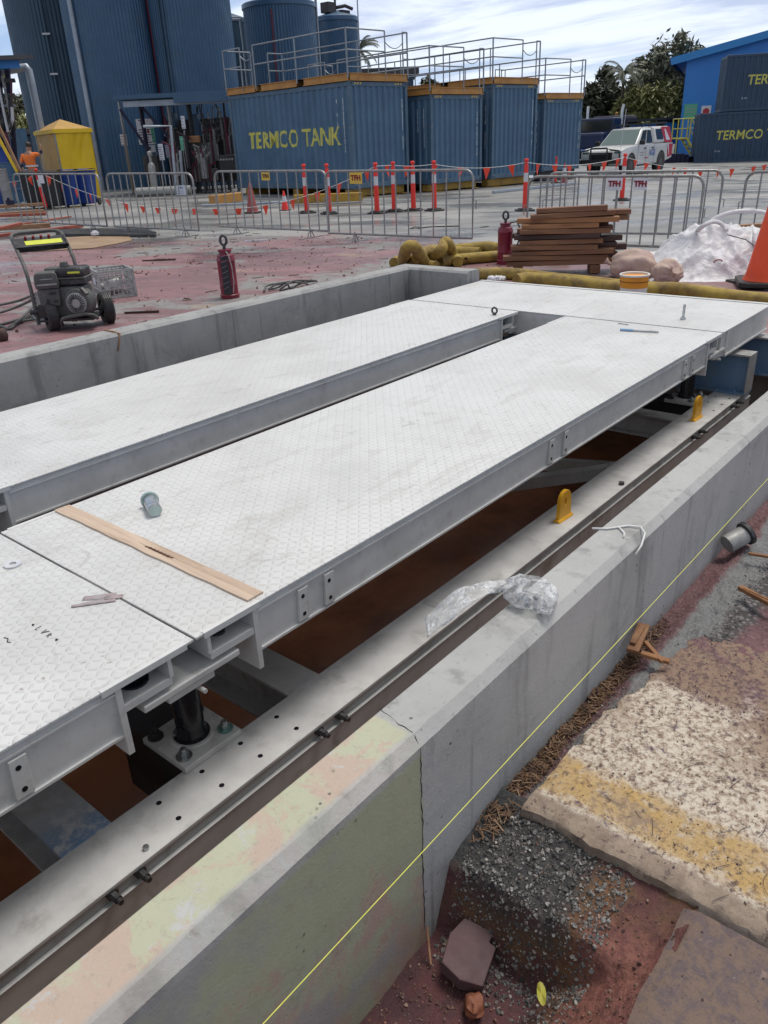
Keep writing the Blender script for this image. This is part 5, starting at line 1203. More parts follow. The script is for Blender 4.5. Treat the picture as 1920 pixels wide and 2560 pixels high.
cable('suction_hose', 'brownish hose end lying beside the wall stub, behind the long hose', 'hose', [at(1190, 686, .06), at(1260, 684, .06), at(1330, 690, .06), at(1380, 697, .06), at(1450, 704, .06), at(1560, 716, .05), at(1640, 722, .05), at(1690, 723, .05)], .072, M['hose_yellow'], HY, 12)
cable('suction_hose', 'long yellow hose lying along the far edge of the cross deck to the right border', 'hose', [at(1292, 703, .07), at(1320, 698, .08), at(1400, 705, .07), at(1500, 716, .07), at(1600, 726, .07), at(1680, 724, .08), at(1760, 735, .07), at(1850, 747, .07), at(1930, 754, .07), at(2040, 765, .07)], .078, M['hose_yellow'], HY, 12)
th = thing('rope_hook', 'thin dark rod with a hooked end lying beside the wall stub', 'rod', at(1160, 655)); I = Matrix.Translation(-th.location)
MB().tube([at(1147, 660, .02), at(1158, 650, .05), at(1165, 645, .10), at(1175, 650, .03), at(1215, 646, .02), at(1245, 630, .04)], .012, 6).xf(I).build('rod', M['sleeper_dark'], th)
g = MB()
for i in range(5): r_ = random.Random(i); g.blob(at(1225 + i * 8 + r_.uniform(-3, 3), 697, .02 + .02 * r_.random()), .06, .04, .035, .4, 2.5, 10, 7, i)
tag(g.build('white_rag', M['bulk_bag'], smooth=.6), 'crumpled white rag on the far edge of the cross deck', 'rag')

# ---------------------------------------------------------------- hardwood stack
SP = Vector((9.05, 4.86, gz(9, 4.8))); SPa = math.atan2(-.757, .653) - rad(10)
rn = random.Random(8)
def sl(label, x, z, L, w, h, mat, y=0.0, rz=0.0, grp='hardwood sleepers in the stack'):
    g = MB(); n = 8; xs = lin(-L / 2, L / 2, n); vs = []
    for xx in xs:
        e = .004 * noise.noise(Vector((xx * 4, z * 9, y))); vs += [(xx, -w / 2 + e, -h / 2), (xx, w / 2, -h / 2 + e), (xx, w / 2 + e, h / 2), (xx, -w / 2, h / 2 - e)]
    g.add(vs, [(i * 4 + j, i * 4 + (j + 1) % 4, (i + 1) * 4 + (j + 1) % 4, (i + 1) * 4 + j) for i in range(n) for j in range(4)] + [(0, 1, 2, 3), (n * 4 + 3, n * 4 + 2, n * 4 + 1, n * 4)])
    o = g.build('hardwood_sleeper', M[mat], bevel=.004)
    o.location = SP + Matrix.Rotation(SPa, 3, 'Z') @ Vector((x, y, z)); o.rotation_euler = (0, rn.uniform(-.012, .012) + (-.03 if 'topmost' in label or 'second from the top' in label else 0), SPa + rz + rn.uniform(-.03, .03)); return tag(o, label, 'sleeper', grp)
b0 = .10; hh = .060
for i, (x, L, mt, rz) in enumerate(((.07, 1.30, 'sleeper', 0), (.02, 1.24, 'sleeper', .02), (.10, 1.16, 'sleeper', -.02), (.0, 1.08, 'sleeper', .01), (.08, 1.02, 'sleeper', .03), (.03, 1.06, 'sleeper_dark', -.04), (.12, 1.04, 'sleeper', .02), (.06, .92, 'sleeper_pale', .01), (.15, 1.16, 'sleeper_pale', -.06), (.20, 1.0, 'sleeper', .05), (.19, .86, 'sleeper', -.05))):
    nm = ('lowest', 'second lowest', 'third from the bottom', 'fourth from the bottom', 'fifth from the bottom', 'blackened, mid height', 'seventh from the bottom', 'pale orange, eighth from the bottom', 'pale orange, third from the top', 'second from the top', 'topmost')[i]
    sl('sleeper in the front face of the hardwood stack, ' + nm, x, b0 + hh * (i + .5), L * rn.uniform(.94, 1.05), rn.uniform(.12, .18), hh - rn.uniform(.002, .010), mt, -.16 + rn.uniform(-.04, .02), rz)
    if i < 10: sl('hardwood sleeper in the back row of the stack, layer ' + ('one two three four five six seven eight nine ten'.split()[i]) + ' from the ground', x + rn.uniform(.0, .24), b0 + hh * (i + .5), L + rn.uniform(-.05, .1), .16, hh - .006, rn.choice(('sleeper', 'sleeper_dark', 'sleeper')), .03, rn.uniform(-.03, .03))
sl('dark hardwood sleeper jutting furthest right at the top of the stack', .50, b0 + hh * 8.6, .62, .14, .075, 'sleeper', .06, .10)
sl('short dark sleeper end poking out at the right middle of the stack', .64, b0 + hh * 4.6, .36, .12, .06, 'sleeper_dark', .05, .0)
sl('dark maroon block end low at the right of the stack', .74, b0 + hh * 2.6, .30, .12, .07, 'sleeper_dark', .16, .1)
for k, x in enumerate((-.42, .50)):
    sl(('left', 'right')[k] + ' cross bearer holding the hardwood stack off the ground', x, .05, .12, .44, .095, 'sleeper', -.04, 0, 'bearers under the hardwood stack')

# ---------------------------------------------------------------- bags, pail
def bag(label, p, rx, ry, rz_, rot, neck, seed, mat):
    th = thing('sand_bag', label, 'sandbag', p, rot, group='tied sandbags'); n, m = 48, 26; vs = []
    for i in range(m + 1):
        ph = PI * i / m
        for j in range(n):
            t_ = 2 * PI * j / n; d = Vector((math.cos(ph), math.sin(ph) * math.cos(t_), math.sin(ph) * math.sin(t_)))
            k = 1 + .10 * noise.noise(d * 2 + Vector((seed, 0, 0))) + .05 * noise.noise(d * 6 + Vector((seed, 3, 0)))
            f = max(0, d.x) ** 3; pl = 1 + .16 * f * math.sin(t_ * 12 + seed) + .06 * math.sin(t_ * 5 + 3 * d.x)       # pleats gather at the neck
            q = Vector((d.x * rx * k, d.y * ry * k * pl, d.z * rz_ * k * pl)); q.z = max(q.z, -rz_ * .72)
            if d.x > .9: q.x -= (d.x - .9) * rx * 1.2
            vs.append(q + Vector((0, 0, rz_ * .72)))
    MB().add(vs, [(i * n + j, (i + 1) * n + j, (i + 1) * n + (j + 1) % n, i * n + (j + 1) % n) for i in range(m) for j in range(n)]).build('sack', M[mat], th, smooth=3.2)
    g = MB(); z = rz_ * .74; g.tube([(rx * .82, 0, z), (rx * .95, 0, z + .01), (rx * 1.08, 0, z + .03), (rx * 1.2, 0, z + .05)], [.035, .016, .022, .045], 12); g.build('tied_neck', M[mat], th, smooth=1.5)
    return th
bag('brown stained sandbag leaning on the hardwood stack, neck up to the left', at(1580, 694) + Vector((0, 0, -.01)), .27, .19, .19, rad(150) + math.atan2(-.757, .653), 0, 2, 'sand_bag')
bag('small sandbag with its tied mouth facing the camera, beside the pail', at(1666, 706) + Vector((0, 0, -.005)), .17, .165, .15, math.atan2(-.653, -.757) + .1, 0, 5, 'sand_bag')
th = thing('bulk_bag', 'large collapsed white bulk bag with loose straps at the right border', 'bulk bag', (9.75, 3.22, gz(9.7, 3.2)), math.atan2(-.757, .653))
n, m = 110, 64; vs = []
BAGP = ((-.42, .05, .56), (.10, .55, .60), (.62, -.1, .86), (-.05, -.62, .54), (.25, -.35, .58), (-.75, -.4, .72), (-.60, .5, .66), (.05, .02, .50), (.9, -.5, 1.05))
for i in range(m + 1):
    for j in range(n + 1):
        u_, v_ = j / n * 2 - 1, i / m * 2 - 1; rr = max(abs(u_), abs(v_)); e = (abs(u_) ** 3.2 + abs(v_) ** 3.2) ** (1 / 3.2)
        prof = 1.0
        x = u_ * .98 + .04 * noise.noise(Vector((u_ * 3, v_ * 3, 1))); y = v_ * .60
        wu, wv = u_ + .10 * noise.noise(Vector((u_ * 2.3, v_ * 2.3, 11))), v_ + .12 * noise.noise(Vector((u_ * 2.3, v_ * 2.3, 21)))
        top = min([c_ - a_ * wu - b_ * wv for a_, b_, c_ in BAGP]); top = max(top, 0) * (1 if e < 1 else 0)
        cr_ = noise.noise(Vector((wu * 2.6 + wv * 1.5, wv * 2.2 - wu, 5))); cr2 = noise.noise(Vector((wu * 5 - wv * 3, wv * 6, 9)))
        fold = .055 * max(0, 1 - abs(cr_) * 7) + .025 * max(0, 1 - abs(cr2) * 5) + .03 * cr_ + .010 * noise.noise(Vector((u_ * 14, v_ * 12, 3)))
        fold *= min(1, max(0, (1 - e) * 5)); top *= min(1, max(0, (1.0 - e) * 7)) ** .5
        vs.append((x, y, prof * max(0, top + fold)))
g = MB().add(vs, [(i * (n + 1) + j, i * (n + 1) + j + 1, (i + 1) * (n + 1) + j + 1, (i + 1) * (n + 1) + j) for i in range(m) for j in range(n)]); g.build('bag_body', M['bulk_bag'], th, smooth=3.2)
def strap(pts, w):
    g = MB(); P = [Vector(p) for p in pts]; vs = []; k = len(P)
    for i in range(k):
        d = (P[min(i + 1, k - 1)] - P[max(i - 1, 0)]).normalized(); s_ = d.cross(Vector((0, -1, .3))).normalized() * w / 2; vs += [P[i] + s_, P[i] - s_]
    g.add(vs, [(2 * i, 2 * i + 1, 2 * i + 3, 2 * i + 2) for i in range(k - 1)]); o = g.build('strap', M['bulk_bag'], th, smooth=3); md = o.modifiers.new('th', 'SOLIDIFY'); md.thickness = .006
strap([(.02 + .17 * math.cos(a) - .05, -.12 + .05 * math.sin(a * 2), .48 + .11 * math.sin(a)) for a in lin(0, PI, 14)], .05)
strap([(.42 + .42 * math.cos(a), .1, .50 + .17 * math.sin(a)) for a in lin(PI * .15, PI, 16)], .05)
strap([(.42, -.25, .52), (.40, -.32, .45), (.38, -.38, .34), (.43, -.42, .30)], .09)
g = MB(); g.tube([(.05, -.36, .47), (.22, -.46, .42), (.38, -.54, .30), (.5, -.6, .16)], .006, 6); g.build('cord', M['hose_dark'], th)
g = MB(); g.tube([(-.10 + .05 * math.cos(a), -.575, .20 + .035 * math.sin(a)) for a in lin(.5, PI, 8)], .007, 6); g.build('red_mark', M['ink_red'], th)
for k, (a_, b_, mt) in enumerate((((.30, .55, .44), (1.3, .5, .46), 'timber'), ((.40, .48, .38), (1.3, .42, .38), 'sleeper_dark'))):
    g = MB(); g.bar(th.matrix_basis @ Vector(a_), th.matrix_basis @ Vector(b_), .09, .05); tag(g.build('timber_plank', M[mt]), ('pale plank end showing behind the bulk bag near the orange cone', 'dark plank end under the pale one behind the bulk bag')[k], 'plank')
th = thing('pail', 'open plastic pail with an orange label band behind the cross deck', 'pail', at(1581, 752) + Vector((0, 0, .03)), .4)
sc_ = 1.0
MB().lathe([(.128, .0), (.132, .11)], 30).build('lower_body', M['pail_white'], th, smooth=.6)
MB().lathe([(.1335, .108), (.139, .215)], 30).build('label_band', M['pail_orange'], th, smooth=.6)
g = MB(); g.lathe([(.139, .215), (.145, .216), (.147, .232), (.139, .236), (.130, .232), (.126, .06), (.0, .055)], 30, cap=False); g.build('rim', M['pail_white'], th, smooth=.6)
g = MB().lathe([(.1405, .165), (.1415, .170)], 30).build('black_stripe', M['ink_black'], th, smooth=.6)
g = MB().blob((0, 0, .16), .10, .10, .04, .4, 2, 12, 7, 3); tag(g.build('crumpled_plastic', M['bulk_bag'], smooth=.6), 'crumpled white plastic inside the open pail', 'plastic').location = th.location
# ---------------------------------------------------------------- shipping containers
def corr(s, p=.278, d=.044):
    t_ = (s % p) / p
    if t_ < .32: return 0
    if t_ < .5: return d * (t_ - .32) / .18
    if t_ < .82: return d
    return d * (1 - (t_ - .82) / .18)
def breaks(a, b, p=.278):
    out = [a]; k = math.floor(a / p)
    while k * p < b + p:
        for f in (0, .32, .5, .82):
            s = (k + f) * p
            if a + 1e-4 < s < b - 1e-4: out.append(s)
        k += 1
    return sorted(set(out)) + [b]
def corr_panel(a, b, z0, z1, to3d, p=.278, d=.044):
    g = MB(); ss = breaks(a, b, p); vs = []
    for z in (z0, z1): vs += [to3d(s, corr(s, p, d), z) for s in ss]
    n = len(ss); g.add(vs, [(i, i + 1, n + i + 1, n + i) for i in range(n - 1)]); return g
def container(label, x, y, rot, zb, W=2.44, L=6.06, H=2.59, paint='cont_blue', frame='cont_rail', text=None, tpos=(3.0, 1.4), tsize=.62, tsx=1.0, group=None, marks=True, seed=0):
    th = thing('shipping_container', label, 'shipping container', (x, y, zb), rot, group=group)
    g = MB(); c = .11
    for px_ in (0, W - c):
        for py_ in (0, L - c): g.bx(px_, px_ + c, py_, py_ + c, .12, H - .12)
    for px_ in (0.004, W - .064):
        g.bx(px_, px_ + .06, c, L - c, .012, .15); g.bx(px_, px_ + .06, c, L - c, H - .13, H - .012)
    for py_ in (0.004, L - .064):
        g.bx(c, W - c, py_, py_ + .06, .012, .15); g.bx(c, W - c, py_, py_ + .06, H - .13, H - .012)
    g.build('frame', M[frame], th, bevel=.006)
    for px_ in (-.004, W - .17):
        for py_ in (-.004, L - .17):
            for pz in (0, H - .12):
                cb = MB().bx(px_, px_ + .174, py_, py_ + .174, pz, pz + .12).build('corner_casting', M[frame], th, bevel=.008)
                if py_ < 0: MB().bx(px_ + .05, px_ + .12, py_ - .002, py_ + .01, pz + .03, pz + .09).build('lock_hole', M['black_rubber'], cb)
    d0 = .012
    corr_panel(c, L - c, .15, H - .13, lambda s, d, z: (d0 + d, s, z)).build('side_panel', M[paint], th)
    corr_panel(c, L - c, .15, H - .13, lambda s, d, z: (W - d0 - d, s, z)).build('side_panel', M[paint], th)
    corr_panel(c, W - c, .15, H - .13, lambda s, d, z: (s, d0 + d, z), .24).build('end_panel', M[paint], th)
    corr_panel(c, W - c, .15, H - .13, lambda s, d, z: (s, L - d0 - d, z), .24).build('end_panel', M[paint], th)
    MB().bx(.06, W - .06, .06, L - .06, H - .05, H - .02).build('roof_panel', M[paint], th)
    MB().bx(.06, W - .06, .06, L - .06, .03, .10).build('floor', M['cont_dark'], th)
    if text:
        me = text_mesh(text, tsize, depth=.004, bold=.010, sx=tsx, shear=.06)
        bm = bmesh.new(); bm.from_mesh(me)
        bm.transform(Matrix(((0, 0, -1, 0), (-1, 0, 0, tpos[0]), (0, 1, 0, tpos[1]), (0, 0, 0, 1))))
        for s in breaks(.1, L - .1):
            bmesh.ops.bisect_plane(bm, geom=bm.verts[:] + bm.edges[:] + bm.faces[:], plane_co=(0, s, 0), plane_no=(0, 1, 0))
        for v in bm.verts: v.co.x += d0 + corr(v.co.y) - .004
        bm.to_mesh(me); bm.free(); me.materials.clear(); me.materials.append(M['lime_paint'])
        o = bpy.data.objects.new('lettering', me); COL.objects.link(o); o.parent = th
    if marks:
        rn = random.Random(seed); g = MB()
        def streak(to3d, s, z0, z1):
            z = z0
            while z < z1:
                l = rn.uniform(.03, .18)
                if rn.random() < .8: g.add([to3d(s - .012, z), to3d(s + rn.uniform(.006, .02), z), to3d(s + rn.uniform(.006, .02), min(z + l, z1)), to3d(s - .012, min(z + l, z1))], [(0, 1, 2, 3)])
                z += l + rn.uniform(0, .03)
        streak(lambda s, z: (d0 + corr(s) - .003, s, z), .139 + .278 * 1 - .10, H * .33, H * .86)
        streak(lambda s, z: (d0 + corr(s) - .003, s, z), .139 + .278 * 2 - .10, H * .60, H * .86)
        streak(lambda s, z: (s, d0 + corr(s, .24) - .003, z), .24 * 9 + .03, H * .30, H * .84)
        g.build('white_marking', M['white_paint'], th)
        g = MB()
        for xx in (.2, W - .55):
            for k in range(3): g.add([(xx + k * .11, -.0 , H - .085), (xx + .05 + k * .11, -.0, H - .085), (xx + .09 + k * .11, -.0, H - .03), (xx + .04 + k * .11, -.0, H - .03)], [(0, 1, 2, 3)])
        for p in g.v: p.y = .0015
        g.build('hazard_marking', M['sign_yellow'], th)
    return th
def platform(label, cth, W, L, H, chain='side', seed=0, hr=1.1):
    th = thing('roof_platform', label, 'roof platform', cth.location + Vector((0, 0, H + .004)), cth.rotation_euler.z, group='ochre platforms with handrails on the container roofs'); h = .20
    g = MB()
    def chan(a, b, n):
        a, b = Vector(a), Vector(b); d = (b - a)
        g.bar(a + Vector((0, 0, h / 2)), b + Vector((0, 0, h / 2)), .012, h - .03); g.bar(a + Vector((0, 0, h - .01)) + n * .03, b + Vector((0, 0, h - .01)) + n * .03, .09, .016); g.bar(a + Vector((0, 0, .01)) + n * .03, b + Vector((0, 0, .01)) + n * .03, .09, .016)
    for y0, y1 in ((.0, 2.0), (2.35, 4.15), (4.5, L)):
        chan((-.01, y0, 0), (-.01, y1, 0), Vector((-1, 0, 0)) * 0.3); chan((W + .01, y0, 0), (W + .01, y1, 0), Vector((1, 0, 0)) * .3)
    chan((0.04, -.01, 0), (W - .04, -.01, 0), Vector((0, -1, 0)) * .3); chan((0.04, L + .01, 0), (W - .04, L + .01, 0), Vector((0, 1, 0)) * .3)
    for y_ in lin(.6, L - .6, 5): g.bx(.03, W - .03, y_ - .05, y_ + .05, .03, h - .03)
    g.build('frame', M['orange_beam'], th)
    MB().bx(.05, W - .05, .05, L - .05, h - .012, h + .002).build('grating', M['flat_steel'], th)
    P = []; r = .021
    def rail(pts):
        for i in range(len(pts)):
            p = Vector(pts[i]); MB().cyl(p + Vector((0, 0, h * .4)), p + Vector((0, 0, h + hr)), r, n=7).build('rail_post', M['galv_rail'], th, smooth=1)
        for z in (h + hr, h + hr * .52):
            MB().tube([Vector(p) + Vector((0, 0, z)) for p in pts], r, 7).build('rail', M['galv_rail'], th, smooth=1)
    e = -.03
    rail([(e, 0, 0), (e, 2.2, 0), (e, 4.3, 0), (e, L, 0)]) if chain != 'side' else (rail([(e, 0, 0), (e, 2.3, 0), (e, 4.4, 0)]), rail([(e, 5.1, 0), (e, L, 0), (W * .45, L, 0)]))
    rail([(W - e, 0, 0), (W - e, 2.2, 0), (W - e, 4.2, 0), (W - e, L, 0), (W * .75, L, 0)])
    rail([(e, -.01, 0), (W * .62, -.01, 0)]); rail([(W * .93, -.01, 0), (W - e, -.01, 0)])
    def ch(a, b):
        a, b = Vector(a), Vector(b); MB().tube([a.lerp(b, t_) - Vector((0, 0, .16 * 4 * t_ * (1 - t_))) for t_ in lin(0, 1, 10)], .014, 5).build('chain', M['galv_rail'], th)
    ch((W * .62, -.01, h + hr * .75), (W * .93, -.01, h + hr * .75))
    if chain == 'side': ch((e, 4.4, h + hr * .8), (e, 5.1, h + hr * .8))
    return th
GC = 'blue shipping containers'
c1 = container('blue container lettered TERMCO TANK with a full handrail above, largest of the row', 19.10, 17.05, rad(-5.5), .25, H=2.90, text='TERMCO TANK', tpos=(2.86, 1.46), tsize=.70, tsx=.95, group=GC, seed=1)
platform('platform and tall handrail on the lettered container', c1, 2.44, 6.06, 2.90, 'side')
c2 = container('blue container second in the row, in shade behind the lettered one', 22.05, 16.32, rad(-8), .20, group=GC, seed=2, paint='cont_blue')
platform('platform on the second container, its rail overlapping the palm', c2, 2.44, 6.06, 2.59, 'side')
c3 = container('tall blue container third in the row, with yellow hazard dashes at its top corners', 24.9, 15.86, rad(-7.3), .20, H=2.90, group=GC, seed=3)
platform('platform on the third and tall container', c3, 2.44, 6.06, 2.90, '')
c4 = container('blue container last in the row, next to the white ute', 28.8, 16.1, rad(-9.5), .24, W=2.32, L=4.0, H=2.46, group=GC, seed=4)
platform('platform on the last container, next to the trees', c4, 2.32, 4.0, 2.46, '')
for k, (c_, W_, L_, lab, dx) in enumerate(((c1, 2.44, 6.06, 'yellow skid beams under the lettered container', 0), (c2, 2.44, 6.06, 'yellow skid beams under the second container', 0), (c3, 2.44, 6.06, 'muddy yellow skid beams under the third container', 0), (c4, 2.32, 4.0, 'dark skid beams under the last container', 0))):
    o = thing('skid', lab, 'skid', (c_.location.x, c_.location.y, gz(c_.location.x, c_.location.y)), c_.rotation_euler.z, group='skids under the containers'); zt = c_.location.z - gz(c_.location.x, c_.location.y) - .004
    for i, y_ in enumerate((.35, 2.9, L_ - .5) if L_ > 5 else (.3, L_ - .4)):
        MB().bx(.05, W_ - .05, y_ - .14, y_ + .14, .02, zt).build('cross_beam', M['yellow_beam' if k < 3 else 'machine_dark'], o, bevel=.01)
    for x_ in (.35, W_ - .35):
        MB().bx(x_ - .09, x_ + .09, -.1, L_ + .1, 0, .018).build('runner', M['yellow_beam' if k < 3 else 'machine_dark'], o)
yb = MB().bar(at(735, 500, .14) + Vector((0, 0, .02)), at(905, 493, .14) + Vector((0, 0, .02)), .2, .22).build('yellow_beam', M['yellow_beam'], bevel=.01); tag(yb, 'long muddy yellow beam lying before the lettered container, behind the bollards', 'beam')
yb = MB().bar(at(530, 500, .16), at(600, 492, .16), .24, .24).build('timber_beam', M['orange_beam'], bevel=.01); tag(yb, 'ochre beam end sticking out left of the lettered container', 'beam')
yb = MB().bar(at(505, 514, .05), at(790, 502, .05), .06, .06).build('pipe', M['pipe_grey'], bevel=.01); tag(yb, 'pale pipe lying on the ground before the lettered container', 'pipe')
yb = MB().bar(at(1232, 480, .05), at(1440, 458, .05), .08, .08).build('pipe', M['pipe_grey'], bevel=.01); tag(yb, 'pale pipe lying on the wet ground before the third container', 'pipe')
# lettered containers by the shed
yd = Vector((-.436, .90, 0)); Lc = 6.06
r1l = Vector((48.88, 17.52, 0)); o1 = r1l - yd * Lc
container('navy container lettered TERMCO TANK standing on the ground before the blue shed', o1.x, o1.y, math.atan2(.436, .90), -.36, paint='cont_dark', frame='cont_dark', text='TERMCO TANK', tpos=(2.95, 1.40), tsize=.66, tsx=.92, group='navy containers by the shed', seed=7, marks=False)
o2 = o1 - yd * 1.05 + Vector((.0, .0, 0))
container('navy container lettered TERMCO TANK stacked on top of another before the blue shed', o2.x, o2.y, math.atan2(.436, .90), 2.24, H=2.75, paint='cont_dark', frame='cont_dark', text='TERMCO TANK', tpos=(2.75, 1.48), tsize=.66, tsx=.92, group='navy containers by the shed', seed=8, marks=False)
for (oo, zz, lab) in ((o1, -.36, 'a'), (o2, 2.24, 'b')):
    pr = [x for x in bpy.data.objects if x.name.startswith('shipping_container') and (x.location - Vector((oo.x, oo.y, zz))).length < .01][0]
    put_text('container_number', '8 101', .13, M['white_paint'], pr, Matrix(((0, 0, -1, .006), (-1, 0, 0, 4.9), (0, 1, 0, .62), (0, 0, 0, 1))), depth=.002)

# ---------------------------------------------------------------- storage tanks
def tank(label, p, r, z1, mat, ribs=72, bands=(), dome=False, group='dark blue storage tanks'):
    th = thing('storage_tank', label, 'storage tank', (p.x, p.y, gz(p.x, p.y) - .05), group=group); g = MB(); vs = []; n = ribs * 4
    for z in (0, z1):
        for j in range(n):
            a = 2 * PI * (j + .5) / n; rr = r - (.028 if (j % 4) >= 2 else 0); vs.append((rr * math.cos(a), rr * math.sin(a), z))
    g.add(vs, [(j, (j + 1) % n, n + (j + 1) % n, n + j) for j in range(n)]); g.build('cladding', M[mat], th)
    MB().lathe([(r + .04, z1 - .18), (r + .05, z1 - .17), (r + .05, z1 + .02), (r * .97, z1 + .08), (.15, z1 + .35), (.0, z1 + .36)], 64).build('roof', M[mat], th, smooth=.5)
    for z in bands: MB().lathe([(r + .012, z), (r + .02, z + .01), (r + .02, z + .06), (r + .012, z + .07)], 64).build('hoop', M[mat], th, smooth=.5)
    return th
def towards(p, d): v = Vector((-p.x, -p.y, 0)).normalized(); return v * d
pA, pB, pC = atD(206, 41), atD(336, 38), atD(528, 38.6)
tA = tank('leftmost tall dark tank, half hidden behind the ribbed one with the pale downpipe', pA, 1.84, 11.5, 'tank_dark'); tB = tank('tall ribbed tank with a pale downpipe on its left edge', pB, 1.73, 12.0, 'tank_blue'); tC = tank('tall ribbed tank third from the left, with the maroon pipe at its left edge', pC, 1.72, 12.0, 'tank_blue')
pF, pD, pE = atD(612, 52), atD(733, 46), atD(862, 52)
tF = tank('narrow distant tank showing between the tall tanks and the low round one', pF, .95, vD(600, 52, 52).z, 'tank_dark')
tD = tank('lower round tank with a visible rim above the handrails', pD, 1.80, vD(698, 14, 46).z, 'tank_blue'); tE = tank('small round tank with black fittings on its roof, beside the palm', pE, 1.22, vD(828, 46, 52).z, 'tank_blue')
def on_tank(name, th, ang_px, r, mat, z0, z1, rad_, bend=False):
    # a pipe down the cladding at image column ang_px
    p = Vector(th.location); best = None
    for k in range(720):
        a = 2 * PI * k / 720; q = p + Vector(((rad_ + r) * math.cos(a), (rad_ + r) * math.sin(a), 1.5 - p.z))
        if (q - p).dot(towards(p, 1)) < -.25 * rad_: continue
        e = abs(col_of(q) - ang_px)
        if best is None or e < best[0]: best = (e, a)
    a = best[1]; x, y = (rad_ + r) * math.cos(a), (rad_ + r) * math.sin(a)
    return MB().cyl((x, y, z0), (x, y, z1), r, n=10).build(name, M[mat], th, smooth=1), a
on_tank('downpipe', tB, 243, .09, 'pipe_grey', 0, 11.8, 1.73); on_tank('vertical_pipe', tB, 424, .10, 'pipe_red', 0, 11.8, 1.74); on_tank('conduit', tC, 447, .04, 'tank_dark', 0, 11.8, 1.73); on_tank('conduit', tC, 456, .035, 'tank_dark', 0, 11.8, 1.73)
o_, a_ = on_tank('seam_strip', tA, 176, .05, 'tank_dark', 0, 11.3, 1.85)
for z in (4.6, 6.1, 7.6, 9.1): MB().bx(-.16, .16, -.03, .03, z, z + .07, Matrix.Translation((1.94 * math.cos(a_), 1.94 * math.sin(a_), 0)) @ Matrix.Rotation(a_ + PI / 2, 4, 'Z')).build('bracket', M['reflective'], tA)
on_tank('vertical_pipe', tD, 708, .05, 'pipe_red', 0, tD['zz'] if 'zz' in tD else 7.5, 1.82)
zE = vD(828, 46, 52).z - gz(pE.x, pE.y) + .05; zD_ = vD(698, 14, 46).z - gz(pD.x, pD.y) + .05
g = MB(); g.bx(-.9, -.3, -.3, .3, zE + .2, zE + .7); g.cyl((0, 0, zE + .2), (0, 0, zE + 1.5), .06); g.bx(-.2, .25, -.2, .2, zE + .9, zE + 1.25); g.tube([(0, 0, zE + .5), (.5, -.3, zE + .6), (.9, -.5, zE + .45)], .09, 8); g.bx(.2, .9, -.3, .2, zE + .15, zE + .4); g.build('roof_fittings', M['machine_dark'], tE)
q = RT * 1.26; g = MB(); g.tube([(q.x, q.y, 0), (q.x, q.y, zE + .9), (q.x * .85, q.y * .85, zE + 1.7), (q.x * .4, q.y * .4, zE + 2.2)], .035, 6); g.tube([(-q.x * .9, -q.y * .9, 0), (-q.x * .9, -q.y * .9, zE + 2.2)], .03, 6); g.build('hoop_pipe', M['galv_rail'], tE)
q = RT * -1.9; g = MB(); g.tube([(q.x * .2 - 2 * RT.x, q.y * .2 - 2 * RT.y, zD_ - .5), (q.x * 1.05, q.y * 1.05, zD_ - .5), (q.x * 1.03, q.y * 1.03, zD_ - 1.6), (q.x * 1.03, q.y * 1.03, 1)], .07, 8); g.build('side_pipe', M['pipe_grey'], tD)
q = RT * 1.86; MB().cyl((q.x, q.y, 0), (q.x, q.y, zD_ + .5), .05, n=8).build('ladder_rail', M['galv_rail'], tD)

# ---------------------------------------------------------------- lean-to shelter with machines
def dpt(u, D, z): p = atD(u, D); p.z = gz(p.x, p.y) + z; return p
sh = thing('shelter', 'flat roofed pipework shelter against the tall ribbed tanks', 'shelter', atD(420, 31)); Ish = Matrix.Translation(-sh.location)
zr = vD(300, 248, 31).z
A_, B_ = vD(284, 246, 31), vD(590, 246, 31); dv = FW * 3.0
A_.z = B_.z = zr
g = MB(); vs = [A_, B_, B_ + dv, A_ + dv]; vs = [p for p in vs] + [p + Vector((0, 0, .10)) for p in vs]; g.add(vs, [(3, 2, 1, 0), (4, 5, 6, 7), (0, 1, 5, 4), (1, 2, 6, 5), (2, 3, 7, 6), (3, 0, 4, 7)]); g.xf(Ish).build('roof', M['tank_dark'], sh)
mid_ = A_.lerp(B_, .49); g = MB(); g.bar(A_ + Vector((0, 0, .05)) - FW * .06, mid_ + Vector((0, 0, .05)) - FW * .06, .03, .14); g.bar(mid_ + Vector((0, 0, -.04)) - FW * .07, B_ + Vector((0, 0, -.04)) - FW * .07, .05, .34); g.xf(Ish).build('fascia', M['tank_blue'], sh)
g = MB(); g.bar(A_ + RT * .25 + Vector((0, 0, -.16)) + FW * .2, B_ + Vector((0, 0, -.16)) + FW * .2, .12, .18); g.xf(Ish).build('eave_beam', M['pipe_grey'], sh)
for (u, D, mt, w) in ((336, 31.2, 'galv', .07), (385, 32.2, 'navy', .11), (452, 31.3, 'galv', .09), (500, 32.0, 'machine_dark', .12)):
    p = dpt(u, D, 0); MB().bar(p, Vector((p.x, p.y, zr - .07)), w, w).xf(Ish).build('post', M[mt], sh)
p = dpt(336, 31.2, 0); q = dpt(392, 31.4, 0); MB().bar(Vector((p.x, p.y, zr - .3)), Vector((q.x, q.y, zr - 1.75)), .10, .10).xf(Ish).build('brace', M['navy'], sh)
p = dpt(388, 31.4, 0); q = dpt(440, 31.6, 0); MB().bar(Vector((p.x, p.y, zr - .25)), Vector((q.x, q.y, zr - 1.2)), .10, .10).xf(Ish).build('brace', M['navy'], sh)
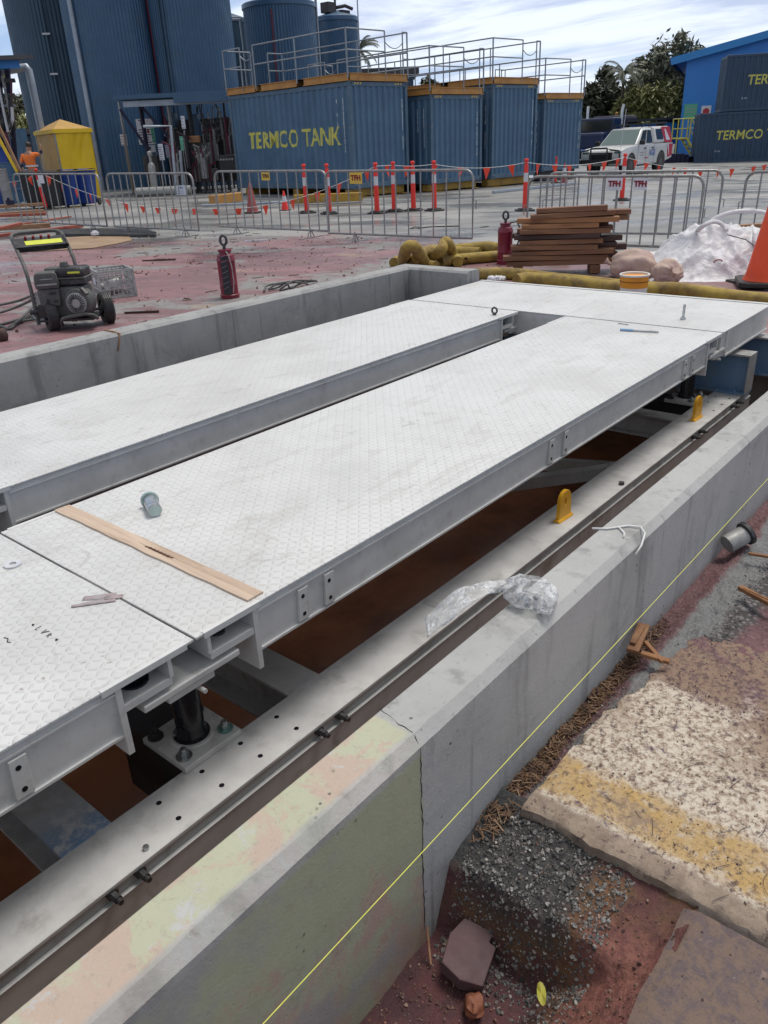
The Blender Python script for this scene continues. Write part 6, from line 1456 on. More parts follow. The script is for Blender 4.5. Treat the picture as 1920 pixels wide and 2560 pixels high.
def board(name, label, u0, v0, u1, v1, D, mat, cat='sign', txt=(), post=True, thick=.02):
    """a flat panel standing upright, facing the yard, at its real size"""
    a = vD(u0, v0, D); b = vD(u1, v1, D); c = (a + b) / 2; w = abs((b - a).dot(RT)); h = abs(a.z - b.z)
    base = Vector((c.x, c.y, gz(c.x, c.y))); th = thing(name, label, cat, base, math.atan2(RT.y, RT.x) + rad(rn.uniform(-6, 6))); z0 = c.z - base.z
    MB().bx(-w / 2, w / 2, -thick / 2, thick / 2, z0 - h / 2, z0 + h / 2).build('panel', M[mat], th)
    if post: MB().bar((0, thick, 0), (0, thick, z0 + h / 2 - .02), .035, .035).build('post', M['galv'], th)
    for (t_, fx, fy, s_, ink) in txt:
        put_text('lettering', t_, h * s_, M[ink], th, Matrix(((1, 0, 0, w * fx), (0, 0, -1, -thick / 2 - .003), (0, 1, 0, z0 + h * fy), (0, 0, 0, 1))), depth=.003, bold=.004)
    return th, w, h, z0
rn = random.Random(14)
def lines(th, w, h, z0, n, mat='ink_black', top=.3, bot=-.42):
    g = MB()
    for i in range(n):
        z = z0 + h * (top + (bot - top) * i / max(n - 1, 1)); l = w * rn.uniform(.5, .8); g.bx(-w * .42, -w * .42 + l, -.0145, -.0125, z - h * .018, z + h * .018)
    g.build('print_lines', M[mat], th)
t_ = board('tank_sign', 'tall white notice headed by a big letter T behind the shelter brace', 338, 298, 390, 360, 33.5, 'sign_white', txt=(('T', -.20, .33, .34, 'ink_black'),)); lines(*t_, 6, 'ink_black', .08); MB().bx(.06, .14, -.0145, -.0125, t_[3] - .06, t_[3] + .05).build('red_symbol', M['ink_red'], t_[0])
t_ = board('notice', 'pale cream notice overlapping the right side of the T notice', 376, 318, 390, 356, 33.2, 'sign_green'); lines(*t_, 4)
t_ = board('notice', 'small white notice beside the left shelter post', 299, 336, 320, 363, 31.9, 'sign_white'); lines(*t_, 4)
t_ = board('notice', 'mauve white list on a stand in the middle of the shelter', 394, 360, 412, 400, 30.6, 'sign_white'); lines(*t_, 6)
t_ = board('notice', 'narrow white notice hanging on the middle shelter post', 451, 290, 465, 322, 31.1, 'sign_white', post=False); lines(*t_, 4)
t_ = board('notice', 'green sign on the middle shelter post', 448, 341, 462, 376, 31.0, 'sign_green'); lines(*t_, 2, 'sign_white')
t_ = board('notice', 'blue and white sign propped low in front of the shelter machines', 440, 464, 466, 487, 29.0, 'sign_white', post=False, txt=(('NO', -.02, .25, .30, 'ink_blue'),)); lines(*t_, 2, 'ink_blue', -.1, -.3)
MB().bar((-.1, .02, 0), (-.1, .02, t_[3]), .03, .03).bar((.1, .02, 0), (.1, .02, t_[3]), .03, .03).build('stand', M['galv'], t_[0])
t_ = board('panel_board', 'mauve grey panel beside the list on the stand', 412, 362, 428, 394, 31.4, 'pale_panel', 'panel', thick=.06)
t_ = board('panel_board', 'small white two part label plates low on the tank wall', 366, 364, 390, 380, 33.0, 'sign_white', 'panel'); g = MB().bx(-.10, .0, -.0145, -.0125, t_[3] - .02, t_[3] + .08); g.build('print_lines', M['ink_black'], t_[0])
def mach(name, label, u0, v0, u1, v1, D, depth, mat, cat, extra=None):
    a = vD(u0, v0, D); b = vD(u1, v1, D); w = abs((b - a).dot(RT)); c = (a + b) / 2; base = Vector((c.x, c.y, gz(c.x, c.y))); th = thing(name, label, cat, base, math.atan2(RT.y, RT.x))
    z0, z1 = max(b.z - base.z, 0), a.z - base.z
    MB().bx(-w / 2, w / 2, 0, depth, z0, z1).build('body', M[mat], th, bevel=.015)
    if z0 > .05:
        for sx in (-1, 1): MB().bar((sx * w * .42, depth / 2, 0), (sx * w * .42, depth / 2, z0), .06, .06).build('leg', M['machine_dark'], th)
    if extra: extra(th, w, z0, z1, depth)
    return th
def dials(th, w, z0, z1, d):
    for i in range(5): MB().cyl((-w * .35 + w * .7 * i / 4, -.03, z1 - .15), (-w * .35 + w * .7 * i / 4, .0, z1 - .15), .035, n=10).build('gauge', M['engine_light'], th)
def doors(th, w, z0, z1, d):
    MB().bx(-w * .46, -.01, -.012, -.001, z0 + .05, z1 - .06).build('door', M['machine_grey'], th); MB().bx(.01, w * .46, -.012, -.001, z0 + .05, z1 - .06).build('door', M['machine_grey'], th); MB().bx(.0, .18, -.013, -.0125, z1 - .14, z1 - .10).build('name_plate', M['engine_light'], th)
def pipes(th, w, z0, z1, d):
    r_ = random.Random(int(w * 1000))
    for i in range(12):
        x = r_.uniform(-w * .5, w * .5); g = MB(); g.tube([(x, -.05, z0), (x, -.05, r_.uniform(z0 + .3, z1 + .5)), (x + r_.uniform(-.3, .3), .1, r_.uniform(z0 + .5, z1 + .6))], r_.uniform(.02, .05), 6); g.build('pipe', M[r_.choice(('machine_dark', 'galv', 'machine_grey', 'pipe_red'))], th)
mach('control_cabinet', 'grey two door control cabinet in the dark right half of the shelter', 476, 358, 524, 415, 31.5, .6, 'machine_grey', 'cabinet', doors)
mach('control_cabinet', 'low grey cabinet in the left half of the shelter', 355, 390, 398, 428, 33.0, .5, 'machine_grey', 'cabinet', None)
mach('pump_unit', 'dark pump with pipework at the right of the shelter, beside the lettered container', 545, 388, 590, 428, 30.9, .7, 'machine_dark', 'pump', dials)
mach('pump_unit', 'grimy pump block low in the middle of the shelter', 480, 424, 540, 452, 31.0, .7, 'machine_grey', 'pump', pipes)
mach('pump_unit', 'tangle of dark pipes behind the narrow hanging notice', 420, 330, 446, 450, 32.0, .3, 'machine_dark', 'pump', pipes)
mach('pipe_rack', 'dark pipe manifold high in the right of the shelter', 506, 300, 560, 350, 32.4, .3, 'machine_dark', 'pipework', pipes)
mach('blue_vessel', 'blue vessel hanging under the shelter roof', 414, 282, 440, 316, 32.6, .5, 'tank_blue', 'vessel', None)
mach('blue_vessel', 'square blue duct under the shelter roof at the right', 470, 286, 500, 340, 32.8, .5, 'tank_blue', 'vessel', None)
mach('orange_box', 'small orange and brown box on the shelter pipework', 472, 340, 500, 356, 31.2, .2, 'sleeper_pale', 'box', None)
g = MB(); p = dpt(390, 30.4, 0); g.lathe([(.12, 0), (.13, .3), (.13, .95), (.10, 1.05), (.05, 1.1), (.05, 1.3), (.08, 1.32), (.08, 1.42), (.04, 1.46)], 18); o = g.build('gas_cylinder', M['engine_light'], smooth=.6); o.location = p; tag(o, 'pale grey cylinder with a valve on top standing before the shelter', 'cylinder')
mach('dark_backdrop', 'large dark block added as a backdrop filling the back of the shelter', 424, 300, 592, 452, 33.8, .8, 'machine_dark', 'machine', pipes)  # dark block with pipes put in to blacken the back of the shelter
for k, (u0, v0, u1, v1, D, nm_, lab) in enumerate(((462, 372, 476, 420, 31.0, 'valve_stand', 'slim dark valve stand left of the two door cabinet'), (525, 360, 546, 402, 31.6, 'valve_stand', 'dark valve cluster between the cabinet and the gauge pump'), (428, 398, 450, 440, 30.6, 'valve_stand', 'low dark valve cluster under the green sign'), (500, 402, 520, 446, 30.4, 'valve_stand', 'dark pipe stub cluster before the two door cabinet'), (556, 330, 590, 384, 31.6, 'valve_stand', 'dark switch rack high beside the lettered container'))):
    mach(nm_, lab, u0, v0, u1, v1, D, .3, ('machine_dark', 'machine_grey')[k % 2], 'pipework', pipes)
for k, (u, D, lab) in enumerate(((434, 29.3, 'pale slanting pipe rising at the middle of the shelter'), (452, 29.5, 'white pipe beside the green sign of the shelter'))):
    p = dpt(u + 8, D, 0); q = vD(u - (8 if k == 0 else 2), 315 if k == 0 else 376, D); o = MB().tube([p, q] if k else [p, q, q - RT * .9 + Vector((0, 0, .02))], .05, 8).build('standpipe', M['pipe_grey'], smooth=1); tag(o, lab, 'pipe')
g = MB(); p = dpt(345, 29.8, 0); g.cyl(p - RT * .05 + Vector((0, 0, .16)), p + RT * 1.9 + Vector((0, 0, .16)), .15, n=14); tag(g.build('pipe', M['engine_light'], smooth=.6), 'stout pale pipe lying on the ground before the shelter post', 'pipe')
# ---------------------------------------------------------------- yellow tent, worker, bins, left frame
pl, pf, pr = atD(122, 31.2), atD(169, 29.2), atD(257, 30.0); pbk = pl + pr - pf
zt = vD(150, 323, 29.2).z - pf.z; zpk = vD(166, 297, 30.5).z - pf.z
tn = thing('tent', 'square pop-up tent with bright yellow front and tan left side', 'tent', pf); I = Matrix.Translation(-pf)
def wall_(a, b, mat, seed, name):
    g = MB(); n, m = 24, 24; d = (b - a); nrm = Vector((d.y, -d.x, 0)).normalized(); nrm = nrm if nrm.dot(FW) < 0 else -nrm
    def fn(s, t_):
        q = a + d * s; fold = .10 * noise.noise(Vector((s * 2.5 + t_ * 1.2, t_ * 1.5, seed))) * math.sin(PI * s) + .05 * math.sin(PI * s) * noise.noise(Vector((s * 9 - t_ * 4, t_ * 2, seed + 4)))
        return Vector((q.x, q.y, pf.z + zt * t_)) + nrm * fold
    g.grid(lin(0, 1, n), lin(0, 1, m), fn); g.xf(I).build(name, M[mat], tn, smooth=3)
wall_(pf, pr, 'tent', 1, 'front_wall'); wall_(pl, pf, 'tent_tan', 2, 'side_wall'); wall_(pl, pbk, 'tent_tan', 3, 'back_wall'); wall_(pbk, pr, 'tent_tan', 4, 'side_wall')
top = (pl + pr) / 2; top.z = pf.z + zpk; g = MB(); cs = [Vector((p.x, p.y, pf.z + zt)) + (p - (pl + pr) / 2).normalized() * .08 for p in (pl, pf, pr, pbk)]
g.add([*cs, top], [(0, 1, 4), (1, 2, 4), (2, 3, 4), (3, 0, 4)]); g.xf(I).build('roof', M['tent_tan'], tn)
g = MB(); g.bar(cs[1] + Vector((0, 0, -.05)), cs[2] + Vector((0, 0, -.05)), .02, .12); g.bar(cs[0] + Vector((0, 0, -.05)), cs[1] + Vector((0, 0, -.05)), .02, .12); g.xf(I).build('valance', M['tent'], tn)
for p in (pl, pf, pr, pbk): MB().bar(p, Vector((p.x, p.y, pf.z + zt)), .04, .04).xf(I).build('leg', M['galv'], tn)
def wheelie(label, p, mat, rz):
    th = thing('wheelie_bin', label, 'bin', p, rz, group='wheelie bins before the tent'); g = MB()
    vs = []
    for z, hx, hy in ((.06, .22, .25), (.95, .29, .34)):
        vs += [(-hx, -hy, z), (hx, -hy, z), (hx, hy, z), (-hx, hy, z)]
    g.add(vs, [(3, 2, 1, 0), (4, 5, 6, 7), (0, 1, 5, 4), (1, 2, 6, 5), (2, 3, 7, 6), (3, 0, 4, 7)]); g.build('body', M[mat], th, bevel=.03, seg=2)
    g = MB(); g.grid(lin(-.31, .31, 4), lin(-.36, .38, 6), lambda x, y: Vector((x, y, .99 + .05 * math.cos(y * 3)))); g.bx(-.31, .31, -.37, .37, .955, .985); g.build('lid', M[mat], th)
    for s in (-1, 1): MB().cyl((s * .24, .27, .10), (s * .30, .27, .10), .10, n=14).build('wheel', M['tyre'], th)
    return th
wheelie('black wheelie bin left of the other black one, behind the far left bollard', atD(98, 25.2), 'bin_black', math.atan2(RT.y, RT.x))
wheelie('black wheelie bin beside the bright blue ones', atD(142, 25.0), 'bin_black', math.atan2(RT.y, RT.x) + .1)
wheelie('bright blue wheelie bin, the left one of two under the tent front', atD(182, 25.4), 'bin_blue', math.atan2(RT.y, RT.x))
wheelie('bright blue wheelie bin, the right one of two under the tent front', atD(220, 25.8), 'bin_blue', math.atan2(RT.y, RT.x) - .1)
# ---- worker: seen from behind, leaning to the right with the right arm on a pole
wp = atD(99, 28.0); wk = thing('person', 'worker in orange high visibility shirt leaning on the tent pole, back turned', 'person', wp, math.atan2(RT.y, RT.x))
def skin(name, pts, edges, mat, parent, sub=2, root=0):
    me = bpy.data.meshes.new(name); me.from_pydata([p[:3] for p in pts], edges, []); me.materials.append(mat); o = bpy.data.objects.new(name, me); COL.objects.link(o); o.parent = parent
    md = o.modifiers.new('skin', 'SKIN'); md.use_smooth_shade = True
    for v, p in zip(me.skin_vertices[0].data, pts): v.radius = (p[3], p[4] if len(p) > 4 else p[3])
    me.skin_vertices[0].data[root].use_root = True
    ms = o.modifiers.new('sub', 'SUBSURF'); ms.levels = ms.render_levels = sub; return o
# local frame: x to the right of the picture, y away
body = [(0, 0, .95, .15, .11), (0, .0, 1.12, .13, .10), (-.03, -.02, 1.32, .17, .11), (-.02, -.01, 1.47, .12, .09), (.0, .03, 1.55, .06, .06), (.01, .05, 1.66, .085, .10), (.01, .05, 1.76, .07, .085),
        (-.19, -.02, 1.43, .06), (-.31, -.06, 1.20, .045), (-.22, -.16, 1.02, .036), (-.17, -.17, .96, .03),
        (.17, .0, 1.46, .06), (.36, .02, 1.44, .045), (.40, .06, 1.66, .036), (.39, .08, 1.75, .03),
        (-.10, 0, .88, .10), (-.12, .02, .50, .07), (-.12, .04, .10, .05), (-.12, -.10, .04, .04), (.10, 0, .88, .10), (.13, .03, .50, .07), (.14, .06, .10, .05), (.14, -.08, .04, .04)]
bed = [(0, 1), (1, 2), (2, 3), (3, 4), (4, 5), (5, 6), (3, 7), (7, 8), (8, 9), (9, 10), (3, 11), (11, 12), (12, 13), (13, 14), (0, 15), (15, 16), (16, 17), (17, 18), (0, 19), (19, 20), (20, 21), (21, 22)]
skin('body', body, bed, M['skin'], wk)
skin('shirt', [(0, 0, 1.0, .17, .125), (0, 0, 1.12, .16, .12), (-.03, -.02, 1.32, .20, .135), (-.02, -.01, 1.46, .15, .11), (-.20, -.02, 1.43, .08), (-.30, -.05, 1.22, .066), (.17, 0, 1.46, .08), (.33, .02, 1.45, .062)], [(0, 1), (1, 2), (2, 3), (3, 4), (4, 5), (3, 6), (6, 7)], M['shirt'], wk)
skin('trousers', [(0, 0, .98, .175, .13), (-.10, 0, .85, .12), (-.12, .02, .50, .09), (-.12, .04, .10, .075), (.10, 0, .85, .12), (.13, .03, .50, .09), (.14, .06, .10, .075)], [(0, 1), (1, 2), (2, 3), (0, 4), (4, 5), (5, 6)], M['navy'], wk)
skin('sleeve_cuff', [(.36, .02, 1.45, .055), (.40, .05, 1.60, .046)], [(0, 1)], M['navy'], wk, 1); skin('sleeve_cuff', [(-.31, -.06, 1.20, .06), (-.24, -.14, 1.06, .048)], [(0, 1)], M['navy'], wk, 1)
MB().blob((.01, .06, 1.745), .098, .112, .10, .15, 3, 14, 9, 3).build('hair', M['hair'], wk, smooth=3)
g = MB(); g.lathe([(1, 0), (1, .05)], 20); g.v = [Vector((p.x * .205 + .0, p.y * .142, 1.10 + p.z)) for p in g.v]; g.build('reflective_tape', M['reflective'], wk)
for s in (-1, 1): MB().bx(s * .13 - .05, s * .13 + .05, -.16, .08, .0, .09).build('boot', M['machine_dark'], wk, bevel=.02)
# ---- process frame at the left border
pfm = thing('process_tower', 'rusty steel frame with decks and a small roof at the left border', 'frame', atD(20, 30)); I = Matrix.Translation(-pfm.location)
def D3(u, v, D): return vD(u, v, D)
for (u0, v0, u1, v1, D, w, mt) in ((-8, 150, 22, 470, 30, .16, 'navy'), (16, 150, 44, 470, 30.5, .14, 'navy'), (-40, 150, -10, 470, 29, .14, 'machine_dark'), (5, 190, 28, 300, 29.6, .06, 'galv'), (-4, 215, 20, 330, 29.4, .06, 'reflective')):
    MB().bar(D3(u0, v0, D), D3(u1, v1, D), w, w).xf(I).build('post', M[mt], pfm)
for v, mt, h in ((202, 'machine_dark', .09), (240, 'machine_grey', .12), (265, 'pipe_grey', .06), (292, 'machine_dark', .16), (304, 'machine_grey', .35)):
    MB().bar(D3(-60, v + 3, 29.6), D3(38, v - 1, 30), .5, h).xf(I).build('deck_beam', M[mt], pfm)
g = MB(); a, b = D3(-70, 150, 28.5), D3(36, 146, 30.2); g.bar(a, b, 1.6, .12); g.xf(I).build('roof', M['dark_roof'], pfm); g = MB(); a, b = D3(-70, 162, 28.6), D3(26, 160, 30.0); g.bar(a, b, .8, .28); g.xf(I).build('fascia', M['shed_blue'], pfm)
r_ = random.Random(4)
for i in range(9):
    u = r_.uniform(-10, 36); v = r_.uniform(200, 400); MB().tube([D3(u, v, 29.5), D3(u + r_.uniform(-4, 12), v + r_.uniform(20, 70), 29.5), D3(u + r_.uniform(-20, 20), v + r_.uniform(60, 90), 29.8)], r_.uniform(.02, .06), 6).xf(I).build('pipe', M[r_.choice(('machine_dark', 'galv', 'machine_grey', 'pipe_red', 'reflective'))], pfm)
o = MB().tube([D3(-40, 186, 30.6), D3(8, 177, 30.8), D3(55, 170, 31), D3(66, 168, 31), D3(72, 176, 31), D3(80, 212, 31), D3(92, 270, 31), D3(106, 340, 31), D3(122, 440, 31)], .13, 12).build('overhead_pipe', M['pipe_grey'], smooth=1); tag(o, 'thick pale pipe bending down from the left frame past the yellow tent', 'pipe')
for k, (a, b, lab) in enumerate((((-10, 300), (58, 444), 'pale timber pole leaning at the left border, uppermost'), ((-14, 326), (52, 446), 'pale timber pole leaning at the left border, below the uppermost'), ((-20, 392), (12, 448), 'short pale timber pole low at the left border'))):
    o = MB().bar(D3(*a, 25), D3(*b, 25), .07, .07).build('timber_pole', M['timber'] if k != 1 else M['tent'], bevel=.005); tag(o, lab, 'pole', 'leaning timber poles')
for k, (u, D, r, h, mt, lab) in enumerate(((10, 28.6, .42, 1.7, 'bin_blue', 'blue drum stacked at the left border behind the poles'), (48, 28.3, .34, 1.25, 'tank_blue', 'dull blue drum behind the leaning poles'), (76, 29.5, .3, 1.0, 'pipe_grey', 'pale drum beside the worker'))):
    g = MB(); g.lathe([(r, 0), (r + .02, .02), (r, .04), (r, h * .33), (r + .015, h * .35), (r, h * .37), (r, h * .66), (r + .015, h * .68), (r, h * .70), (r, h - .03), (r + .02, h - .01), (r * .95, h)], 20); o = g.build('drum', M[mt], smooth=.5); o.location = atD(u, D); tag(o, lab, 'drum')
rb = random.Random(9)
for i in range(5):
    u = 12 + i * 15; p = atD(u + rb.uniform(-4, 4), 33); w, h = rb.uniform(.3, .6), rb.uniform(1.2, 2.4); o = MB().bx(-w, w, -.3, .3, 0, h, Matrix.Rotation(math.atan2(RT.y, RT.x), 4, 'Z')).bx(-w * .7, w * .7, -.31, -.3005, h * .5, h * .8, Matrix.Rotation(math.atan2(RT.y, RT.x), 4, 'Z')).cyl((0, 0, h), (0, 0, h + .5), .06).build('plant_unit', M[rb.choice(('tank_blue', 'shed_blue', 'machine_dark', 'cont_blue'))], bevel=.02); o.location = p; tag(o, 'blue and dark plant unit in the clutter behind the worker, ' + ('first from the left', 'second from the left', 'third from the left', 'fourth from the left', 'last before the tent')[i], 'machine', 'plant units behind the worker')
g = MB(); p = atD(80, 44); M4 = Matrix.Translation(p) @ Matrix.Rotation(math.atan2(RT.y, RT.x), 4, 'Z'); bl = thing('low_shed', 'low dark flat roofed shed among the trees left of the tanks', 'shed', p, math.atan2(RT.y, RT.x)); MB().bx(-3, 1.2, 0, 3, 0, 2.3).build('wall', M['cont_dark'], bl); MB().bx(-3.3, 1.4, -.5, 3, 2.35, 2.6).build('roof', M['machine_grey'], bl)

# ---------------------------------------------------------------- white ute
hd = (RT * -.66 - FW * .751); ua = math.atan2(hd.y, hd.x); up_ = atD(1566, 37.2)
ut = thing('utility_vehicle', 'silver white dual cab ute with red and white canopy graphics', 'ute', up_, ua, scale=1.0)
def arch(cx, r=.47, z=.40): return [(cx + r * math.cos(a), z + r * math.sin(a)) for a in lin(0.0, PI, 9)]
side = [(-2.62, .55), (-2.60, 1.14), (1.02, 1.14), (1.25, 1.13), (2.20, 1.06), (2.52, .98), (2.62, .84), (2.64, .50), (2.50, .42)] + arch(1.60) + [(1.12, .34), (-.98, .34)] + arch(-1.46) + [(-1.95, .44), (-2.4, .50)]
g = MB().prism(side, -.90, .90, Matrix(((1, 0, 0, 0), (0, 0, 1, 0), (0, 1, 0, 0), (0, 0, 0, 1)))); body_ = g.build('body', M['white_car'], ut, bevel=.08, seg=4, smooth=.7)
def frust(x0b, x1b, x0t, x1t, hb, ht, zb, ztp):
    vs = [(x0b, -hb, zb), (x1b, -hb, zb), (x1b, hb, zb), (x0b, hb, zb), (x0t, -ht, ztp), (x1t, -ht, ztp), (x1t, ht, ztp), (x0t, ht, ztp)]
    return MB().add(vs, [(3, 2, 1, 0), (4, 5, 6, 7), (0, 1, 5, 4), (1, 2, 6, 5), (2, 3, 7, 6), (3, 0, 4, 7)])
frust(-.62, 1.18, -.58, .30, .87, .70, 1.12, 1.78).build('cabin', M['white_car'], ut, bevel=.09, seg=4, smooth=.7)
cn = frust(-2.56, -.66, -2.42, -.66, .88, .76, 1.15, 1.82).build('canopy', M['white_car'], ut, bevel=.11, seg=4, smooth=.7)
def lerp3(p, q, t_): return Vector(p).lerp(Vector(q), t_)
def quad_on(name, mat, parent, P00, P10, P11, P01, u0, v0, u1, v1, off, poly=None, thick=.004):
    """panel on the plane through four corners (bilinear), proud by off"""
    P00, P10, P11, P01 = map(Vector, (P00, P10, P11, P01)); nrm = (P10 - P00).cross(P01 - P00).normalized()
    f = lambda a, b: P00.lerp(P10, a).lerp(P01.lerp(P11, a), b) + nrm * off
    pts = [f(a, b) for a, b in (poly or ((u0, v0), (u1, v0), (u1, v1), (u0, v1)))]; n = len(pts)
    g = MB().add(pts + [p - nrm * thick for p in pts], [tuple(range(n)), tuple(range(n, 2 * n))[::-1]] + [(i, (i + 1) % n, n + (i + 1) % n, n + i) for i in range(n)])
    return g.build(name, mat, parent)
for s in (1, -1):
    A, B, C_, D_ = (-.62, s * .87, 1.12), (1.18, s * .87, 1.12), (.30, s * .70, 1.78), (-.58, s * .70, 1.78)
    args = (A, B, C_, D_) if s < 0 else (B, A, D_, C_)
    fl = (lambda a: a) if s < 0 else (lambda a: 1 - a)
    quad_on('side_window', M['glass'], ut, *args, 0, 0, 0, 0, .008, [(fl(.52), .10), (fl(.86), .10), (fl(.90), .84), (fl(.52), .88)])
    quad_on('side_window', M['glass'], ut, *args, 0, 0, 0, 0, .008, [(fl(.07), .10), (fl(.47), .10), (fl(.47), .88), (fl(.12), .84)])
    A, B, C_, D_ = (-2.56, s * .88, 1.15), (-.66, s * .88, 1.15), (-.66, s * .78, 1.82), (-2.44, s * .78, 1.82); args = (A, B, C_, D_) if s < 0 else (B, A, D_, C_)
    quad_on('red_panel', M['red_car'], cn, *args, 0, 0, 0, 0, .006, [(fl(.0), .02), (fl(.42), .02), (fl(.60), .96), (fl(.06), .96)])
    quad_on('white_chevron', M['reflective'], cn, *args, 0, 0, 0, 0, .010, [(fl(.10), .16), (fl(.34), .16), (fl(.40), .80), (fl(.34), .84)])
    quad_on('canopy_window', M['glass'], cn, *args, 0, 0, 0, 0, .009, [(fl(.50), .22), (fl(.86), .22), (fl(.92), .84), (fl(.58), .84)])
    quad_on('black_strip', M['black_trim'], cn, *args, 0, 0, 0, 0, .012, [(fl(.0), -.03), (fl(1.0), -.03), (fl(1.0), .015), (fl(.0), .015)])
    y = s * .9045
    MB().add([(-2.60, y, 1.10), (-1.98, y, 1.10), (-2.12, y, .55), (-2.60, y, .62)], [(0, 1, 2, 3)]).build('red_panel', M['red_car'], body_)
    MB().add([(-2.16, y + s * .002, 1.10), (-1.98, y + s * .002, 1.10), (-2.30, y + s * .002, .60)], [(0, 1, 2)]).build('white_chevron', M['reflective'], body_)
    for x in (1.02, .22, -.60): MB().bx(x - .006, x + .006, y - .001, y + .001, .42, 1.12).build('door_seam', M['black_trim'], body_)
    for x in (.36, -.42): MB().bx(x - .09, x + .09, y - .002, y + s * .03 if s > 0 else y + .002, .98, 1.02).build('door_handle', M['black_trim'], body_) if s > 0 else MB().bx(x - .09, x + .09, y - .03, y + .002, .98, 1.02).build('door_handle', M['black_trim'], body_)
    mr = MB().bx(.86, 1.0, min(s * .90, s * 1.12), max(s * .90, s * 1.12), 1.14, 1.32).build('wing_mirror', M['black_trim'], ut, bevel=.03, seg=2)
    MB().bx(2.50, 2.60, min(s * .56, s * .86), max(s * .56, s * .86), .84, .96).build('headlight', M['screen'], ut, bevel=.02)
    MB().bx(-2.63, -2.58, min(s * .70, s * .88), max(s * .70, s * .88), .72, 1.08).build('tail_light', M['red_car'], ut, bevel=.01)
    MB().bx(-.9, 1.05, min(s * .86, s * .98), max(s * .86, s * .98), .33, .39).build('side_step', M['black_trim'], ut)
    for x in (1.60, -1.46):
        Mx = Matrix.Translation((x, s * .78, .39)) @ Matrix.Rotation(PI / 2, 4, 'X'); w = MB().lathe([(.23, -.12), (.36, -.13), (.39, -.10), (.39, .10), (.36, .13), (.23, .12)], 28, Mx).build('wheel', M['tyre'], ut, smooth=.6)
        MB().lathe([(.0, -.125), (.10, -.125), (.235, -.11), (.235, .11), (.10, .125), (.0, .125)], 20, Mx).build('rim', M['engine'], w, smooth=.5)
        MB().lathe([(.40, -.10), (.46, -.10), (.46, .10), (.40, .10)], 24, Mx, cap=False).build('arch_liner', M['black_trim'], ut)
P = ((1.18, .87, 1.12), (1.18, -.87, 1.12), (.30, -.70, 1.78), (.30, .70, 1.78)); quad_on('windscreen', M['screen'], ut, P[1], P[0], P[3], P[2], .05, .08, .95, .92, .008)
g = MB(); g.bx(2.60, 2.66, -.5, .5, .62, .92); g.build('grille', M['black_trim'], ut)
g = MB()
for s in (1, -1): g.tube([(2.66, s * .35, .45), (2.80, s * .36, .60), (2.82, s * .36, 1.08), (2.80, s * .5, 1.02), (2.74, s * .84, .98), (2.70, s * .88, .70)], .035, 8)
g.tube([(2.82, .36, 1.08), (2.82, -.36, 1.08)], .035, 8); g.tube([(2.82, .36, .86), (2.82, -.36, .86)], .025, 8); g.bx(2.62, 2.80, -.90, .90, .50, .66); g.build('bull_bar', M['black_trim'], ut)
g = MB().bx(.0, 1.0, -.62, .62, .0, .01); 
rk = MB()
for y in (-.62, .62): rk.bar((.30, y, 1.92), (-2.4, y, 1.96), .05, .05)
for x in (.2, -.5, -1.3, -2.1): rk.bar((x, -.66, 1.93), (x, .66, 1.93), .06, .035); rk.bar((x, -.62, 1.80), (x, -.62, 1.93), .04, .04); rk.bar((x, .62, 1.80), (x, .62, 1.93), .04, .04)
rk.build('roof_rack', M['black_trim'], ut); MB().cyl((2.3, .7, 1.05), (2.1, .72, 2.5), .012, n=6).build('aerial', M['reflective'], ut)
put_text('lettering', 'AGE', .34, M['ink_blue'], body_, Matrix(((-1, 0, 0, -.42), (0, 0, 1, .9075), (0, 1, 0, .80), (0, 0, 0, 1))), depth=.002, bold=.008)
MB().bx(-.05, .35, .9046, .9056, .60, .64).build('print_lines', M['red_car'], body_); MB().bx(.45, .80, .9046, .9056, .82, .86).bx(.45, .80, .9046, .9056, .72, .76).build('print_lines', M['engine_light'], body_)
# blue truck behind
tk = thing('truck', 'blue prime mover with a bright exhaust stack, mostly hidden behind the ute', 'truck', atD(1500, 58), ua + .2)
MB().bx(-.2, 1.6, -1.2, 1.2, .9, 2.6).build('cab', M['truck_blue'], tk, bevel=.12, seg=2); MB().bx(1.6, 3.0, -.9, .9, .8, 1.75).build('bonnet', M['truck_blue'], tk, bevel=.15, seg=2); MB().bx(1.605, 1.63, -1.0, 1.0, 1.85, 2.45).build('windscreen', M['glass'], tk); MB().bx(-5.5, -.3, -1.1, 1.1, .75, 1.05).build('chassis', M['machine_dark'], tk)
for s in (1, -1):
    MB().tube([(-.4, s * 1.15, .9), (-.4, s * 1.15, 3.0), (-.55, s * 1.18, 3.35)], .10, 12).build('exhaust_stack', M['stack_pipe'], tk, smooth=1)
    for x in (2.3, -2.6, -4.0): MB().lathe([(.3, -.15), (.5, -.15), (.52, -.1), (.52, .1), (.5, .15), (.3, .15)], 24, Matrix.Translation((x, s * 1.0, .52)) @ Matrix.Rotation(PI / 2, 4, 'X')).build('wheel', M['tyre'], tk, smooth=.6)
MB().bx(-5.2, -1.4, -1.15, 1.15, 1.1, 2.75).build('tank_body', M['navy'], tk, bevel=.2, seg=2); MB().lathe([(.09, 2.75), (.10, 2.95), (.05, 3.0)], 12, Matrix.Translation((-3.6, 0, 0))).build('beacon', M['orange_beam'], tk); MB().bx(-1.1, -.6, .6, 1.0, 2.3, 2.65).build('yellow_box', M['stair_yellow'], tk)

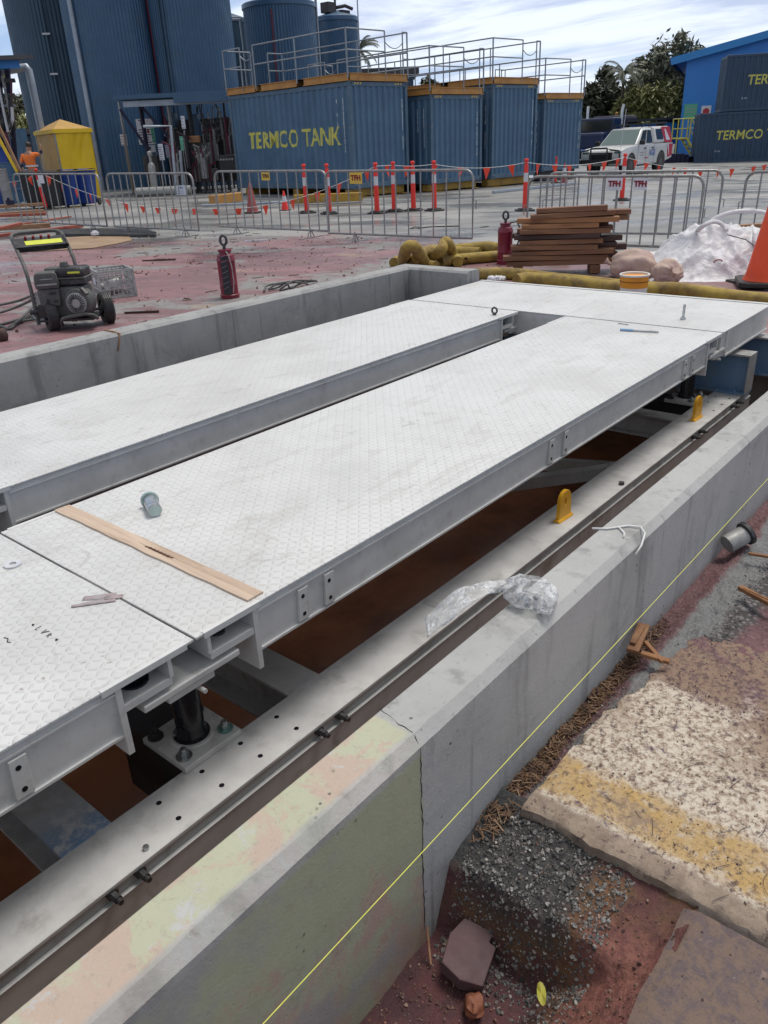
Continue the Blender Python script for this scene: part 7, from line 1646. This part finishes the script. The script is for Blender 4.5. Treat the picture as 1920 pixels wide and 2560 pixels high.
# ---------------------------------------------------------------- blue shed
b0_ = atD(1691, 57); fa = math.atan2(RT.y, RT.x); fs_ = fa - rad(23)
bd = thing('blue_shed', 'large bright blue gabled shed at the right border', 'building', b0_, fs_)
he = vD(1706, 166, 57).z - b0_.z + .5; sl_ = .30; half = 13
for _k in range(40):                       # roof pitch that carries the verge through the picture's right border
    _d = Vector((math.cos(fs_), math.sin(fs_), 0)); _s = 6.0
    for _j in range(40):
        _p = b0_ + _d * _s + Vector((0, 0, he + _s * sl_)); _s += (1920 - col_of(_p)) * .012
    _D = (b0_ + _d * _s).dot(FW); sl_ += ((vD(1920, 86, _D).z - b0_.z - he) / _s - sl_) * .5
g = MB(); pts = [(0, 0), (0, he), (half, he + half * sl_), (2 * half, he), (2 * half, 0)]; vs = [(x, 0, z) for x, z in pts] + [(x, 22, z) for x, z in pts]
g.add(vs, [(0, 1, 2, 3, 4)[::-1], (5, 6, 7, 8, 9), (0, 5, 6, 1), (3, 8, 9, 4)]); g.build('wall', M['shed_blue'], bd)
g = MB(); ov = .95
for sgn, xe in ((1, 0), (-1, 2 * half)):
    a = Vector((xe - sgn * ov, 0, he - ov * sl_)); b = Vector((half, 0, he + half * sl_))
    vs = [a + Vector((0, -.45, .04)), b + Vector((0, -.45, .04)), b + Vector((0, 22.4, .04)), a + Vector((0, 22.4, .04))]; vs += [p + Vector((0, 0, .16)) for p in vs]
    g.add(vs, [(3, 2, 1, 0), (4, 5, 6, 7), (0, 1, 5, 4), (1, 2, 6, 5), (2, 3, 7, 6), (3, 0, 4, 7)])
rf = g.build('roof', M['shed_trim'], bd)
a = Vector((-ov, -.47, he - ov * sl_ - .02)); b = Vector((half, -.47, he + half * sl_ - .02)); MB().bar(a, b, .04, .42).bar((2 * half + ov, -.47, he - ov * sl_ - .02), b, .04, .42).build('barge_board', M['shed_trim'], bd)
MB().bar((-ov - .05, -.4, he - ov * sl_ - .05), (-ov - .05, 22, he - ov * sl_ - .05), .18, .2).build('gutter', M['machine_dark'], bd)
g = MB(); g.bx(2.1, 2.5, -.35, -.02, he * .52, he * .52 + .16).bx(2.25, 2.35, -.5, -.3, he * .5, he * .5 + .3); g.build('wall_lamp', M['machine_dark'], bd)
g = MB(); g.tube([(2.9, -.06, he * .46), (3.6, -.06, he * .46)], .04, 6).tube([(2.9, -.06, he * .46), (2.9, -.06, .6)], .04, 6); g.build('conduit', M['shed_trim'], bd)
for k, (x, mt, w, h, lab) in enumerate(((.55, 'sign_green', .8, .9, 0), (1.5, 'sign_white', .6, .75, 0), (2.75, 'sign_white', .5, .6, 0))):
    s_ = MB().bx(x - w / 2, x + w / 2, -.03, -.005, 2.35, 2.35 + h).build('sign_plate', M[mt], bd)
    if k: MB().lathe([(.2, 0), (.2, .01)], 18, Matrix.Translation((x, -.031, 2.35 + h * .55)) @ Matrix.Rotation(PI / 2, 4, 'X')).build('red_symbol', M['red_car'], s_)
    else: MB().bx(x - .3, x + .3, -.034, -.031, 2.75, 2.80).bx(x - .3, x + .3, -.034, -.031, 2.95, 3.0).build('print_lines', M['engine_light'], s_)
# low blue annexe with dark skillion roof
an = thing('annexe', 'low blue annexe with a dark sloping roof between the trees and the blue shed', 'building', atD(1560, 60), fa); wA = (atD(1695, 60) - atD(1560, 60)).dot(RT)
h0 = vD(1565, 300, 60).z - an.location.z; h1 = vD(1690, 283, 60).z - an.location.z
g = MB().bx(-1.6, wA + .8, 0, 6, 0, h0 - .25); g.build('wall', M['shed_blue'], an); g = MB(); vs = [(-1.3, -.7, h0 - .18), (wA + .4, -.7, h1 - .35), (wA + .4, 6.3, h1 - .35), (-1.3, 6.3, h0 - .18)]; vs += [(x, y, z + .14) for x, y, z in vs]
g.add(vs, [(3, 2, 1, 0), (4, 5, 6, 7), (0, 1, 5, 4), (1, 2, 6, 5), (2, 3, 7, 6), (3, 0, 4, 7)]); g.build('roof', M['dark_roof'], an)
g = MB().bx(2.6, 3.4, -.2, -.005, 1.1, 2.2).bx(2.7, 3.1, -.22, -.2005, 1.3, 2.0); g.build('meter_box', M['shed_trim'], an)
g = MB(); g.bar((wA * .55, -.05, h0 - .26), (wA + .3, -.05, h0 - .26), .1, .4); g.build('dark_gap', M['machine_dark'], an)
# access stairs
st_ = thing('access_stairs', 'yellow handrailed access stairs against the blue shed', 'stairs', atD(1692, 52.5), fa)
for y in (0, .9):
    g = MB(); r = .04
    g.tube([(-.15, y, .0), (-.15, y, 2.35), (.95, y, 2.35), (1.75, y, 1.15), (1.75, y, .0)], r, 6); g.tube([(-.15, y, 1.25), (.45, y, 1.25), (1.4, y, -.0)], .07, 6); g.tube([(.45, y, 1.25), (.45, y, 2.35)], r, 6); g.tube([(.95, y, 2.35), (.95, y, .7)], r, 6); g.tube([(-.15, y, 1.8), (.9, y, 1.8), (1.75, y, .6)], r * .8, 6); g.build('handrail', M['stair_yellow'], st_)
for i in range(5): MB().bx(.45 + i * .2, .68 + i * .2, .02, .88, 1.15 - i * .24, 1.19 - i * .24).build('tread', M['machine_grey'], st_)
MB().bx(-.15, .5, .02, .88, 1.2, 1.25).build('landing', M['machine_grey'], st_)
g = MB()
for i in range(5): r_ = random.Random(i); g.bar(atD(1668 + i * 5, 50) + Vector((0, 0, .2)), atD(1672 + r_.uniform(-9, 9), 50.5) + Vector((0, 0, .5 + r_.uniform(0, .5))), .12, .05)
tag(g.build('scrap_heap', M['engine_light']), 'heap of pale scrap before the blue annexe behind the ute', 'scrap')
g = MB()
for i in range(6): r_ = random.Random(i + 20); p = atD(1662 + i * 11, 49.5); g.bx(-.35, .35, -.2, .2, 0, r_.uniform(.2, .5), Matrix.Translation(p))
tag(g.build('pallet_stack', M['navy']), 'low row of dark pallets along the foot of the blue shed', 'pallets')
# ---------------------------------------------------------------- trees
def leaf_cloud(blobs, n, s, seed, droop=.3):
    r_ = random.Random(seed); vs = []; fs = []; tot = sum(b[3] * b[4] * b[5] for b in blobs)
    for (cx, cy, cz, rx, ry, rz) in blobs:
        k = int(n * (rx * ry * rz) / tot) + 160; cl = max(6, k // 22)
        for c in range(cl):                                     # clumps, so that gaps stay between them
            while True:
                d = Vector((r_.uniform(-1, 1), r_.uniform(-1, 1), r_.uniform(-1, 1)))
                if .25 < d.length < 1: break
            q = Vector((cx + d.x * rx, cy + d.y * ry, cz + d.z * rz)); cr = min(rx, ry, rz) * r_.uniform(.16, .36)
            for _ in range(k // cl):
                p = q + Vector((r_.gauss(0, cr), r_.gauss(0, cr), r_.gauss(0, cr * .7))); l = s * r_.uniform(.5, 1.3); E = Euler((r_.uniform(-1, 1), r_.uniform(-1, 1), r_.uniform(0, 6.3))).to_matrix()
                a = E @ Vector((l, 0, -droop * l)); b = E @ Vector((0, l * .32, 0)); i = len(vs); vs += [p - a, p + b, p + a, p - b]; fs.append((i, i + 1, i + 2, i + 3))
    return vs, fs
def tree(label, u, D, H, blobs, mat, n, seed, s=.32, group='trees beyond the yard', trunk=.22):
    p = atD(u, D); th = thing('tree', label, 'tree', p, math.atan2(RT.y, RT.x), group=group); r_ = random.Random(seed); g = MB()
    zt_ = min(b[2] for b in blobs); top = blobs[0]
    g.tube([(0, 0, -.1), (.1, 0, zt_ * .5), (top[0] * .4, top[1] * .4, zt_), (top[0] * .8, top[1] * .8, top[2])], [trunk, trunk * .8, trunk * .6, trunk * .25], 8)
    for b in blobs:
        for k in range(2): g.tube([(top[0] * .3, top[1] * .3, zt_ * .75), ((b[0] + top[0] * .3) / 2 + r_.uniform(-.3, .3), b[1] / 2, (zt_ + b[2]) / 2 + .2), (b[0] + r_.uniform(-.5, .5) * b[3], b[1] + r_.uniform(-.4, .4) * b[4], b[2] + r_.uniform(-.2, .3) * b[5])], [trunk * .45, trunk * .3, trunk * .08], 6)
    g.build('trunk', M['bark'], th, smooth=1)
    vs, fs = leaf_cloud(blobs, n, s, seed); MB().add(vs, fs); me = bpy.data.meshes.new('crown'); me.from_pydata([tuple(v) for v in vs], [], fs); me.materials.append(M[mat]); o = bpy.data.objects.new('crown', me); COL.objects.link(o); o.parent = th
    return th
def rb_(seed, w, h0, h1, n, d=1.8):
    r_ = random.Random(seed); out = [(0, 0, h0 + (h1 - h0) * .6, w * .5, d, (h1 - h0) * .4)]
    for i in range(n): z = r_.uniform(h0 + .6, h1 - .6); out.append((r_.uniform(-w, w) * (1 - .5 * (z - h0) / (h1 - h0)), r_.uniform(-d, d), z, w * r_.uniform(.25, .42), d * .6, (h1 - h0) * r_.uniform(.14, .22)))
    return out
tree('tall open grey green tree rising over the olive bushes left of the blue shed', 1632, 80, 9, rb_(1, 3.0, 3.2, 8.9, 9), 'leaf_grey', 4200, 1)
tree('second open grey green tree, close against the blue shed corner', 1672, 82, 9, rb_(2, 2.4, 3.0, 8.2, 8), 'leaf_grey', 3200, 2)
tree('dark tree at the left of the group, beside the last container', 1482, 78, 6, rb_(3, 2.3, .8, 5.6, 9), 'leaf_dark', 4500, 3)
tree('thin crowned dark tree behind the one beside the last container', 1502, 84, 8, rb_(4, 1.6, 2.6, 7.6, 5), 'leaf_dark', 1500, 4)
tree('dark bushy tree under the right palm', 1530, 80, 5, rb_(5, 2.0, .6, 5.2, 8), 'leaf_dark', 4200, 5)
tree('olive bushy tree right of the palm', 1580, 74, 5, rb_(6, 2.2, .6, 5.2, 9), 'leaf_olive', 5200, 6)
tree('broad olive bush in the middle of the group', 1625, 72, 5, rb_(7, 2.3, .6, 5.2, 9), 'leaf_olive', 5200, 7)
tree('olive bush against the blue shed wall', 1672, 70, 5, rb_(8, 2.0, .6, 5.0, 9), 'leaf_olive', 5000, 8)
tree('low dark tree between the lettered container rail and the small tank', 905, 86, 4, rb_(9, 3.0, 1.6, 5.0, 6), 'leaf_dark', 2600, 9)
tree('small tree top behind the handrail of the second container', 1070, 88, 7, rb_(10, 1.8, 3.2, 7.2, 6), 'leaf_dark', 1800, 10)
tree('distant low tree line tree behind the rails of the third container', 1190, 92, 5, rb_(11, 2.4, 1.6, 5.6, 6), 'leaf_dark', 1600, 11)
tree('tree showing through the gap between left frame and leftmost tank', 70, 55, 5, rb_(12, 1.5, 1.0, 4.9, 8), 'leaf_grey', 3200, 12, .26)
tree('dark bush low beside the leftmost tank', 100, 52, 4, rb_(13, 1.4, .4, 3.6, 7), 'leaf_olive', 2800, 13, .26)
tree('tree top above the small roof at the left border', 8, 60, 9, rb_(14, 1.6, 5.4, 8.8, 6), 'leaf_olive', 2200, 14, .28)
def palm(label, u, D, H, n, L, seed):
    p = atD(u, D); th = thing('palm_tree', label, 'palm', p, 0, group='palms'); r_ = random.Random(seed)
    MB().tube([(0, 0, -.1), (.05, .05, H * .5), (.0, .1, H)], [.20, .15, .11], 10).build('trunk', M['bark'], th, smooth=1)
    for k in range(n):
        a = 2 * PI * k / n + r_.uniform(-.2, .2); el = r_.uniform(.1, 1.2); g = MB(); P = []; q = Vector((0, .1, H)); d = Vector((math.cos(a) * math.cos(el), math.sin(a) * math.cos(el), math.sin(el)))
        for i in range(9):
            P.append(q.copy()); q = q + d * L / 8; d = (d + Vector((0, 0, -.24))).normalized()
        g.tube(P, [.03] * 8 + [.008], 4)
        for i in range(1, 9):
            for h in range(3):
                b = P[i - 1].lerp(P[i], h / 3); t_ = (P[i] - P[i - 1]).normalized(); sd = t_.cross(Vector((0, 0, 1)))
                if sd.length < .1: sd = Vector((1, 0, 0))
                sd.normalize(); ll = L * .22 * (1 - abs(i - 4.5) / 7)
                for s in (-1, 1):
                    e = b + sd * s * ll * .75 + t_ * ll * .5 + Vector((0, 0, -ll * .45)); g.add([b, b + t_ * .09, e], [(0, 1, 2)])
        g.build('frond', M['palm_leaf'], th)
    return th
palm('palm tree with drooping fronds rising over the dark bushes at the right', 1546, 74, vD(1543, 185, 74).z - atD(1546, 74).z, 22, 2.1, 1)
palm('palm tree crown showing above the lettered container between the rails', 912, 72, vD(901, 132, 72).z - atD(912, 72).z, 22, 2.0, 2)
ro = thing('far_shed', 'low far shed roof seen under the palm between the container rails', 'shed', atD(935, 66), fa); hz = vD(935, 172, 66).z - ro.location.z
MB().bx(-2.4, 3.2, 0, 6, 0, hz - .5).build('wall', M['cont_dark'], ro); MB().bx(-3.0, 3.6, -.6, 6.4, hz - .45, hz).build('roof', M['dark_roof'], ro)

# ---------------------------------------------------------------- sky, sun, camera
w = bpy.data.worlds.new('World'); SC.world = w; w.use_nodes = True; nt = w.node_tree; N = nt.nodes; bg = N['Background']
sky = N.new('ShaderNodeTexSky'); sky.sky_type = 'NISHITA'; sky.sun_disc = False; SUN_EL, SUN_AZ = rad(68), rad(98)
sky.sun_elevation = SUN_EL; sky.sun_rotation = SUN_AZ; sky.air_density = 1.0; sky.dust_density = 1.5
tc = N.new('ShaderNodeTexCoord'); sx_ = N.new('ShaderNodeSeparateXYZ'); nt.links.new(tc.outputs['Generated'], sx_.inputs[0])
def wm(op, a, b=0.0, cl=False):
    n = N.new('ShaderNodeMath'); n.operation = op; n.use_clamp = cl
    for s, v in ((n.inputs[0], a), (n.inputs[1], b)):
        if isinstance(v, (int, float)): s.default_value = v
        else: nt.links.new(v, s)
    return n.outputs[0]
zc = wm('ADD', wm('MAXIMUM', sx_.outputs[2], 0.0), .10)
cb = N.new('ShaderNodeCombineXYZ'); nt.links.new(wm('DIVIDE', sx_.outputs[0], zc), cb.inputs[0]); nt.links.new(wm('DIVIDE', sx_.outputs[1], zc), cb.inputs[1])
mp = N.new('ShaderNodeMapping'); nt.links.new(cb.outputs[0], mp.inputs[0]); mp.inputs['Rotation'].default_value = (0, 0, rad(-52)); mp.inputs['Scale'].default_value = (1.0, .45, 1); mp.inputs['Location'].default_value = (1.3, .4, 0)
def wn(sc, de, ro, di=0.0):
    n = N.new('ShaderNodeTexNoise'); nt.links.new(mp.outputs[0], n.inputs['Vector']); n.inputs['Scale'].default_value = sc; n.inputs['Detail'].default_value = de; n.inputs['Roughness'].default_value = ro; n.inputs['Distortion'].default_value = di; return n.outputs['Fac']
def wr(f, a, b, lo=0, hi=1):
    n = N.new('ShaderNodeMapRange'); n.interpolation_type = 'SMOOTHSTEP'; nt.links.new(f, n.inputs['Value']); n.inputs['From Min'].default_value = a; n.inputs['From Max'].default_value = b; n.inputs['To Min'].default_value = lo; n.inputs['To Max'].default_value = hi; return n.outputs[0]
def wx(f, a, b):
    n = N.new('ShaderNodeMix'); n.data_type = 'RGBA'
    if isinstance(f, float): n.inputs[0].default_value = f
    else: nt.links.new(f, n.inputs[0])
    for s, v in ((n.inputs[6], a), (n.inputs[7], b)):
        if isinstance(v, tuple): s.default_value = (*v, 1)
        else: nt.links.new(v, s)
    return n.outputs[2]
K_ = 1 / .1
cl = wx(wr(wn(1.1, 9, .62, .5), .40, .60), tuple(K_ * c for c in (.40, .48, .68)), tuple(K_ * c for c in (.74, .81, .90)))
low = wr(sx_.outputs[2], .16, .02); cl = wx(wm('MULTIPLY', low, .55), cl, tuple(K_ * c for c in (.82, .88, .94)))
hi = wr(sx_.outputs[2], .26, .6); cl = wx(hi, cl, tuple(K_ * c for c in (.50, .49, .475)))
clear = wx(.55, sky.outputs[0], tuple(K_ * c for c in (.27, .46, .82)))
mask = wr(wn(.55, 6, .55, .4), .40, .52)
mask = wm('MAXIMUM', mask, wm('MAXIMUM', wm('MULTIPLY', low, .6), wm('MULTIPLY', hi, .8)))
front = wm('ADD', wm('MULTIPLY', sx_.outputs[0], .757), wm('MULTIPLY', sx_.outputs[1], .653))     # added dimming of the unseen sky behind the camera, lowering light on uprights
shade_ = wx(wr(front, -.25, .45), (.92, .91, .89), (1.0, 1.0, 1.0)); mm = N.new('ShaderNodeMix'); mm.data_type = 'RGBA'; mm.blend_type = 'MULTIPLY'; mm.inputs[0].default_value = 1.0
nt.links.new(wx(mask, clear, cl), mm.inputs[6]); nt.links.new(shade_, mm.inputs[7]); nt.links.new(mm.outputs[2], bg.inputs['Color']); bg.inputs['Strength'].default_value = .1
sd = bpy.data.lights.new('sun', 'SUN'); sd.energy = 2.0; sd.angle = rad(24); sd.color = (1, .95, .88); so = bpy.data.objects.new('sun', sd); COL.objects.link(so)
dirv = Vector((math.sin(SUN_AZ) * math.cos(SUN_EL), math.cos(SUN_AZ) * math.cos(SUN_EL), math.sin(SUN_EL))); so.rotation_euler = dirv.to_track_quat('Z', 'Y').to_euler()
cam = bpy.data.cameras.new('camera'); cam.sensor_fit = 'HORIZONTAL'; cam.sensor_width = 36; cam.lens = 36 * FPX / 1920; cam.clip_end = 1000; cam.clip_start = .02
co = bpy.data.objects.new('camera', cam); COL.objects.link(co)
Rm = Matrix((RW @ Vector((1, 0, 0)), RW @ Vector((0, -1, 0)), RW @ Vector((0, 0, -1)))).transposed(); co.matrix_world = Matrix.Translation((0, 0, CAMH)) @ Rm.to_4x4(); SC.camera = co
SC.view_settings.view_transform = 'Standard'; SC.view_settings.look = 'None'; SC.view_settings.exposure = 0.32; SC.view_settings.gamma = 1
SC.render.engine = 'CYCLES'; SC.cycles.max_bounces = 8; SC.cycles.transparent_max_bounces = 8
